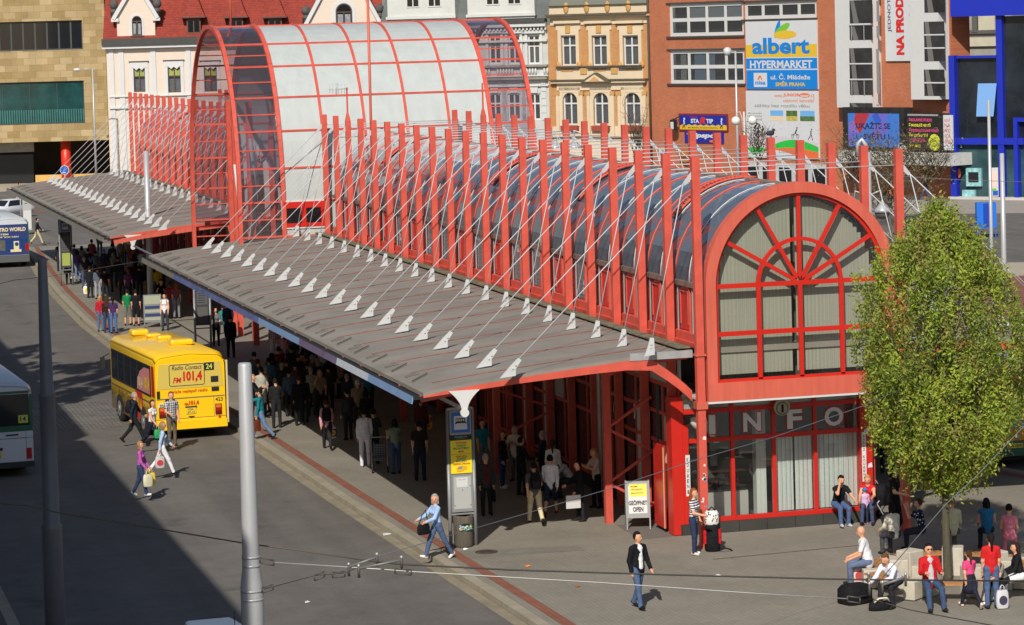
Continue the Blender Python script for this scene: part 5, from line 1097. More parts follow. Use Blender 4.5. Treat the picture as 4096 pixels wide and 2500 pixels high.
# --- bus on the right beyond the tree
o,B=bus('orange_bus','grey, orange and green bus half hidden behind the leafy tree',(37.6,79.3,-.14),math.radians(-1),11,m_plain('bus_orange',(226,140,30),.35,.4),m_plain('bus_grey',(150,155,162),.4,.2),7)
m=MB(); m.box(-1.2,1.2,-.012,.05,.42,.88); B(m,'green_band',GRB)
m=MB(); m.box(-1.2,1.2,-.012,.05,1.22,1.62); B(m,'grey_band',m_plain('bus_grey',(150,155,162)))
m=MB(); m.prism([(-1.18,.0,1.65),(1.18,.0,1.65),(1.10,.0,2.62),(-1.10,.0,2.62)],(0,-.014,0)); B(m,'rear_window',BUSGL)
m=MB(); m.box(-.95,-.43,-.02,-.003,.66,.80,0); m.text('LBN 80-81',-.92,-.46,.69,.77,-.024,1,bold=.02); B(m,'number_plate',[m_plain('plate_yellow',(226,196,60),.5,0),NVY])
m=MB(); m.tube([(-.62,-.02,1.0),(-.62,-.05,1.0)],[.09,.06],12); B(m,'chrome_badge',STEEL)
# --- white van whose roof shows at the bottom edge
p=G(800,2520,1.95); o=thing('white_van','white van at the bottom edge with a box and whip aerial on its roof','van',(p.x+.1,p.y-1.9,-.14),math.radians(2))
m=MB(); rings=[]
for yy,zt,zb,hw_ in ((-1.9,1.0,.4,.85),(-1.85,1.25,.35,.9),(-1.0,1.35,.3,.93),(-.3,2.0,.3,.90),(.2,2.08,.3,.90),(2.2,2.08,.3,.90),(2.45,1.9,.32,.88)):
    rings.append([(-hw_,yy,zb),(-hw_,yy,max(zb+.2,zt*.55)),(-hw_*.86,yy,zt-.06),(-hw_*.7,yy,zt),(hw_*.7,yy,zt),(hw_*.86,yy,zt-.06),(hw_,yy,max(zb+.2,zt*.55)),(hw_,yy,zb)])
m.loft(rings); m.build('body',WB,o,local=True)
m=MB(); m.prism([(-.45,.6,2.09),(.75,.6,2.09),(.6,1.9,2.09),(-.35,1.9,2.09)],(0,0,.22)); m.build('roof_box',m_plain('box_white',(225,225,225)),o,local=True,bevel=.08)
m=MB(); m.tube([(.35,.3,2.05),(.32,.2,2.75)],.008,5); m.build('aerial',BLACK,o,local=True)
m=MB(); m.box(-.75,.75,2.44,2.47,1.3,1.75); m.box(-.92,-.895,-.1,1.9,1.25,1.75); m.box(.895,.92,-.1,1.9,1.25,1.75); m.build('window',BUSGL,o,local=True)
for x in (-.9,.9):
    for yy in (-1.15,1.55): wheel(o,x,yy,.32,.2)
# --- white estate car at the far left
p=G(30,872,-.14); o=thing('parked_car','white car parked beyond the distant bus at the left edge','car',(p.x,p.y,-.14),math.radians(-50))
m=MB(); rings=[]
for yy,zt,hw_ in ((-2.1,.75,.75),(-2.0,.9,.82),(-1.0,.98,.86),(-.4,1.4,.78),(.2,1.48,.76),(1.2,1.44,.76),(1.9,1.05,.80),(2.1,.8,.76)):
    rings.append([(-hw_,yy,.3),(-.86,yy,.75 if zt>.75 else zt*.8),(-hw_*.8,yy,zt-.03),(0,yy,zt),(hw_*.8,yy,zt-.03),(.86,yy,.75 if zt>.75 else zt*.8),(hw_,yy,.3)])
m.loft(rings); m.build('body',WB,o,local=True)
m=MB(); m.add([(-.7,-1.0,1.0),(.7,-1.0,1.0),(.58,-.42,1.385),(-.58,-.42,1.385)],[(0,1,2,3)]); 
for s in (-1,1): m.add([(s*.80,-.7,.98),(s*.80,1.4,.98),(s*.66,1.1,1.38),(s*.66,-.35,1.38)],[(0,1,2,3)])
m.build('window',BUSGL,o,local=True)
for x in (-.84,.84):
    for yy in (-1.3,1.3): wheel(o,x,yy,.31,.2)
# ---------------------------------------------------------------- stop pillars, signs, bin
GP=mat('pillar_grey',(0.27,0.28,0.29),rough=.45,metal=.2,var=.06,scale=3); GPL=mat('pillar_case',(0.42,0.43,0.42),rough=.5,var=.04,scale=2)
PILB=m_rgb('pillar_blue',(30,95,185),rough=.4); INK=m_rgb('pillar_ink',(30,45,70),rough=.5)
def pillar(name,label,ax,bx,y,kind,rz=0.0,h=3.66,z0=0.0):
    c=(ax+bx)/2; wd=bx-ax; o=thing(name,label,'bus stop sign',(c,y,z0),rz,'bus stop pillars along the platform')
    B=lambda m,n,mm: m.build(n,mm,o,local=True)
    for x in (-wd/2,wd/2):
        m=MB(); m.tube([(x,0,0),(x,0,2.2),(x,0,2.201),(x,0,h)],[.05,.05,.043,.043],10); B(m,'post',GP)
    a=wd/2-.055
    m=MB(); m.box(-wd/2,wd/2,-.05,.05,h-.05,h+.02); B(m,'top_bar',GP)
    m=MB(); m.box(-a,a,-.06,.06,2.96,h-.06,0); m.box(-a+.035,a-.035,-.066,-.061,3.02,h-.10,1); m.box(-a*.62,a*.62,-.070,-.0665,3.10,h-.2,2)
    zz=3.27; m.box(-a*.45,a*.45,-.075,-.071,zz,zz+.13,3)
    for k in range(4): m.box(-a*.40+k*a*.21,-a*.40+k*a*.21+a*.13,-.079,-.0755,zz+.05,zz+.11,2)
    for x in (-.25,.28): m.tube([(x*a/.5*.9,-.076,zz),(x*a/.5*.9,-.08,zz)],.022,8,3)
    B(m,'stop_sign',[GP,PILB,mat('stop_white',(0.6,0.62,0.64),rough=.4),BLACK])
    m=MB(); m.box(-a,a,-.055,.05,2.82,2.955,0); m.text('FÜGNEROVA',-a*.6,a*.6,2.885,2.94,-.06,1,bold=.01); m.text('nástupiště číslo 1',-a*.5,a*.5,2.84,2.87,-.06,1); B(m,'name_plate',[BLACK,m_rgb('plate_letter',(150,165,165),rough=.5)])
    if kind=='front':
        m=MB(); m.box(-a,a,-.055,.05,1.94,2.815,0); 
        for t,x,z,c2 in (('VÝSTUPNÍ',.52,2.72,1),('STANICE',.42,2.645,2),('PRO AUTOBUSY',.74,2.575,2),('MHD',.26,2.49,1),('NÁSTUPNÍ',.52,2.365,1),('STANICE',.42,2.30,2),('PRO LINKU',.50,2.235,2),('LIBEREC-PRAHA',.84,2.165,1)): m.text(t,-a*x,a*x,z,z+.055,-.06,c2,bold=.03)
        m.box(-a*.98,a*.98,-.058,-.0555,2.445,2.452,1)
        m.prism([(-a*.5,-.06,2.05),(-a*.4,-.06,2.12),(a*.1,-.06,2.15),(a*.5,-.06,2.12),(a*.5,-.06,2.04),(0,-.06,1.99),(-a*.45,-.06,1.98)],(0,-.003,0),3); m.prism([(-a*.38,-.064,2.06),(-a*.32,-.064,2.11),(a*.05,-.064,2.13),(0,-.064,2.06)],(0,-.002,0),4)
        B(m,'notice',[m_rgb('notice_yellow',(238,214,30),rough=.45),m_rgb('notice_red',(190,50,30),rough=.5),m_rgb('notice_green',(40,120,90),rough=.5),m_rgb('coach_yellow',(225,170,40),rough=.5),m_rgb('coach_glass',(110,140,160),rough=.4)])
        m=MB(); m.box(-a-.01,a+.01,-.07,.06,.92,1.92,0); m.box(-a+.05,a-.05,-.076,-.071,1.0,1.86,1); m.box(-a*.55,a*.5,-.081,-.077,1.58,1.83,2); m.text('Jízdní řády',-a*.4,a*.3,1.76,1.79,-.084,3)
        for x,z in ((-.75,1.1),(.75,1.1),(.0,1.5),(.75,1.6)): m.ell((x*a,-.08,z),(.014,.01,.014),6,4,3)
        B(m,'timetable_case',[GP,GPL,WHITE,INK])
    else:
        m=MB(); m.box(-a,a,-.055,.05,1.0,2.815,0); m.box(-a*.8,a*.8,-.06,-.0555,1.9,2.7,1); m.box(-a*.8,a*.8,-.06,-.0555,1.1,1.8,2 if kind=='green' else 1)
        for k in range(7): m.box(-a*.65,a*.4,-.064,-.0605,1.98+.1*k,2.01+.1*k,3)
        B(m,'timetable_case',[mat('case_dark',(0.06,0.062,0.065),rough=.4),mat('case_dark_sheet',(0.11,0.11,0.11),rough=.5),[mat('case_sheet_green',(0.35,0.42,0.1),rough=.5),WHITE][0 if kind=='green' else 1],INK])
    m=MB(); m.box(-wd/2,wd/2,-.03,.03,.84,.89); B(m,'crossbar',GP)
    return o
pillar('bus_stop_pillar','tall grey stop pillar with yellow notice nearest the camera',17.79,18.47,73.04,'front')
p=G(815,1392); pillar('bus_stop_pillar','stop pillar with blue bus sign standing behind the yellow bus',p.x-.35,p.x+.33,p.y,'dark')
p=G(268,1142); pillar('bus_stop_pillar','dark stop pillar with a lime sheet at the far queue under the far canopy',p.x-.33,p.x+.33,p.y,'green')
p=G(128,930); o=thing('timetable_stand','pale grey timetable stand on the island beside the distant bus','timetable stand',(p.x-.3,p.y,-.13),0)
m=MB(); m.box(-.30,.30,-.1,.1,.3,3.0,0); m.box(-.26,.26,-.11,-.101,.4,1.7,1)
for k in range(4): m.box(-.15,.02,-.115,-.101,2.2+.18*k,2.24+.18*k,2)
m.tube([(-.42,0,0),(-.42,0,3.1)],.05,8,3); m.build('panel',[GPL,WHITE,INK,GP],o,local=True)
# timetable board on the grey pole further along
p=G(612,1310); o=thing('timetable_board','pale timetable board fixed beside the tall pole under the far canopy','notice board',(p.x,p.y,0),0)
m=MB(); m.box(-.42,.42,-.06,.06,.25,1.55,0); m.box(-.38,.38,-.07,-.061,1.1,1.5,1); 
for k in range(4): m.box(-.36,.36,-.07,-.061,.35+.18*k,.48+.18*k,2 if k%2 else 1)
m.tube([(-.38,0,0),(-.38,0,.3)],.03,6,0); m.tube([(.38,0,0),(.38,0,.3)],.03,6,0); m.build('panel',[GP,m_rgb('board_pale',(165,170,150),rough=.6),m_rgb('board_navy',(40,60,110),rough=.6)],o,local=True)
# litter bin between the front pillar's posts
o=thing('litter_bin','dark round concrete litter bin full of rubbish between the front pillar posts','litter bin',(18.13,73.0,0))
m=MB(); m.lathe([(.24,0),(.25,.05),(.26,.45),(.27,.80),(.25,.83),(.20,.83),(.2,.6),(.0,.58)],(0,0,0),18); m.build('drum',mat('bin_concrete',(0.10,0.085,0.065),rough=.9,var=.3,scale=4,streak=True),o,local=True)
m=MB(); m.prism([(.14*math.cos(2*pi*k/12)*1.25,-.272,.55+.10*math.sin(2*pi*k/12)) for k in range(12)],(0,.02,0),0); R2=random.Random(5)
for k in range(22): m.ell((R2.uniform(-.15,.15),-.27+R2.uniform(-.02,.01),.53+R2.uniform(-.05,.06)),(.035,.02,.03),6,4,1+k%4)
m.build('rubbish',[BLACK,WHITE,m_rgb('rubbish_green',(90,160,110),rough=.5),m_rgb('rubbish_blue',(120,170,190),rough=.5),m_rgb('rubbish_tan',(190,170,130),rough=.6)],o,local=True)
# A-board
p=G(2555,2108); o=thing('folding_sign_board','folding aluminium pavement board reading open beside the lattice post','A-board',(p.x-.02,p.y+.0,0),math.radians(-14))
A=mat('aluminium',(0.22,0.225,0.23),rough=.4,metal=.5)
for s,nm in ((-1,'front_panel'),(1,'back_panel')):
    m=MB(); zt=1.28; f=lambda z: s*(.05+.33*(1-z/zt)); e=.02*s
    def P(x0,x1,z0,z1,o_,mi): m.add([(x0,f(z0)+o_,z0),(x1,f(z0)+o_,z0),(x1,f(z1)+o_,z1),(x0,f(z1)+o_,z1),(x0,f(z0)+o_-e,z0),(x1,f(z0)+o_-e,z0),(x1,f(z1)+o_-e,z1),(x0,f(z1)+o_-e,z1)],[(0,1,2,3),(4,7,6,5),(0,4,5,1),(1,5,6,2),(2,6,7,3),(3,7,4,0)],mi)
    P(-.33,.33,.30,1.26,0,0)
    for x in (-.31,.31): m.bar((x,f(.02),.0),(x,f(zt),zt),.035,.035,0)
    if s<0:
        P(-.25,.25,.42,1.14,-.004,1); P(-.22,.25,.86,1.19,-.008,2)
        MM=Matrix.Translation((0,f(.0)-.012,0)) @ Matrix.Rotation(math.atan(.33/zt)*-1,4,'X')
        for t,x,z,h1 in (('GEÖFFNET',.25,.66,.14),('OPEN',.14,.48,.13)): m.text(t,-x,x,z,z+h1,-.004,3,bold=.03,M=MM)
        for k,t in enumerate(('PROSÍME','VSTUPUJTE','JEDNOTLIVĚ')): m.text(t,-.18,[.0,.12,.14][k],1.14-.09*k,1.19-.09*k,-.004,3,bold=.01,M=MM)
    m.build(nm,[A,WHITE,m_rgb('paper_yellow',(232,214,90),rough=.6),BLACK],o,local=True)
# ---------------------------------------------------------------- poles and lamps
PG=mat('pole_grey',(0.46,0.47,0.49),rough=.42,metal=.25,var=.06,scale=1.5); PD=mat('pole_shade_grey',(0.13,0.135,0.155),rough=.5,metal=.2,var=.15,scale=1)  # PD: left pole's grey darkened, the shade on it put into the colour
def pole(name,label,base,prof,m_=PG,bands=()):
    o=thing(name,label,'pole',base); m=MB(); m.lathe(prof,(0,0,0),24); m.build('shaft',m_,o,local=True)
    for z,r in bands: b=MB(); b.tube([(0,0,z-.02),(0,0,z+.02)],r,20); b.build('clamp_band',STEEL,o,local=True)
    return o
d0=50.0
b=D(1013,2520,d0); z=lambda py: D(1000,py,d0).z
P1=pole('trolley_pole','tall light grey trolley wire pole standing in the road nearest the camera',(b.x,b.y,-.14),[(.20,0),(.20,z(2380)+.14),(.195,z(2335)+.14),(.155,z(2270)+.14),(.15,z(2200)+.14),(.118,z(1455)+.14),(.10,z(1445)+.14),(0,z(1443)+.14)],PG,((z(2225)+.14,.160),(z(2260)+.14,.160),(z(2360)+.14,.203),(z(2395)+.14,.203)))
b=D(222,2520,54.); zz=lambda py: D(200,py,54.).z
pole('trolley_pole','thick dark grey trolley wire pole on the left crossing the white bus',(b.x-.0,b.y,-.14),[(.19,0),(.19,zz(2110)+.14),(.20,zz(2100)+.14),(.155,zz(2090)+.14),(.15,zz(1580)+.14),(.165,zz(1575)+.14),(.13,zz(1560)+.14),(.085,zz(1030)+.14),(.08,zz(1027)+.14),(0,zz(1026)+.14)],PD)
p=G(618,1255); pz=ATY(588,605,p.y).z
pole('canopy_pole','slim grey pole rising through the far canopy roof',(p.x-.15,p.y,0),[(.15,0),(.15,pz-3),(.14,pz-2.98),(.13,pz),(0,pz+.01)],PG)
for (x0,yb,yt,r,dp,lb) in ((3972,1292,398,.085,128,'tallest thin grey pole between the blue building and the tree'),(4019,1200,612,.13,135,'stout grey pole at the right behind the tree top')):
    b=D(x0,yb,dp); t=D(x0-10,yt,dp); pole('street_pole',lb,(b.x,b.y,-.14),[(r,0),(r,(t.z-b.z)*.3),(r*.8,t.z+.14),(0,t.z+.15)],PG)
def lamp(name,label,px,pyb,pyt,dp,build,cat='street lamp'):
    b=D(px,pyb,dp); t=D(px,pyt,dp); o=thing(name,label,cat,(b.x,b.y,-.14),-YAW); h=t.z+.14; build(o,h,dp/F_PX); return o
def L1(o,h,k):
    m=MB(); m.tube([(0,0,0),(0,0,h)],[.11,.07],8); m.tube([(0,0,h-.05),(-48*k,0,h)],.05,6); m.build('post',PG,o,local=True)
    m=MB(); m.ell((-62*k,0,h-.1),(16*k,.18,.16),10,6); m.build('lamp_head',WHITE_ST,o,local=True)
lamp('street_lamp','single arm street lamp in front of the sandstone office',386,735,272,262,L1)
def L2(o,h,k):
    m=MB(); m.tube([(0,0,0),(0,0,h)],[.12,.07],8); m.tube([(0,0,h-.05),(-30*k,0,h+.02)],.05,6); m.build('post',PG,o,local=True)
    m=MB(); m.lathe([(.1,-.02),(.28,-.15),(.30,-.4),(.16,-.6),(0,-.62)],(-32*k,0,h+.3),12); m.build('lamp_head',WHITE_ST,o,local=True)
lamp('street_lamp','street lamp with one drum head before the brick block',2955,760,203,205,L2)
def L3(o,h,k):
    m=MB(); m.tube([(0,0,0),(0,0,h)],[.09,.06],8)
    for s in (-1,1): m.tube([(s*.12,0,h-1.5),(s*.14,0,h-.4),(s*.28,0,h),(s*.5,0,h-.02),(s*.56,0,h-.3)],.03,6)
    m.build('post',WHITE_ST,o,local=True)
    for s in (-1,1): m=MB(); m.ell((s*.58,0,h-.62),(.31,.31,.31),14,10); m.build('globe',mat('globe_white',(.75,.75,.73),rough=.25),o,local=True)
lamp('globe_lamp','twin globe lamp before the white travel board',2984,800,446,200,L3)
def L4(o,h,k):
    m=MB(); m.tube([(0,0,0),(0,0,h-.2)],[.09,.06],8); m.tube([(0,0,h-.2),(.1,0,h+.05),(.3,0,h)],.03,6); m.build('post',WHITE_ST,o,local=True); m=MB(); m.ell((.34,0,h-.38),(.29,.29,.29),14,10); m.build('globe',mat('globe_white',(.75,.75,.73),rough=.25),o,local=True)
lamp('globe_lamp','single globe lamp beside the last right column',3600,900,575,190,L4)
def L5(o,h,k):
    m=MB(); m.tube([(0,0,0),(0,0,h-.4)],.14,10); m.tube([(-.02,0,h-.5),(-.06,0,h-.1),(-.2,0,h+.1),(-.34,0,h-.05),(-.36,0,h-.5)],.09,8); m.build('post',PG,o,local=True)
    for s in (-1,1):
        m=MB(); m.tube([(0,0,h-2.1),(s*.5,0,h-1.9),(s*.55,0,h-2.3)],.03,6); m.lathe([(.02,.5),(.12,.32),(.30,.12),(.36,0),(.33,0),(.0,.02)],(s*.55,0,h-2.75),14); m.ell((s*.55,0,h-2.78),(.30,.30,.25),12,8,1); m.build('bell_head',[STEEL,mat('bell_glass',(.12,.11,.10),rough=.15)],o,local=True)
lamp('bell_lamp','grey hooked lamp post with two bell heads behind the right columns',3478,1050,566,112,L5)
for px,py,dp in ((2222,592,160),(2298,592,157)):
    b=D(px,py,dp); o=thing('bell_lamp','bell shaped lamp head hanging behind the barrel roof, '+('left of the pair' if px<2250 else 'right of the pair'),'street lamp',(b.x,b.y,-.14),-YAW); h=b.z+.14
    m=MB(); m.tube([(.5,0,0),(.5,0,h+.8),(0,0,h+.95),(0,0,h+.4)],.05,6); m.build('post',PG,o,local=True); m=MB(); m.lathe([(.02,.55),(.12,.35),(.38,.12),(.46,0),(.0,-.02)],(0,0,h),14); m.build('bell_head',STEEL,o,local=True)
# blue round direction sign at the far left
b=D(258,680,225); o=thing('round_road_sign','round blue road sign with white arrow before the red round column','road sign',(b.x,b.y,-.14),-YAW); h=b.z+.14
m=MB(); m.tube([(0,.05,0),(0,.05,h+.4)],.04,6,2); m.tube([(0,0,h),(0,-.02,h)],.36,20,1); m.tube([(0,-.021,h),(0,-.03,h)],.32,20,0); m.bar((-.1,-.035,h-.15),(.08,-.035,h+.2),.02,.09,1,up=(0,-1,0)); m.bar((-.16,-.035,h-.2),(.1,-.035,h-.2),.02,.07,1); m.build('disc',[PILB,WHITE,STEEL],o,local=True)
# blue box on legs and sign on a pole near the blue building
b=G(3945,950,-.13); o=thing('blue_box','bright blue newspaper box on thin legs before the blue building','newspaper box',(b.x,b.y,-.13),-YAW)
m=MB(); m.box(-.6,.6,-.3,.3,.6,2.15,0); m.box(-.2,.22,-.31,-.301,.65,2.1,1)
for x in (-.55,.55): m.bar((x,-.2,0),(x,-.2,.6),.05,.05,0)
m.build('case',[m_rgb('box_blue',(25,110,215),rough=.4),m_rgb('box_blue_deep',(12,60,170),rough=.4)],o,local=True)
b=D(3976,728,150); o=thing('hanging_advert','small white advert panel hung on the thin pole','sign',(b.x,b.y,b.z-.75),-YAW+.2)
m=MB(); m.box(-.22,.22,-.04,.04,0,1.5,0); m.box(-.19,.19,-.05,-.041,.5,1.3,1); m.box(-.1,.19,-.052,-.0505,.05,.3,2); m.box(-.19,.1,-.053,-.0525,.3,.42,3); m.build('panel',[WHITE,m_rgb('advert_peach',(225,205,195),rough=.5),PILB,BGRN],o,local=True)
# ---------------------------------------------------------------- overhead wires
WIRE=mat('wire_dark',(0.035,0.033,0.032),rough=.6); WIREL=mat('wire_steel',(0.42,0.42,0.40),rough=.4,metal=.4); WIREB=mat('wire_bluish',(0.13,0.15,0.18),rough=.5); WBR=mat('wire_brown',(0.10,0.08,0.065),rough=.7)
def wire(label,pts,dep,r,m_,deps=None):
    P=[D(x,y,(deps[i] if deps else dep)) for i,(x,y) in enumerate(pts)]
    m=MB(); m.tube(P,r,6); return tag(m.build('overhead_wire',m_),label,'wire',None)
wire('thick brown contact wire slung from the left edge past the nearest pole',[(-200,1990),(0,2015),(110,2022),(230,2050),(540,2100),(960,2170),(1240,2208),(1505,2248)],50.5,.013,WBR)
wire('thick dark contact wire crossing the paving to the right edge',[(1505,2248),(1620,2258),(2050,2280),(2700,2300),(3400,2318),(4300,2326)],50.5,.016,WIRE)
wire('bright steel span wire from the nearest pole to the bald man',[(1100,2250),(1540,2278),(1640,2286),(2400,2330),(3000,2372),(3390,2395)],50,.011,WIREL)
wire('thin bluish span wire rising over the glass room',[(1510,2225),(1800,2142),(2100,2055),(2440,1955),(2790,1838),(3090,1750),(3440,1628),(3600,1560)],52,.007,WIREB,[50,52,54,56,58,60,62,63])
wire('thin dark span wire low between the nearest pole and its insulator',[(1050,2358),(1260,2302),(1380,2292),(1440,2265)],50,.008,WIRE)
wire('thin dark wire leaving the bottom right corner',[(3480,2395),(3640,2440),(4200,2545)],50,.010,WIRE)
wire('thin bluish wire climbing across the tree trunk',[(3530,2310),(3780,2020),(3900,1910),(4110,1690),(4260,1540)],50,.008,WIREB)
wire('thin dark wire by the left pole over the shaded road',[(-100,1160),(60,1120),(200,1105),(470,1060),(560,1045)],60,.006,WIRE)
wire('thin grey wire passing behind the right columns over the plaza',[(3500,697),(3700,712),(3900,722),(4200,730)],120,.012,WIREB)
wire('sloping pale stay wire beyond the right of the tree',[(3990,1035),(4120,1170)],90,.02,WIREL)
def hanger(label,pairs,ext):
    m=MB(); dp=49.6
    for a,b in pairs:
        A=D(*a,dp); Bp=D(*b,dp); m.tube([A,Bp],.022,8,0)
        for q in (A,Bp): m.tube([q+Vector((0,0,.04)),q+Vector((0,0,-.16))],.024,8,1); m.ell(q+Vector((0,0,.05)),(.03,.03,.03),8,5,2)
    for a,b in ext: 
        A=D(*a,dp); Bp=D(*b,dp); dv=(Bp-A); s=Vector((0,0,.045))
        m.tube([A+s,Bp+s],.014,6,1); m.tube([A-s,Bp-s],.014,6,1); m.tube([A+s,A-s],.014,6,1); m.tube([Bp+s,Bp-s],.014,6,1)
    tag(m.build('wire_hanger',[mat('hanger_grey',(0.20,0.20,0.19),rough=.5,metal=.3),mat('hanger_iron',(0.07,0.065,0.055),rough=.6),STEEL]),label,'wire hanger','trolley wire hangers')
hanger('twin bar wire hanger over the road beside the nearest pole',[((1395,2268),(1508,2228)),((1435,2274),(1606,2240))],[((1040,2240),(1095,2252)),((1048,2362),(1092,2348)),((1258,2312),(1298,2296)),((1580,2284),(1645,2290)),((1330,2300),(1380,2296))])
hanger('twin bar wire hanger in front of the seated bald man',[((3475,2305),(3478,2345)),((3530,2340),(3622,2308))],[((3390,2395),(3440,2402))])
# ---------------------------------------------------------------- tree with its ring of seats
TC=ATY(3788,2310,63.4); TC.z=0
def leafy_tree(c,h,rmax,n,leaf,label,name='street_tree',seed=3,trunk=.105,z0=2.5,zw=.46,cols=None,cat='tree',lim=1.0):
    R=random.Random(seed); o=thing(name,label,cat,c)
    m=MB(); m.tube([(0,0,0),(.02,0,.2),(0,.01,1.6),(.03,0,2.6),(.02,.03,h*.6),(0,0,h*.93)],[trunk*1.25,trunk,trunk*.88,trunk*.8,trunk*.35,.01],10)
    tips=[]
    def rad(z):
        t=(z-z0)/(h-z0)
        if t<0 or t>1: return 0
        q=1-t/zw if t<zw else (t-zw)/(1-zw)
        return rmax*max(0,1-q*q)**(.5 if t<zw else .72)
    for k in range(46):
        a=R.uniform(0,2*pi); zb=R.uniform(z0-.1,h*.62); 
        ln=R.uniform(.55,1.0); zt=min(h*.97,zb+R.uniform(1.0,2.6)); r=rad(zt)*ln
        p0=Vector((0,0,zb)); p2=Vector((r*math.cos(a),r*math.sin(a),zt)); p1=p0.lerp(p2,.5)+Vector((math.cos(a)*r*.18,math.sin(a)*r*.18,-.15))
        m.tube([p0,p1,p2],[.04,.022,.006],5); tips.append((p0,p1,p2))
        for q in range(4):
            b0=p1.lerp(p2,R.random()); b1=b0+Vector((R.uniform(-.4,.4),R.uniform(-.4,.4),R.uniform(.3,.9))); m.tube([b0,b1],[.012,.004],4); tips.append((b0,b0.lerp(b1,.5),b1))
    m.build('trunk',mat('bark',(0.085,0.075,0.05),rough=.95,var=.3,scale=6,bump=.4,streak=True),o,local=True)
    N=n; rs=np.random.RandomState(seed)
    # clump centres fill the crown volume, leaves gather round them
    nc=int(N/80); cc=[]
    while len(cc)<nc:
        z=rs.uniform(z0-.15,h); r=rad(z)
        if r<=0: continue
        q=rs.rand()**.5; a=rs.uniform(0,2*pi)
        if rs.rand()>(.30+.70*q)*(1.0 if z<h*.62 else .62): continue
        wob=1+.10*math.sin(3*a+z*1.7)+.07*math.sin(7*a-z*2.3)+.06*math.sin(13*a+z*5)
        cc.append((r*q*wob*math.cos(a),r*q*wob*math.sin(a),z,(0,0,1,1,2,2,3)[rs.randint(0,7)]))
    cc=np.array(cc); ids=rs.randint(0,nc,N); ctr=cc[ids,:3]+rs.normal(0,1,(N,3))*np.array([.085,.085,.20])*lim
    ax=rs.normal(0,1,(N,3)); ax[:,2]+=.5; ax/=np.linalg.norm(ax,axis=1)[:,None]
    bx_=np.cross(ax,rs.normal(0,1,(N,3))); bx_/=np.linalg.norm(bx_,axis=1)[:,None]
    s=leaf*rs.uniform(.6,1.25,N)[:,None]
    v=np.stack([ctr-ax*s,ctr+bx_*s*.42,ctr+ax*s,ctr-bx_*s*.42],1).reshape(-1,3)
    me=bpy.data.meshes.new('crown'); me.from_pydata(v.tolist(),[],np.arange(4*N).reshape(-1,4).tolist())
    for mm in cols: me.materials.append(mm)
    mi=np.where(rs.rand(N)<.25,rs.randint(0,len(cols),N),cc[ids,3].astype(int)).clip(0,len(cols)-1); me.polygons.foreach_set('material_index',mi.astype(np.int32)); me.update()
    q=bpy.data.objects.new('crown',me); COL.objects.link(q); q.parent=o
    return o
def m_leaf(n,c,tr=.3):
    m=bpy.data.materials.new(n); m.use_nodes=True; nn=m.node_tree.nodes; l=m.node_tree.links; b=nn['Principled BSDF']; b.inputs['Base Color'].default_value=(*c,1); b.inputs['Roughness'].default_value=.55; b.inputs['Specular IOR Level'].default_value=.3
    t=nn.new('ShaderNodeBsdfTranslucent'); t.inputs[0].default_value=(c[0]*1.2,c[1]*1.3,c[2]*.8,1); x=nn.new('ShaderNodeMixShader'); x.inputs[0].default_value=tr; l.new(b.outputs[0],x.inputs[1]); l.new(t.outputs[0],x.inputs[2]); l.new(x.outputs[0],nn['Material Output'].inputs[0]); return m
LEAF=[m_leaf('leaf_fresh',(0.37,0.44,0.06)),m_leaf('leaf_green',(0.27,0.36,0.048)),m_leaf('leaf_olive',(0.32,0.29,0.085)),m_leaf('leaf_deep',(0.16,0.22,0.04))]
leafy_tree(TC,8.9,2.16,92000,.054,'young leafy tree with fresh yellow green egg shaped crown in the seat ring',cols=LEAF)
OAKL=[m_leaf('twig_brown',(0.20,0.16,0.09)),m_leaf('twig_bud',(0.24,0.22,0.09)),m_leaf('twig_dark',(0.13,0.10,0.06))]
def bare_shrub(label,px,pyb,dp,h,r,n,seed,cat='shrub',leaves=True):
    R=random.Random(seed); b=D(px,pyb,dp); o=thing('bare_shrub',label,cat,(b.x,b.y,-.14)); base=b.z+.14; m=MB()
    m.tube([(0,0,0),(0,0,base+.2)],.06,6)
    for k in range(n):
        a=R.uniform(0,2*pi); ln=R.uniform(.5,1); p0=Vector((R.uniform(-.3,.3)*r,R.uniform(-.3,.3)*r,base+R.uniform(0,.4)*h)); p1=p0+Vector((math.cos(a)*r*.5*ln,math.sin(a)*r*.5*ln,h*.35*ln)); p2=p1+Vector((math.cos(a+R.uniform(-.6,.6))*r*.4*ln,math.sin(a)*r*.4*ln,h*R.uniform(.1,.4)*ln))
        m.tube([p0,p1,p2],[.03,.018,.006],4)
        for q in range(4): s=p1.lerp(p2,R.random()); m.tube([s,s+Vector((R.uniform(-.5,.5),R.uniform(-.5,.5),R.uniform(.1,.7)))],[.012,.005],3)
    m.build('branches',mat('twig_bark',(0.11,0.085,0.06),rough=.95,var=.3,scale=3),o,local=True)
    if leaves:
        rs=np.random.RandomState(seed); N=leaves; c=rs.normal(0,1,(N,3))*np.array([r*.42,r*.42,h*.22])+np.array([0,0,base+h*.5])
        ax=rs.normal(0,1,(N,3)); ax/=np.linalg.norm(ax,axis=1)[:,None]; bb=np.cross(ax,rs.normal(0,1,(N,3))); bb/=np.linalg.norm(bb,axis=1)[:,None]; s=.10*rs.uniform(.5,1.2,N)[:,None]
        v=np.stack([c-ax*s,c+bb*s*.4,c+ax*s,c-bb*s*.4],1).reshape(-1,3); me=bpy.data.meshes.new('crown'); me.from_pydata(v.tolist(),[],np.arange(4*N).reshape(-1,4).tolist())
        for mm in OAKL: me.materials.append(mm)
        me.polygons.foreach_set('material_index',rs.randint(0,3,N).astype(np.int32)); me.update(); q=bpy.data.objects.new('crown',me); COL.objects.link(q); q.parent=o
bare_shrub('brown spring shrub below the video screen',3420,745,190,4.0,2.4,40,1,leaves=1100)
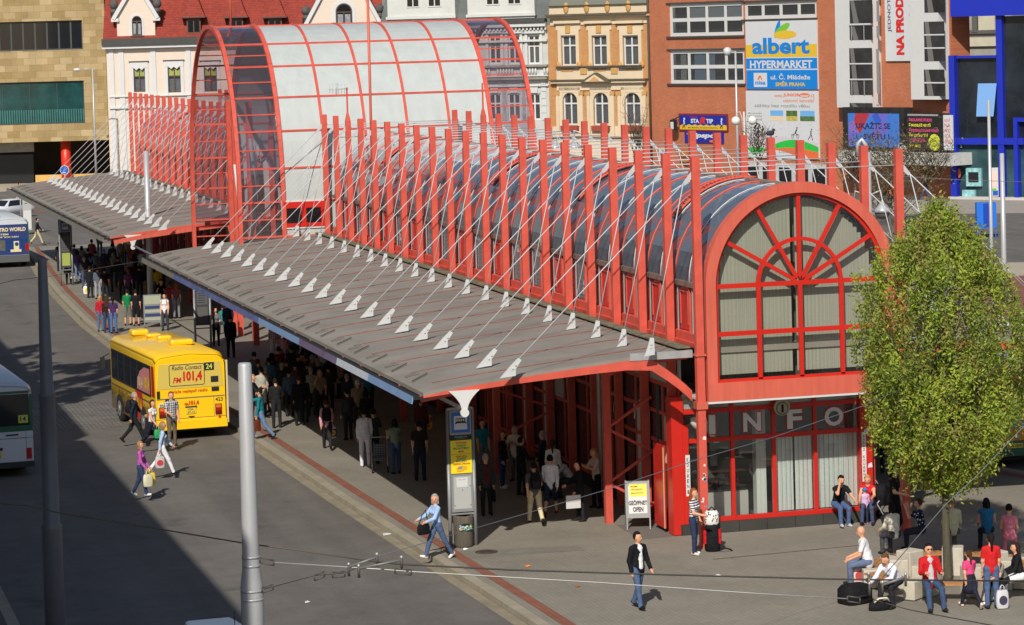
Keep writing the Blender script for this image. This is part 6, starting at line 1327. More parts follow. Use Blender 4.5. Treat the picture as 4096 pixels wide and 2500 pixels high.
bare_shrub('brown spring shrub under the black advertising box',3580,765,186,4.2,2.6,44,2,leaves=1700)
bare_shrub('thin brown shrub at the right corner of the brick block',3720,760,186,4.2,2.0,34,4,leaves=900)
bare_shrub('dark bare shrub behind the last right column',3560,880,165,3.6,2.4,40,5,leaves=1100)
bare_shrub('bare sapling in front of the yellow house',2548,640,200,4.6,1.1,26,6,cat='tree',leaves=0)
bare_shrub('bare sapling low before the travel board',3030,660,195,3.0,1.2,24,7,cat='tree',leaves=250)
# ring of concrete blocks with wooden seats
BL=mat('seat_concrete',(0.50,0.46,0.38),rough=.92,var=.16,scale=3,bump=.1); WD=mat('seat_wood',(0.42,0.20,0.07),rough=.6,var=.2,scale=6)
RC=ATY(3806,2330,63.2); RC.z=0; RR=1.55; NB=7
blk=MB(); blk.box(-.20,.20,-.75,.0,.0,.47); blk.box(-.30,.30,.03,.62,0,.80)
for k in range(NB):
    a=2*pi*(k+.25)/NB; px=RC.x+RR*math.cos(a); py=RC.y+RR*math.sin(a)
    where=('right side','back right','back left','left side','front left','front','front right')[k]
    o=thing('seat_block','concrete seat block at the '+where+' of the ring around the tree','seat block',(px,py,0),a+pi/2-pi+pi, 'concrete seat blocks around the tree')
    o.rotation_euler=(0,0,a-pi/2+pi+pi); WM[o.name]=Matrix.Translation((px,py,0)) @ Matrix.Rotation(a-pi/2+2*pi,4,'Z')
    m=MB(); m.box(-.15,.15,-.02,.58,.02,.46); m.build('upright',BL,o,local=True,bevel=.02)
    m=MB(); m.box(-.26,.26,-.48,-.03,.0,.70); m.build('back_block',BL,o,local=True,bevel=.025)
    a2=2*pi*(k+.75)/NB; qx=RC.x+(RR+.32)*math.cos(a2); qy=RC.y+(RR+.32)*math.sin(a2); L=2*(RR+.32)*math.sin(pi/NB)-.42
    w2=thing('wooden_seat','wooden slatted seat between concrete blocks at the '+('back right','very back','back left','far left','front left','front right','right side')[k]+' of the tree ring','bench seat',(qx,qy,.40),a2-pi/2,'wooden seats around the tree')
    m=MB()
    for j in range(4): m.box(-L/2,L/2,-.24+.125*j,-.24+.125*j+.105,0,.045)
    m.build('slats',WD,w2,local=True,bevel=.006)
    m=MB(); 
    for x in (-L*.3,L*.3): m.box(x-.03,x+.03,-.22,.24,-.05,-.003)
    m.build('bearer',STEEL,w2,local=True)

leafy_tree(Vector((2.6,97.0,-.14)),22.5,4.2,9000,.30,'tall tree outside the left edge whose dappled shade falls on the road',seed=9,trunk=.28,z0=11.5,zw=.5,cols=LEAF,lim=1.6)
leafy_tree(Vector((-0.5,105.0,-.14)),21.5,4.0,8000,.30,'second tall tree outside the left edge, farther from the camera',seed=10,trunk=.26,z0=11.0,zw=.5,cols=LEAF,lim=1.6)
leafy_tree(Vector((-2.0,92.5,-.14)),22.0,4.0,8000,.30,'third tall tree outside the left edge, nearest the block',seed=12,trunk=.26,z0=11.0,zw=.5,cols=LEAF,lim=1.6)
# ---------------------------------------------------------------- people: one continuous skinned surface each
def surfnets(f,org,h):
    s=f<0; sh=np.array(f.shape)-1
    sl=lambda a,o,n: a[o[0]:o[0]+n[0],o[1]:o[1]+n[1],o[2]:o[2]+n[2]]
    cnt=np.zeros(sh,np.int8)
    for o in np.ndindex(2,2,2): cnt+=sl(s,o,sh)
    act=(cnt>0)&(cnt<8); idx=-np.ones(sh,np.int64); na=act.sum(); idx[act]=np.arange(na)
    I=np.argwhere(act); pos=np.zeros((na,3)); num=np.zeros(na)
    E3=np.eye(3,dtype=int)
    for ax in range(3):
        for o in np.ndindex(2,2,2):
            if o[ax]: continue
            a=I+np.array(o); b=a+E3[ax]; fa=f[a[:,0],a[:,1],a[:,2]]; fb=f[b[:,0],b[:,1],b[:,2]]; c=(fa<0)!=(fb<0)
            t=np.where(c,fa/np.where(c,fa-fb,1),0); p=a+t[:,None]*E3[ax]; pos+=p*c[:,None]; num+=c
    pos=pos/num[:,None]; F=[]
    for ax in range(3):
        u,v=[(1,2),(2,0),(0,1)][ax]
        a=s; n=list(f.shape); n[ax]-=1
        s0=sl(s,(0,0,0),n); o=[0,0,0]; o[ax]=1; s1=sl(s,o,n); c=np.argwhere(s0!=s1); c=c[(c[:,u]>0)&(c[:,v]>0)&(c[:,u]<f.shape[u]-1)&(c[:,v]<f.shape[v]-1)]
        eu,ev=E3[u],E3[v]; g=lambda q: idx[q[:,0],q[:,1],q[:,2]]
        q=np.stack([g(c-eu-ev),g(c-ev),g(c),g(c-eu)],1); fl=s0[c[:,0],c[:,1],c[:,2]]; q[~fl]=q[~fl][:,::-1]; F.append(q)
    F=np.concatenate(F); F=F[(F>=0).all(1)]
    return pos*h+org,F
def sdf_mesh(prims,h,k=.028,cut=None):
    lo=np.min([np.minimum(p[1],p[2])-max(p[3],p[4]) if p[0]=='c' else p[1]-p[2] for p in prims],0)-3*h
    hi=np.max([np.maximum(p[1],p[2])+max(p[3],p[4]) if p[0]=='c' else p[1]+p[2] for p in prims],0)+3*h
    n=np.ceil((hi-lo)/h).astype(int)+1; f=np.full(n,1.0); best=np.full(n,9.0); mg=np.zeros(n,np.int8)
    ax=[lo[i]+h*np.arange(n[i]) for i in range(3)]
    for p in prims:
        if p[0]=='c': a,b,ra,rb,mi,sy=p[1:7]; plo=np.minimum(a,b)-max(ra,rb)-.07; phi=np.maximum(a,b)+max(ra,rb)+.07
        else: c,r,mi=p[1:4]; plo=c-r-.07; phi=c+r+.07
        i0=np.clip(((plo-lo)/h).astype(int),0,n-1); i1=np.clip(((phi-lo)/h).astype(int)+2,1,n)
        S_=tuple(slice(i0[i],i1[i]) for i in range(3)); X,Y,Z=np.meshgrid(*[ax[i][S_[i]] for i in range(3)],indexing='ij')
        if p[0]=='c':
            d=b-a; L=max(d@d,1e-9); t=np.clip(((X-a[0])*d[0]+(Y-a[1])*d[1]+(Z-a[2])*d[2])/L,0,1); r=ra+(rb-ra)*t
            D_=np.sqrt((X-a[0]-t*d[0])**2+((Y-a[1]-t*d[1])/sy)**2+(Z-a[2]-t*d[2])**2)-r
            if sy<1: D_=D_*(.5+.5*sy)
        else:
            q=np.sqrt(((X-c[0])/r[0])**2+((Y-c[1])/r[1])**2+((Z-c[2])/r[2])**2); D_=(q-1)*min(r)
        g=f[S_]; hh=np.clip(.5+.5*(g-D_)/k,0,1); f[S_]=g*(1-hh)+D_*hh-k*hh*(1-hh)
        bb=best[S_]; m=D_<bb; bb[m]=D_[m]; mgs=mg[S_]; mgs[m]=mi
    if cut is not None:
        X,Y,Z=np.meshgrid(*ax,indexing='ij'); f=np.maximum(f,cut(X,Y,Z))
    v,F=surfnets(f,lo,h); fc=v[F].mean(1); gi=np.clip(np.round((fc-lo)/h).astype(int),0,n-1)
    return v,F,mg[gi[:,0],gi[:,1],gi[:,2]]
V=lambda *a: np.array(a,float)
_cm={}
def cloth(c,kind=None):
    key=(c,kind)
    if key in _cm: return _cm[key]
    if kind is None: m=m_rgb('cloth_%d_%d_%d'%c,c,rough=.85,var=.16,scale=7,spec=.2,bump=.55,bscale=11)
    else:
        m=bpy.data.materials.new('cloth_'+kind); m.use_nodes=True; n=m.node_tree.nodes; l=m.node_tree.links; b=n['Principled BSDF']; b.inputs['Roughness'].default_value=.85; b.inputs['Specular IOR Level'].default_value=.2
        tc=n.new('ShaderNodeTexCoord'); a=srgb(c); 
        def wave(ax,s):
            w=n.new('ShaderNodeTexWave'); w.wave_type='BANDS'; w.bands_direction=ax; w.inputs['Scale'].default_value=s; w.inputs['Distortion'].default_value=.6; l.new(tc.outputs['Object'],w.inputs['Vector'])
            g=n.new('ShaderNodeMath'); g.operation='GREATER_THAN'; g.inputs[1].default_value=.55; l.new(w.outputs['Fac'],g.inputs[0]); return g.outputs[0]
        mx=n.new('ShaderNodeMix'); mx.data_type='RGBA'; mx.inputs[6].default_value=(*a,1)
        if kind=='stripes': mx.inputs[7].default_value=(.02,.02,.05,1); l.new(wave('Z',5.2),mx.inputs[0])
        elif kind in ('red_plaid','grey_plaid'):
            ad=n.new('ShaderNodeMath'); ad.operation='ADD'; l.new(wave('Z',4.2),ad.inputs[0]); l.new(wave('X',4.2),ad.inputs[1]); mu=n.new('ShaderNodeMath'); mu.operation='MULTIPLY'; mu.inputs[1].default_value=.5; l.new(ad.outputs[0],mu.inputs[0]); l.new(mu.outputs[0],mx.inputs[0])
            mx.inputs[7].default_value=(*srgb((170,40,45) if kind=='red_plaid' else (50,52,58)),1)
        else:
            v=n.new('ShaderNodeTexVoronoi'); v.inputs['Scale'].default_value=16; l.new(tc.outputs['Object'],v.inputs['Vector']); g=n.new('ShaderNodeMath'); g.operation='LESS_THAN'; g.inputs[1].default_value=.33; l.new(v.outputs['Distance'],g.inputs[0]); l.new(g.outputs[0],mx.inputs[0]); mx.inputs[7].default_value=(*srgb((225,225,230) if kind=='dots' else (60,25,30) if kind=='flowers' else (40,40,40) if kind=='damask' else (130,140,120)),1)
        l.new(mx.outputs[2],b.inputs['Base Color'])
    _cm[key]=m; return m
def skin(c=(214,160,130)): return m_rgb('skin_%d'%c[0],c,rough=.6,var=.05,scale=8,spec=.3)
POSE=dict(
 stand=dict(legs=((2,2,4),(-2,2,4)),arms=((4,7,12),(4,7,12)),lean=0),
 stand2=dict(legs=((8,10,5),(-3,0,4)),arms=((20,12,60),(2,8,15)),lean=2),
 walk=dict(legs=((26,6,2),(-20,22,2)),arms=((-20,8,15),(22,8,25)),lean=4),
 walk2=dict(legs=((-22,26,2),(25,5,2)),arms=((20,8,25),(-20,8,15)),lean=4),
 stroll=dict(legs=((16,6,2),(-12,14,2)),arms=((-8,10,20),(10,10,25)),lean=2),
 hold=dict(legs=((3,3,4),(-3,3,4)),arms=((38,6,85),(34,6,80)),lean=4),
 phone=dict(legs=((5,6,4),(-2,2,4)),arms=((55,12,135),(10,8,30)),lean=2),
 carry=dict(legs=((16,6,2),(-12,14,2)),arms=((0,6,8),(5,7,10)),lean=2),
 sit=dict(legs=((80,78,8),(78,80,8)),arms=((12,8,55),(16,8,48)),lean=12),
 sitfwd=dict(legs=((82,75,9),(78,86,9)),arms=((40,8,30),(46,8,40)),lean=38),
 sitback=dict(legs=((72,50,14),(74,60,14)),arms=((22,10,75),(24,10,70)),lean=-4),
 reach=dict(legs=((20,12,2),(-18,14,2)),arms=((55,4,20),(15,10,40)),lean=2),
)
HANDS={}
def person(px,py,face,pose,top,bot,label,hair=(60,42,30),style='short',H=1.74,sleeve='long',legs='long',shoes=(40,36,34),skinc=(214,160,130),group=None,jacket=None,z=0.0,h=None,fat=1.07,fem=False,kind=None,botkind=None,turn=0,nod=0,head=True,skirt=None,glasses=False,loc=None,hood=None,tweak=None,rz=None):
    P=dict(POSE[pose]) if isinstance(pose,str) else dict(pose)
    if tweak: P.update(tweak)
    p=loc if loc is not None else G(px,py,z); k=H/1.75
    dist=p.y; h=h or (.013 if dist<71 else .016 if dist<80 else .021 if dist<105 else .027)
    SK,TP,BT,SH,JK=0,1,2,3,4; prims=[]
    def c(a,b,ra,rb,mi,sy=1.0): prims.append(('c',a*k,b*k,ra*k,rb*k,mi,sy))
    def e(q,r,mi): prims.append(('e',q*k,V(*r)*k,mi))
    R=math.radians; ln=R(P['lean']); Tz=JK if jacket else TP
    hip=V(0,0,0); up=V(0,-math.sin(ln),math.cos(ln)); rt=V(1,0,0)
    wsc=.92 if fem else 1.0
    ankles=[]; 
    for s,(th,kn,ab) in zip((-1,1),P['legs']):
        a0=V(s*.088,0,-.02); d1=V(s*math.sin(R(ab))*.6,-math.sin(R(th)),-math.cos(R(th))); d1/=np.linalg.norm(d1); q=R(th-kn); d2=V(s*math.sin(R(ab))*.2,-math.sin(q),-math.cos(q)); d2/=np.linalg.norm(d2)
        kn_=a0+d1*.43; an=kn_+d2*.42; wd=1.12 if bot else 1
        if legs=='long': c(a0,kn_,.092*fat,.068,BT); c(kn_,an,.068,.056 if not fem else .052,BT)
        elif legs=='shorts': c(a0,kn_+d1*.02,.098,.082,BT); c(kn_,an,.056,.038,SK)
        else: c(a0,kn_,.08,.056,SK); c(kn_,an,.055,.037,SK)
        fd=V(s*.12,-1,0); 
        tilt=R(0 if q<R(5) and q>-R(12) else (min(20,math.degrees(q)) if q>0 else max(-45,math.degrees(q)*1.0)))
        fd=V(s*.14,-math.cos(tilt),math.sin(tilt)); fd/=np.linalg.norm(fd)
        c(an+d2*.03-fd*.035,an+d2*.045+fd*.13,.046,.036,SH); ankles.append((an+d2*.03-fd*.035)[2]-.046); ankles.append((an+d2*.045+fd*.13)[2]-.036)
    # pelvis, torso
    wa=up*.15; ch=up*.36; shd=up*.47; nb=up*.53
    c(V(-.055,0,0),V(.055,0,0),.105*fat,.105*fat,BT,.85)
    c(up*.02,wa,.135*fat*wsc,.128*fat*wsc,BT if not jacket else Tz,.72); c(wa-up*.05,ch,.138*fat*wsc,.155*wsc*min(fat,1.12),Tz,.70); c(V(-.09*wsc,0,0)+shd-up*.03,V(.09*wsc,0,0)+shd-up*.03,.105*wsc,.105*wsc,Tz,.80)
    c(up*.0,wa,.142*fat*wsc,.135*fat*wsc,Tz,.74)
    if jacket: c(up*-.04,wa,.158*fat,.15*fat,JK,.74)
    if fem: 
        for s in (-1,1): e(ch+V(s*.07,-.085,0)-up*.02,(.065,.06,.065),Tz)
    if jacket and jacket!='closed':     # shirt seen between the open fronts
        c(up*.03+V(0,-.062,0),shd+V(0,-.045,0)-up*.02,.082,.075,TP,.9)
    if skirt: 
        c(V(0,0,.04),V(0,-.02,-.02-skirt*.5),.145,.18,BT,.85); c(V(0,-.02,-.02-skirt*.5),V(0,-.03,-.02-skirt),.18,.21,BT,.85)
    if hood: c(shd+V(-.07,.07,.03),shd+V(.07,.07,.03),.06,.06,Tz)
    hd=R(P['lean']*.55+nod); hu=V(0,-math.sin(hd),math.cos(hd)); hc=nb+hu*.165
    if head: c(nb-up*.03,hc-hu*.05,.052,.048,SK)
    tr=R(turn); fw=V(math.sin(tr),-math.cos(tr)*math.cos(hd),-math.sin(hd)); sd=np.cross(fw,hu)
    e(hc+hu*.012,(.078,.094,.112),SK); e(hc-hu*.055+fw*.022,(.058,.066,.062),SK); e(hc+fw*.098-hu*.018,(.014,.02,.022),SK)
    for s in (-1,1): e(hc+sd*s*.08-hu*.01,(.014,.02,.03),SK)
    hands=[]
    for s,(sp,ab,el) in zip((-1,1),P['arms']):
        s0=shd+V(s*.175*wsc,0,-.015); a1=R(sp); b1=R(ab); d1=V(s*math.sin(b1),-math.sin(a1)*math.cos(b1),-math.cos(a1)*math.cos(b1)); q=R(sp+el); inn=-s*.22*(el/90.0); d2=V(inn,-math.sin(q),-math.cos(q)); d2/=np.linalg.norm(d2)
        eb=s0+d1*.285; wr=eb+d2*.255; jm=JK if jacket and jacket!='vest' else TP; b=.006 if jacket else 0
        if sleeve=='none': c(s0,eb,.05,.042,SK); c(s0-d1*.01,s0+d1*.02,.056,.052,TP)
        else: c(s0,eb if sleeve=='long' else s0+d1*.17,.062+b,.052+b if sleeve=='long' else .06,jm)
        if sleeve=='long': c(eb,wr-d2*.02,.05+b,.040+b,jm)
        elif sleeve!='none': c(s0+d1*.1,eb,.045,.041,SK)
        c(eb,wr,.041,.029,SK); c(wr,wr+d2*.075,.032,.026,SK); hands.append((wr,d2,s))
    zmin=min(ankles)*k
    sh=V(0,0,-zmin)
    v,F,mi=sdf_mesh(prims,h); v=v+sh
    ang=-YAW+math.radians(face) if rz is None else rz
    o=thing('person',label,'person',(p.x,p.y,p.z),ang,group)
    vs=v.tolist(); fs=[tuple(q) for q in F.tolist()]; ms=mi.tolist(); sm=[True]*len(fs)
    mb=MB()
    for wr,d2,s in hands:       # five fingers rooted in the palm, slightly curled, thumb from the side
        base=wr+d2*.07; side=np.cross(d2,V(s,0,0.01)); ns=np.linalg.norm(side); side=side/ns if ns>.1 else V(0,-1,0); pn=np.cross(side,d2)*(-1)
        for j,(off,L1) in enumerate(((.024,.068),(.008,.078),(-.008,.072),(-.024,.055))):
            r0=base+side*off; r1=r0+d2*L1*.55+pn*(.006*-s); r2=r1+d2*L1*.35+pn*(.022*-s); mb.tube([(q*k+sh).tolist() for q in (r0-d2*.02,r1,r2)],[.0095*k,.009*k,.007*k],5,SK)
        r0=wr+d2*.03+side*.026; mb.tube([(q*k+sh).tolist() for q in (r0,r0+side*.03+d2*.025,r0+side*.035+d2*.055)],[.011*k,.0105*k,.008*k],5,SK)
    if h<.025:
        for s in (-1,1): q=(hc+fw*.088+sd*s*.033+hu*.008)*k+sh; mb.ell(q.tolist(),(.012,.012,.008),6,4,5)
        q=(hc+fw*.085-hu*.058)*k+sh; mb.ell(q.tolist(),(.022,.014,.006),6,4,6)
        if glasses:
            for s in (-1,1): q=(hc+fw*.098+sd*s*.034+hu*.010)*k+sh; mb.ell(q.tolist(),(.030,.012,.020),8,5,5)
            q=(hc+fw*.104+hu*.012)*k+sh; mb.ell(q.tolist(),(.03,.008,.006),6,4,5)
    n0=len(vs); vs+=mb.v; fs+=[tuple(i+n0 for i in f) for f in mb.f]; ms+=mb.m; sm+=mb.sm
    me=bpy.data.meshes.new('body'); me.from_pydata(vs,[],fs)
    for m_ in (skin(skinc),cloth(top,kind),cloth(bot,botkind),cloth(shoes),cloth(jacket if isinstance(jacket,tuple) else top),m_rgb('eye_dark',(25,20,18)),m_rgb('lip',(165,95,85))): me.materials.append(m_)
    if isinstance(jacket,str): me.materials[4]=cloth(top,kind)
    me.polygons.foreach_set('material_index',ms); me.polygons.foreach_set('use_smooth',sm); me.update()
    b=bpy.data.objects.new('body',me); COL.objects.link(b); b.parent=o
    if style!='bald' and head:
        hp=[]; E_=lambda q,r: hp.append(('e',(q*k),V(*r)*k,0)); C_=lambda a,b2,ra,rb: hp.append(('c',a*k,b2*k,ra*k,rb*k,0,1.0))
        E_(hc+hu*.022-fw*.012,(.092,.106,.116))
        back=-fw
        if style in ('long','pony'):
            if style=='long':
                for s in (-1,0,1): C_(hc+sd*s*.055+back*.05,hc+sd*s*.07+back*.085-hu*.36,.052,.035)
            else: C_(hc+back*.09,hc+back*.12-hu*.26,.045,.022)
        elif style=='bob':
            for s in (-1,1): C_(hc+sd*s*.07+back*.02,hc+sd*s*.072+back*.02-hu*.12,.036,.032)
            C_(hc+back*.06,hc+back*.06-hu*.12,.06,.045)
        elif style in ('hat','cap'):
            C_(hc+hu*.045-fw*.02,hc+hu*.045+fw*.02,.103,.103)
            if style=='hat': hp.append(('c',(hc+hu*.03-V(0.10,0,0)*1)*k,(hc+hu*.03+V(.10,0,0))*k,.03*k,.03*k,0,4.0))
        fk=fw; hk=hc*k
        def cut(X,Y,Z):
            a=(X-hk[0])*fk[0]+(Y-hk[1])*fk[1]+(Z-hk[2])*fk[2]; zz=(X-hk[0])*hu[0]+(Y-hk[1])*hu[1]+(Z-hk[2])*hu[2]
            lowcut=-.05*k if style in ('short','cap','balding') else -9
            thr=.055 if style!='balding' else -.05
            return np.maximum(np.minimum(a-.005*k,(thr+.02)*k-zz), (lowcut-zz) if lowcut>-5 else -9.0)
        hv,hF,_=sdf_mesh(hp,min(h,.019)*.85,.02,cut if style not in ('hat',) else None); hv=hv+sh
        mb=MB(); mb.add(hv.tolist(),[tuple(q) for q in hF.tolist()],0,True); mb.build('hair' if style not in ('hat','cap') else 'hat',cloth(hair),o,local=True)
    M=WM[o.name]; HANDS[o.name]=[M@Vector(((wr+d2*.085)*k+sh).tolist()) for wr,d2,s in hands]
    o_back=M@Vector((((ch)*k+sh)+V(0,.17,0)*k).tolist())
    o['_b']=0; del o['_b']
    PB[o.name]=(o_back,ang)
    return o
PB={}
def hand(o,i): return HANDS[o.name][i]
def carrier_bag(at,label,c1,c2=None,w=.30,hh=.36,d=.12,rz=0.0,drop=.12,cat='shopping bag',name='shopping_bag'):
    o=thing(name,label,cat,(at.x,at.y,at.z-drop-hh),rz); ms=[m_rgb('bag_%d_%d_%d'%c1,c1,rough=.5,var=.1,scale=6),m_rgb('bag_%d_%d_%d'%(c2 or c1),c2 or c1,rough=.5)]
    m=MB(); rings=[]
    for t,s in ((0,.86),(.12,1.0),(.5,1.04),(.85,.95),(1,.78)):
        q=[]
        for j in range(12):
            a=2*pi*j/12; cx=abs(math.cos(a))**.5*math.copysign(1,math.cos(a)); sx=abs(math.sin(a))**.5*math.copysign(1,math.sin(a)); q.append((w/2*s*cx,d/2*s*sx,hh*t))
        rings.append(q)
    m.loft(rings,0); m.build('bag_body',ms[0],o,local=True)
    for y in (-d*.3,d*.3):
        m=MB(); m.tube([(-w*.22,y,hh*.96),(-w*.1,y*.3,hh+drop*.8),(0,0,hh+drop),(w*.1,y*.3,hh+drop*.8),(w*.22,y,hh*.96)],.009,5); m.build('handle',ms[0],o,local=True)
    if c2:
        for y in (-d/2*1.06,d/2*1.06): m=MB(); m.prism([(w*.34*math.cos(2*pi*k/16),y,hh*.45+hh*.26*math.sin(2*pi*k/16)) for k in range(16)],(0,.004,0)); m.build('print',ms[1],o,local=True)
    return o
def back_pack(p,label,c1,c2=None,s=1.0):
    at,ang=PB[p.name]; o=thing('backpack',label,'backpack',(at.x,at.y,at.z-.24*s),ang); m=MB(); rings=[]
    for t,k in ((0,.75),(.08,1),(.6,1.02),(.88,.85),(1,.5)): rings.append([(.155*s*k*abs(math.cos(2*pi*j/14))**.6*math.copysign(1,math.cos(2*pi*j/14)),.02+.10*s*k*abs(math.sin(2*pi*j/14))**.6*math.copysign(1,math.sin(2*pi*j/14)),.44*s*t) for j in range(14)])
    m.loft(rings,0); m.build('pack',cloth(c1),o,local=True)
    m=MB(); m.prism([(-.10*s,.115*s,.05*s),(.10*s,.115*s,.05*s),(.10*s,.115*s,.22*s),(-.10*s,.115*s,.22*s)],(0,.035*s,0)); m.build('pocket',cloth(c2 or c1),o,local=True,bevel=.012)
    for x in (-.10,.10): m=MB(); m.tube([(x*s,-.03,.02),(x*s*1.15,-.16,.10),(x*s*1.2,-.27,.30*s),(x*s*1.1,-.18,.44*s),(x*s,-.02,.43*s)],.022*s,5); m.build('strap',cloth(c1),o,local=True)
    return o
BK=(26,26,29); NV=(34,40,62); JE=(76,96,130); DJ=(40,52,84); WT=(232,232,236); GY=(120,122,126); KH=(176,160,122); BE=(205,190,160)
# ---------------------------------------------------------------- the people
BLO=(178,140,86); GRH=(150,148,142); BRN=(70,46,30); RDH=(140,70,36); DKH=(28,22,20)
# near platform
person(2555,2436,38,'stroll',WT,JE,'man in black jacket over white tee and jeans walking alone across the paving',DKH,H=1.80,jacket=(22,23,28),shoes=BK,turn=20)
q=person(1752,2236,298,'walk',(160,190,230),JE,'woman in light blue jacket and jeans stepping past the front stop pillar',GRH,'bob',H=1.70,shoes=(225,225,220),fem=True,turn=55,glasses=False,tweak=dict(legs=((24,6,3),(-22,8,3)),arms=((40,10,30),(28,8,45))))
hb=hand(q,1); o=thing('handbag','black shoulder bag at the hip of the light blue jacket woman','handbag',(hb.x+.02,hb.y+.06,hb.z-.30),.4)
m=MB(); m.loft([[(.19*s*math.cos(2*pi*j/14),.07*s*math.sin(2*pi*j/14),z) for j in range(14)] for z,s in ((0,.8),(.05,1.05),(.2,1.05),(.27,.85))]); m.build('bag_body',cloth(BK),o,local=True); m=MB(); m.tube([(-.15,0,.25),(-.05,-.02,.5),(.1,.02,.62),(.15,0,.26)],.012,5); m.build('strap',cloth(BK),o,local=True)
q=person(2778,2219,62,'stand2',(222,222,226),(44,56,84),'woman with long red hair and striped tee beside the big rucksack',RDH,'long',H=1.70,sleeve='short',fem=True,kind='stripes',shoes=(215,210,205))
g=G(2850,2205); o=thing('rucksack','large black and red travel rucksack with white patterned top bag on the paving','rucksack',(g.x,g.y,0),-.25)
m=MB(); m.loft([[(a*abs(math.cos(2*pi*j/16))**.7*math.copysign(1,math.cos(2*pi*j/16)),b*math.sin(2*pi*j/16),z) for j in range(16)] for z,a,b in ((0,.16,.12),(.06,.20,.16),(.35,.20,.17),(.62,.19,.15),(.70,.15,.12))]); m.build('pack',cloth(BK),o,local=True)
for x in (-.19,.19): m=MB(); m.loft([[(x+.05*math.cos(2*pi*j/10),-.05+.10*math.sin(2*pi*j/10),z) for j in range(10)] for z in (.22,.30,.52,.58)]); m.build('red_side_pocket',cloth((190,30,40)),o,local=True)
m=MB(); m.loft([[(a*math.cos(2*pi*j/14),a*.7*math.sin(2*pi*j/14),z) for j in range(14)] for z,a in ((.69,.15),(.74,.19),(.98,.19),(1.06,.14))]); m.build('top_bag',cloth((225,225,222),'damask'),o,local=True)
m=MB(); m.tube([(.16,-.12,.04),(.32,-.16,.10),(.45,-.12,.06),(.50,-.05,.01)],.022,6); m.tube([(-.1,0,1.05),(0,-.05,1.16),(.1,0,1.05)],.02,6); m.build('strap',cloth(BK),o,local=True)
# by the stop pillar and under the canopy edge
q=person(2142,2098,192,'walk2',(92,90,86),(205,192,158),'man in grey tee and pale cargo trousers walking away with black backpack',DKH,H=1.76,sleeve='short'); back_pack(q,'black backpack worn by the man in pale cargo trousers',BK,(40,40,44))
person(2205,2062,170,'walk',(232,232,238),(40,48,66),'person in white shirt and dark patterned shorts walking away',DKH,H=1.74,legs='shorts',shoes=(110,60,50))
person(2216,1995,175,'stand',(225,222,215),BK,'woman in white knitted top and black trousers under the canopy',BRN,'pony',H=1.70,fem=True)
q=person(2322,2085,285,'hold',BK,(36,36,40),'person in black jacket with blue sleeve stripe holding white papers',DKH,H=1.66,tweak=dict(arms=((20,6,50),(8,6,20))))
at=hand(q,1); o=thing('papers','white sheet of papers hanging from the hand of the black jacket person','papers',(at.x-.05,at.y-.1,at.z-.36),.05); m=MB(); m.box(-.21,.21,-.006,.006,0,.36); m.build('sheet',WHITE,o,local=True)
person(2388,2032,300,'hold',(205,178,168),BK,'blonde woman in beige pink tee looking down by the lattice post',BLO,'long',H=1.68,sleeve='short',fem=True,nod=12)
person(2290,1990,270,'sitfwd',(190,190,192),(60,60,64),'person in pale grey jacket crouched on the platform behind the black jacket person',DKH,H=1.62)
person(1935,1900,20,'stand',(40,130,150),(120,120,126),'woman in teal shirt with a black strap behind the front pillar',BRN,H=1.68,sleeve='short',fem=True)
q=person(1948,2062,10,'stand',(110,30,36),(36,37,40),'old man in grey coat and dark red shirt holding a black umbrella',GRH,'balding',H=1.72,jacket=(58,60,62))
at=hand(q,1); m=MB(); m.lathe([(.0,-.62),(.006,-.60),(.010,-.42),(.055,-.36),(.05,-.10),(.012,0),(.012,.12)],at,8); tag(m.build('umbrella',cloth(BK)),'black folded umbrella in the hand of the old man in grey coat','umbrella')
person(2012,1952,70,'stand',(34,35,40),(44,62,100),'woman in black jacket with pale collar near the white shop panel',RDH,'bob',H=1.68,fem=True,shoes=(220,220,220))
person(2066,1925,330,'hold',(205,195,170),(90,84,76),'grey haired woman in cream coat facing the black hooded person',GRH,'bob',H=1.66,jacket='closed')
person(2088,1982,120,'stand2',(30,28,30),(34,34,40),'person in black hooded top with red hem at the cream coat woman',DKH,H=1.70,hood=True)
person(2175,1960,250,'stand',(48,56,72),BK,'grey haired man in dark blue jacket behind the backpack man',GRH,H=1.74)
# along the canopy edge
q=person(1310,1798,185,'walk2',(205,150,160),(40,38,42),'woman in pink top walking away with black backpack and shopping bag',BRN,H=1.68,fem=True); back_pack(q,'black backpack on the pink top woman',BK)
o=carrier_bag(hand(q,0),'white, blue and yellow carrier bag held by the pink top woman',(232,232,235),(240,205,40),rz=.2); m=MB(); m.box(-.14,.14,-.066,-.0645,.04,.30,0); m.prism([(.10*math.cos(2*pi*k/16),-.069,.17+.10*math.sin(2*pi*k/16)) for k in range(16)],(0,.0015,0),1); m.text('LIDL',-.08,.08,.14,.20,-.071,2,bold=.04); m.build('label',[m_rgb('bag_blue',(40,50,150),rough=.5),m_rgb('bag_sun',(240,205,40),rough=.5),m_rgb('bag_red',(190,40,30),rough=.5)],o,local=True)
person(1462,1866,188,'stand',(214,214,222),(214,214,222),'person in white tracksuit standing under the canopy',DKH,H=1.80,hood=True,shoes=(200,200,205))
person(1498,1858,180,'hold',(54,55,58),(38,38,42),'person in black and grey jacket beside the white tracksuit person',DKH,H=1.74)
person(1585,1895,200,'hold',(120,140,124),(58,78,116),'woman in speckled green tee leaning over the pushchair',DKH,'bob',H=1.68,sleeve='short',fem=True,kind='speckle')
g=G(1520,1885); o=thing('pushchair','grey folding pushchair with plaid seat in front of the speckled tee woman','pushchair',(g.x,g.y,0),-.2)
m=MB(); m.box(-.2,.2,-.05,.05,.45,.85); m.box(-.2,.2,-.35,.0,.38,.45); m.build('seat',cloth((120,120,124),'grey_plaid'),o,local=True)
m=MB()
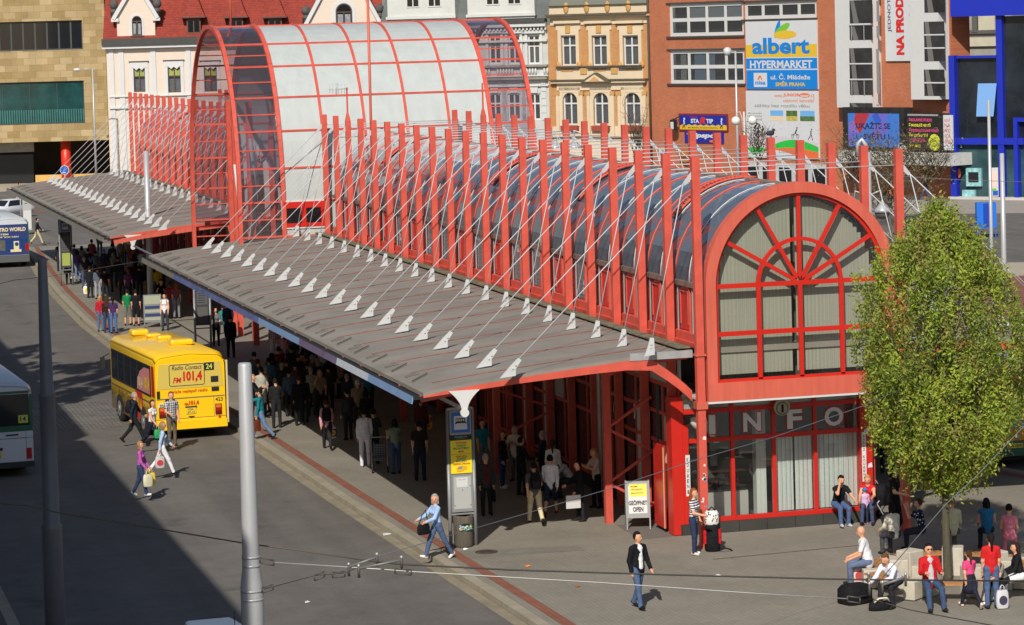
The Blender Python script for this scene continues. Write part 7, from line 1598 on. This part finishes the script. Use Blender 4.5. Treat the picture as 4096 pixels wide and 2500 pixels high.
for x in (-.24,.24): m.tube([(x,-.35,.12),(x,.05,.6),(x,.3,1.02)],.014,6); m.tube([(x,.3,.12),(x,-.05,.5),(x,-.3,.62)],.014,6)
m.tube([(-.24,.3,1.02),(.24,.3,1.02)],.016,6); m.build('frame',STEEL,o,local=True)
for x in (-.24,.24):
    for y in (-.35,.3): m=MB(); m.tube([(x-.02,y,.10),(x+.02,y,.10)],.10,12); m.build('wheel',BLACK,o,local=True)
q=person(1682,1922,178,'stand',(42,34,38),(36,44,62),'tall man in dark maroon shirt seen from behind with yellow bag behind him',DKH,H=1.80,sleeve='short')
person(1688,1800,170,'stand',(90,40,50),(60,60,66),'person in dark red top carrying a yellow carrier bag by the lattice frame',BRN,H=1.70)
g=G(1706,1795); o=carrier_bag(Vector((g.x,g.y,1.22)),'yellow carrier bag with red shop name held beside the lattice frame',(240,205,30),None,w=.42,hh=.46); m=MB(); m.box(-.19,.19,-.070,-.066,.24,.38,0); m.text('BILLA',-.16,.16,.265,.355,-.073,1,bold=.03); m.text('dnes',-.13,.15,.07,.18,-.073,0,bold=.02,shear=.3); m.build('print',[m_rgb('bag_red',(190,40,30),rough=.5),WHITE],o,local=True)
q=person(1048,1756,262,'walk',(28,118,128),(96,124,160),'man in teal jacket and jeans carrying a brown bag past the grey pole',DKH,'balding',H=1.76,tweak=dict(arms=((75,6,60),(4,10,10))))
at=hand(q,1); o=thing('brown_bag','brown leather bag in the hand of the teal jacket man','bag',(at.x,at.y,at.z-.44),.6); m=MB(); m.loft([[(.20*s*abs(math.cos(2*pi*j/12))**.4*math.copysign(1,math.cos(2*pi*j/12)),.06*s*math.sin(2*pi*j/12),z) for j in range(12)] for z,s in ((0,1),(.04,1.05),(.34,.95),(.36,.9))]); m.build('bag_body',cloth((120,58,36)),o,local=True); m=MB(); m.tube([(-.1,0,.35),(-.06,0,.48),(.06,0,.48),(.1,0,.35)],.012,5); m.build('handle',cloth((90,44,28)),o,local=True)
# crowd along the kerb behind the yellow bus
CR_=[(1022,1590,170,'stand',(90,94,92),BK,DKH,'short','grey tee man nearest the open bus door'),
(1012,1690,80,'hold',(30,30,34),(40,42,50),BLO,'long','blonde woman in black reading beside the yellow bus'),
(1050,1665,190,'stand',(170,168,156),(58,56,54),DKH,'short','person in pale khaki top queueing by the bus'),
(1080,1612,180,'stand',(60,110,140),(40,44,56),DKH,'short','person in blue top deep in the queue'),
(1108,1712,185,'stand2',(30,31,34),(38,38,42),BK,'short','man in black with white soled shoes at the shade edge'),
(1132,1640,175,'stand',(40,44,42),(44,44,48),GRH,'short','grey haired man in dark green jacket in the queue'),
(1160,1665,182,'stand',(70,90,112),(40,42,48),DKH,'short','person in dusty blue shirt in the queue'),
(1200,1702,180,'stand',(24,24,27),(28,28,32),BRN,'short','tall man all in black at the end of the queue'),
(1218,1690,185,'stand',(46,46,52),(52,52,58),DKH,'bob','woman in charcoal coat beside the man all in black'),
(1248,1662,190,'stand',(150,148,136),(72,70,66),GRH,'balding','grey haired man in pale shirt in the shade'),
(1284,1668,10,'phone',(150,130,110),(44,42,46),GRH,'bob','woman in tan vest raising a hand to her face'),
(1300,1545,185,'stand',(214,214,216),(110,120,140),DKH,'short','person in white tee by the red hall wall'),
(1262,1490,200,'stand',(190,36,50),(60,70,100),BRN,'pony','woman in bright red top by the hall doors'),
(1225,1470,160,'stand',(40,60,100),(50,52,62),DKH,'short','person in navy top near the hall doors'),
(1142,1492,180,'hold',(214,150,165),(90,90,100),DKH,'pony','person in pink vest leaning in the shade behind the crowd'),
(1170,1560,210,'stand',(60,60,58),(60,60,70),DKH,'short','person in olive jacket at the middle of the crowd'),
(1215,1590,150,'stand',(190,120,50),(50,50,60),DKH,'short','person in orange brown jacket in the crowd'),
(1120,1575,170,'stand',(120,40,44),(60,62,70),BRN,'short','person in brick red shirt in the crowd'),
(1436,1722,182,'stand',(140,124,100),(56,50,52),(190,190,186),'short','white haired man in tan shirt seen from behind'),
(1468,1765,200,'stand2',(30,31,34),(34,34,40),DKH,'bob','woman in black with lime bag behind the tan shirt man'),
(1478,1660,190,'stand',(36,120,150),(46,52,72),DKH,'short','person in turquoise tee in front of the seated pair')]
for x,y,f,po,tp,bt,hr,st,lb in CR_: person(x,y,f,po,tp,bt,lb,hr,st,H=1.66+.12*rng.random(),fem=st in('bob','long','pony'),group=None,sleeve='short' if 'tee' in lb or 'vest' in lb else 'long',h=.025)
XT=[(1038,1625,(52,60,58)),(1066,1650,(96,90,84)),(1092,1600,(38,40,48)),(1128,1610,(70,66,60)),(1150,1620,(46,54,70)),(1186,1640,(84,70,62)),(1196,1600,(30,34,40)),(1232,1630,(58,48,52)),(1254,1610,(100,98,92)),(1276,1625,(36,44,56)),(1318,1650,(64,60,58)),(1236,1540,(52,56,64)),(1180,1520,(88,84,80)),(1320,1600,(44,40,46)),(1392,1690,(40,44,50)),(1395,1760,(58,56,60))]
XL=['olive','stone grey','charcoal','taupe','slate blue','mushroom brown','near black','plum grey','ash grey','ink blue','warm grey','steel grey','sand grey','aubergine','graphite','lead grey']
for (x,y,c_),n_ in zip(XT,XL): person(x,y,150+60*rng.random(),rng.choice(['stand','stand2','hold']),c_,(40+rng.randint(0,30),42,50),'person in '+n_+' top in the shaded crowd under the near canopy',rng.choice([DKH,BRN,GRH]),rng.choice(['short','short','bob']),H=1.64+.14*rng.random(),h=.026)
person(1345,1580,300,'sit',(60,50,60),(190,150,130),'dark haired girl sitting on the ledge with bare legs',DKH,'long',H=1.66,legs='bare',fem=True,shoes=(225,225,225))
person(1400,1590,290,'sit',(90,36,66),(52,50,60),'person in plum top sitting next to the bare legged girl',DKH,'short',H=1.68)
person(1102,1456,183,'stand',(232,222,216),(228,228,226),'man in red plaid shirt and white shorts seen from behind by the red post',BRN,H=1.78,legs='shorts',kind='red_plaid',skinc=(200,140,110))
person(925,1432,185,'stand',(26,28,36),(28,30,36),'man in navy jacket just beyond the yellow bus',DKH,H=1.80)
person(866,1384,10,'phone',(110,112,112),(40,42,48),'woman in grey tee raising a phone beside the blue stop pillar',DKH,'bob',H=1.68,sleeve='short',fem=True)
person(898,1340,200,'sit',(40,130,130),(50,60,90),'person in turquoise top sitting behind the blue stop pillar',DKH,H=1.70)
person(915,1360,190,'stand',(30,36,56),(40,44,56),'person in dark blue jacket behind the woman with the phone',DKH,H=1.74)
# road walkers by the yellow bus
q=person(540,1772,92,'walk',(34,40,56),(32,33,36),'older man in dark jacket walking behind the yellow bus with dark backpack',GRH,H=1.76); back_pack(q,'dark backpack on the older man behind the yellow bus',(30,30,32))
q=person(612,1796,60,'walk2',(226,224,228),(34,34,52),'young woman in white vest and dark jeans walking with a green bag',BRN,'bob',H=1.68,sleeve='none',fem=True)
carrier_bag(hand(q,0),'small green bag held by the white vest woman',(40,150,90),w=.26,hh=.28)
q=person(690,1786,30,'stand2',(196,198,202),(104,94,80),'man in grey plaid shirt and brown trousers behind the yellow bus',RDH,H=1.82,sleeve='short',kind='grey_plaid'); back_pack(q,'black backpack on the grey plaid shirt man',BK)
q=person(652,1898,100,'walk',(172,196,226),(226,226,232),'woman in pale blue blouse and white trousers walking across the road',(150,120,84),'bob',H=1.70,fem=True,fat=1.02)
carrier_bag(hand(q,0),'grey and red carrier bag held by the white trousers woman',(190,185,185),(190,60,60))
q=person(566,1986,85,'stroll',(178,92,168),(50,62,96),'woman in purple pink cardigan carrying yellow bags across the road',(150,120,84),'bob',H=1.64,fem=True,fat=1.1,shoes=(228,228,230),tweak=dict(arms=((8,8,30),(14,8,20))))
carrier_bag(hand(q,1),'yellow carrier bag held by the purple cardigan woman',(240,212,70),(214,190,60),rz=.3); carrier_bag(hand(q,0),'cream carrier bag held by the purple cardigan woman',(214,210,180),rz=.3)
# far queue, left
FQ=[(404,1326,185,'stand',(186,36,52),(84,108,140),BLO,'bob','woman in red flowered top and jeans at the far kerb'),
(430,1331,180,'stand',(46,32,34),(58,66,96),BRN,'long','long haired woman in brown top between two friends at the kerb'),
(456,1334,178,'stand',(70,44,92),(82,110,158),DKH,'pony','woman in purple tee and light jeans at the far kerb'),
(512,1302,176,'stand2',(20,120,72),(112,112,108),DKH,'short','man in bright green tee and grey shorts'),
(546,1304,182,'stand',(26,25,30),(28,28,32),DKH,'short','person all in black beside the green tee man'),
(276,1138,15,'stand2',(230,230,234),(32,33,38),BRN,'bob','woman in white blouse and black trousers at the far pillar'),
(240,1085,200,'stand',(34,36,46),(44,44,52),DKH,'short','person in navy jacket left of the far pillar'),
(313,1122,190,'stand',(92,70,116),(110,128,160),DKH,'bob','woman in lilac top behind the white blouse woman'),
(340,1152,200,'stand',(52,50,60),(70,84,112),GRH,'short','person in dark jacket with a lilac bag'),
(362,1192,185,'stand',(30,31,34),(34,36,44),DKH,'short','man in black carrying a white and yellow bag'),
(393,1196,180,'stand',(88,100,116),(150,156,166),DKH,'short','person in grey blue top and pale trousers'),
(422,1206,175,'stand',(24,24,28),(44,46,52),DKH,'short','person in black tee just behind the kerb'),
(420,1112,180,'stand',(52,74,100),(60,64,76),GRH,'short','grey haired person in blue shirt in the far queue'),
(452,1096,190,'stand',(60,60,66),(56,58,64),DKH,'short','person in charcoal coat in the far queue'),
(474,1150,180,'stand',(44,40,42),(50,50,56),DKH,'short','big person in dark coat in the far queue'),
(400,1020,170,'stand',(178,178,176),(120,118,112),GRH,'short','person in pale grey jacket back turned in the far sun'),
(486,1072,180,'stand',(150,134,110),(96,92,86),DKH,'short','person in sandy top in the far crowd'),
(510,1062,190,'stand',(172,160,130),(80,80,86),BRN,'short','person in cream top in the far crowd'),
(556,1050,185,'stand',(170,168,150),(70,70,76),DKH,'short','person in pale shirt under the far canopy edge'),
(570,1120,180,'stand',(222,222,226),(64,66,72),DKH,'short','person in white top in the shade of the far canopy'),
(560,1190,180,'stand',(38,44,52),(50,58,72),DKH,'short','person in dark top carrying an orange bag'),
(516,1212,175,'stand',(100,56,110),(52,52,60),RDH,'pony','woman in violet top behind the green tee man'),
(648,1262,5,'hold',(24,24,28),(36,36,42),DKH,'cap','young man in black printed tee and orange cap'),
(684,1270,185,'stand',(150,40,52),(100,110,130),BRN,'pony','woman in dark red vest top and jeans in the shade'),
(708,1274,180,'stand',(112,72,96),(132,132,142),RDH,'long','long haired woman in mauve tee next to the red vest woman'),
(632,1200,185,'stand',(214,184,40),(60,62,70),DKH,'short','person in yellow tee in the shade'),
(650,1160,180,'stand',(180,40,70),(60,60,66),DKH,'short','person in crimson top in the shade'),
(610,1170,200,'stand',(60,62,64),(56,56,60),DKH,'short','person in slate jacket beside the canopy pole'),
(370,1075,180,'stand',(150,70,76),(60,64,72),BRN,'short','person in rusty red top in the far queue')]
for x,y,f,po,tp,bt,hr,st,lb in FQ:
    q=person(x,y,f,po,tp,bt,lb,hr,st,H=1.64+.12*rng.random(),fem=st in('bob','long','pony'),sleeve='short' if 'tee' in lb or 'vest' in lb else 'long',legs='shorts' if 'shorts' in lb or 'all in black' in lb else 'long',kind='flowers' if 'flowered' in lb else None)
    if 'lilac bag' in lb: carrier_bag(hand(q,0),'lilac carrier bag in the far queue',(150,120,200),w=.36,hh=.42)
    if 'white and yellow bag' in lb: carrier_bag(hand(q,1),'white carrier bag with yellow print in the far queue',(232,232,236),(235,215,50),w=.36,hh=.42)
    if lb.startswith('woman in white blouse'): carrier_bag(hand(q,0),'black handbag of the white blouse woman at the far pillar',(24,24,26),w=.30,hh=.3); carrier_bag(hand(q,1),'white carrier bag of the white blouse woman at the far pillar',(228,228,232),w=.26,hh=.34)
    if 'orange bag' in lb: carrier_bag(hand(q,0),'orange bag carried under the far canopy',(225,150,40),w=.30,hh=.26)
XF=[(300,1096,(60,70,90)),(330,1100,(110,104,96)),(356,1116,(40,42,50)),(386,1128,(92,110,130)),(405,1156,(66,54,50)),(440,1168,(48,60,56)),(456,1134,(126,120,112)),(540,1136,(54,48,58)),(590,1122,(180,172,150)),(602,1086,(70,74,84)),(530,1176,(60,40,44)),(492,1196,(44,50,66))]
for (x,y,c_),n_ in zip(XF,['dusk blue','light taupe','soot black','pale blue','cocoa','bottle green','pebble grey','dark mauve','oatmeal','pewter','maroon','midnight blue']): person(x,y,150+70*rng.random(),rng.choice(['stand','stand2','hold']),c_,(44+rng.randint(0,30),46,56),'person in '+n_+' top waiting in the far queue',rng.choice([DKH,BRN,GRH]),rng.choice(['short','bob']),H=1.64+.14*rng.random())
q=person(662,1322,350,'stand',(220,220,224),(60,62,70),'woman in white vest and sunglasses half hidden behind the yellow bus',DKH,'short',H=1.70,sleeve='none',fem=True,glasses=True); back_pack(q,'grey backpack on the woman in sunglasses behind the bus',(150,148,146),(110,100,98))
person(150,976,100,'walk',(36,38,48),(196,186,150),'man in dark jacket and khaki trousers walking beyond the distant bus',DKH,H=1.78)
person(72,850,60,'sit',(228,228,232),(170,150,120),'person in white shirt sitting on the island by the distant bus',DKH,H=1.72)
person(78,806,80,'walk',(196,40,60),(206,176,186),'child in red top and pink trousers near the stone building',DKH,'cap',H=1.62)
# front of the glass room
person(3352,2100,20,'sitfwd',(28,28,32),(76,98,140),'man in black tee and jeans sitting on the ledge with hand to his face',DKH,H=1.76,sleeve='short',shoes=(190,190,192),tweak=dict(arms=((70,8,110),(48,10,18)),lean=24))
person(3478,2092,345,'sitfwd',(196,32,40),(70,80,110),'blonde woman in red vest top sitting on the ledge with a toddler',BLO,'short',H=1.68,sleeve='none',fem=True,tweak=dict(lean=20))
person(3462,2098,200,'stand',(214,180,216),(48,54,70),'toddler in lilac top and blue hat standing before the red vest woman',(70,110,180),'hat',H=.98,shoes=(190,110,170))
person(3580,2140,60,'stand2',(22,22,25),(18,18,20),'tall person dressed all in black standing against the right red column',DKH,'pony',H=1.80,sleeve='short',turn=20,skirt=.55)
g=G(3530,2085); o=thing('pushchair','black pushchair behind the tall person in black','pushchair',(g.x,g.y,0),.5)
m=MB(); m.loft([[(.25*s*math.cos(2*pi*j/12),.3*s*math.sin(2*pi*j/12),z) for j in range(12)] for z,s in ((.45,.7),(.6,1),(.85,1.05),(1.0,.7))]); m.build('seat',cloth(BK),o,local=True); m=MB()
for x in (-.24,.24): m.tube([(x,-.3,.14),(x,.05,.6),(x,.4,1.05)],.015,6); m.tube([(x,.3,.14),(x,-.1,.6)],.015,6)
m.build('frame',STEEL,o,local=True)
for x in (-.26,.26):
    for y in (-.3,.3): m=MB(); m.tube([(x-.02,y,.13),(x+.02,y,.13)],.13,12); m.build('wheel',BLACK,o,local=True)
person(3545,1892,170,'stand',(34,34,38),(30,38,52),'person in black top and dark jeans in the right canopy shade',DKH,H=1.76)
person(3680,1884,260,'stand',(90,100,110),(84,110,148),'person in jeans whose legs show under the tree crown',DKH,H=1.72,shoes=(225,225,225))
person(3700,800,90,'walk',(40,44,60),(60,84,120),'distant walker crossing the plaza before the blue building',DKH,H=1.74)
person(3560,825,200,'stand',(210,100,50),(60,60,60),'distant person in orange at the shrubs',DKH,H=1.7)
# around the tree seats
def seat(phi,r=RR+.42): a=math.radians(phi); return Vector((RC.x+r*math.cos(a),RC.y+r*math.sin(a),0)),a
def sitter(phi,pose,*a,dz=0.0,dr=0.0,**k):
    p,an=seat(phi,RR+.80+dr); return person(0,0,0,pose,*a,loc=Vector((p.x,p.y,dz)),rz=an+pi/2,**k)
def sitrz(phi): return math.radians(phi)+pi/2
person(3722,2432,8,'sitback',(182,184,190),(60,78,110),'man in red and grey jacket and sunglasses sitting on the front seat',DKH,H=1.80,jacket=(186,30,36),glasses=True,shoes=(44,42,42))
person(3475,2345,262,'sit',(222,222,228),(96,110,140),'bald man in black and white football shirt sitting on the left block',BRN,'bald',H=1.80,sleeve='short',jacket='vest',tweak=dict(lean=14))
person(3588,2422,318,'sitfwd',(220,224,236),(40,42,50),'man in white shirt and tie bending over bags on the left front seat',(96,66,40),H=1.78,tweak=dict(lean=44))
person(3580,2225,205,'sit',(224,218,200),(70,70,76),'dark haired woman in cream blouse sitting with her back turned',DKH,'bob',H=1.66,fem=True,fat=1.15)
person(3690,2205,255,'sit',(34,40,66),(50,52,60),'woman in navy dotted tee smoking on the back seat',BRN,'short',H=1.66,sleeve='short',kind='dots',fem=True,tweak=dict(arms=((70,8,100),(65,6,95)),lean=8))
person(3815,2215,185,'sit',(214,204,166),(110,100,86),'person in pale yellow shirt sitting behind the tree trunk',(150,110,80),H=1.74)
person(3952,2205,180,'sit',(40,110,150),(44,46,56),'person with dark curls and blue straps sitting at the back right',DKH,'bob',H=1.66,sleeve='none')
person(4040,2235,170,'sit',(226,130,150),(226,130,150),'woman in pink summer top sitting with bare shoulders',DKH,'short',H=1.68,sleeve='none',fem=True)
person(3882,2432,200,'walk2',(206,70,120),(36,38,54),'girl in pink tee and denim skirt by the front seat',BRN,'pony',H=1.36,sleeve='short',fem=True,skirt=.26,botkind=None,shoes=(225,200,190))
person(3968,2434,182,'stand',(196,34,38),(78,98,134),'woman in red tee and faded jeans standing with her back turned',DKH,'pony',H=1.72,sleeve='short',fem=True,shoes=(40,38,38))
person(4012,2412,320,'sitfwd',(128,126,122),(34,34,38),'older woman in grey tee sitting beside the red tee woman',(160,150,130),'bob',H=1.66,sleeve='short',fem=True,fat=1.12,shoes=(224,222,214))
person(4085,2400,270,'sit',(26,26,30),(220,220,222),'dark haired woman in black top at the right edge',(50,30,26),'long',H=1.68,fem=True)
g=G(3420,2412); o=thing('suitcase','black soft suitcase lying open before the bald man','suitcase',(g.x,g.y,0),.35)
m=MB(); m.loft([[(a*abs(math.cos(2*pi*j/16))**.4*math.copysign(1,math.cos(2*pi*j/16)),b*abs(math.sin(2*pi*j/16))**.4*math.copysign(1,math.sin(2*pi*j/16)),z) for j in range(16)] for z,a,b in ((0,.34,.24),(.04,.38,.28),(.34,.38,.27),(.44,.30,.2))]); m.build('case',cloth(BK),o,local=True); m=MB(); m.tube([(-.15,-.28,.2),(-.1,-.33,.22),(.1,-.33,.22),(.15,-.28,.2)],.018,6); m.build('handle',BLACK,o,local=True)
g=G(3440,2345); carrier_bag(Vector((g.x+.05,g.y+.1,.62)),'red and white plaid bag on the ground beside the bald man',(222,190,190),(190,80,80),w=.44,hh=.46)
g=G(3520,2440); o=thing('open_bag','low black and cream shoulder bag on the paving before the white shirt man','bag',(g.x,g.y,0),.1); m=MB(); m.loft([[(.28*s*math.cos(2*pi*j/14),.14*s*math.sin(2*pi*j/14),z) for j in range(14)] for z,s in ((0,.9),(.03,1.05),(.16,1),(.2,.7))]); m.build('bag_body',cloth(BK),o,local=True); m=MB(); m.tube([(-.2,-.1,.2),(-.1,-.14,.30),(.1,-.14,.30),(.2,-.1,.2)],.022,6); m.build('strap',cloth((214,204,180)),o,local=True)
g=G(4010,2436); carrier_bag(Vector((g.x,g.y,.56)),'grey plaid carrier bag on the ground beside the red tee woman',(200,200,205),(60,60,80),w=.30,hh=.42)
# small litter
for px,py,c,lb in ((2113,2268,(230,120,30),'orange wrapper lying on the paving'),(1550,2140,(200,200,205),'crumpled plastic film by the kerb'),(1862,2200,(235,235,235),'white tissue by the litter bin'),(2310,2348,(150,90,40),'brown leaf scrap on the paving'),(1230,2412,(190,190,200),'white paper strip on the asphalt'),(3675,1966,(235,235,235),'white paper scrap in the tree shade'),(2873,2306,(210,210,210),'pale paper scrap near the wires')):
    g=G(px,py,-.14 if px in (1550,1230) else 0); s=.14 if px==1550 else .07
    mb=MB(); mb.add([(g.x-s,g.y-s*.6,g.z+.01),(g.x+s,g.y-s*.5,g.z+.03),(g.x+s*.8,g.y+s,g.z+.012),(g.x-s*.7,g.y+s*.8,g.z+.04),(g.x,g.y,g.z+.06)],[(0,1,4),(1,2,4),(2,3,4),(3,0,4)]); tag(mb.build('litter_scrap',m_rgb('scrap_%d_%d'%(px,py),c,rough=.6)),lb,'litter')
g=D(3085,548,100); o=thing('pigeon','dark pigeon perched on top of a right hand column','bird',(0,0,0))
c=Vector((XC+HW,Y0+4*SP,10.15)); o.location=c; WM[o.name]=Matrix.Translation(c); m=MB(); m.ell((0,0,.13),(.13,.07,.08),10,7); m.ell((.10,0,.22),(.05,.045,.05),8,6); m.tube([(.07,0,.16),(.1,0,.22)],[.05,.035],8); m.add([(-.08,-.04,.14),(-.08,.04,.14),(-.27,.03,.07),(-.27,-.03,.07)],[(0,1,2,3)]); m.tube([(.14,0,.22),(.18,0,.21)],[.012,.003],5); m.tube([(.02,-.03,.08),(.02,-.03,0)],.008,4); m.tube([(.02,.03,.08),(.02,.03,0)],.008,4); m.build('body',cloth((60,62,68)),o,local=True)
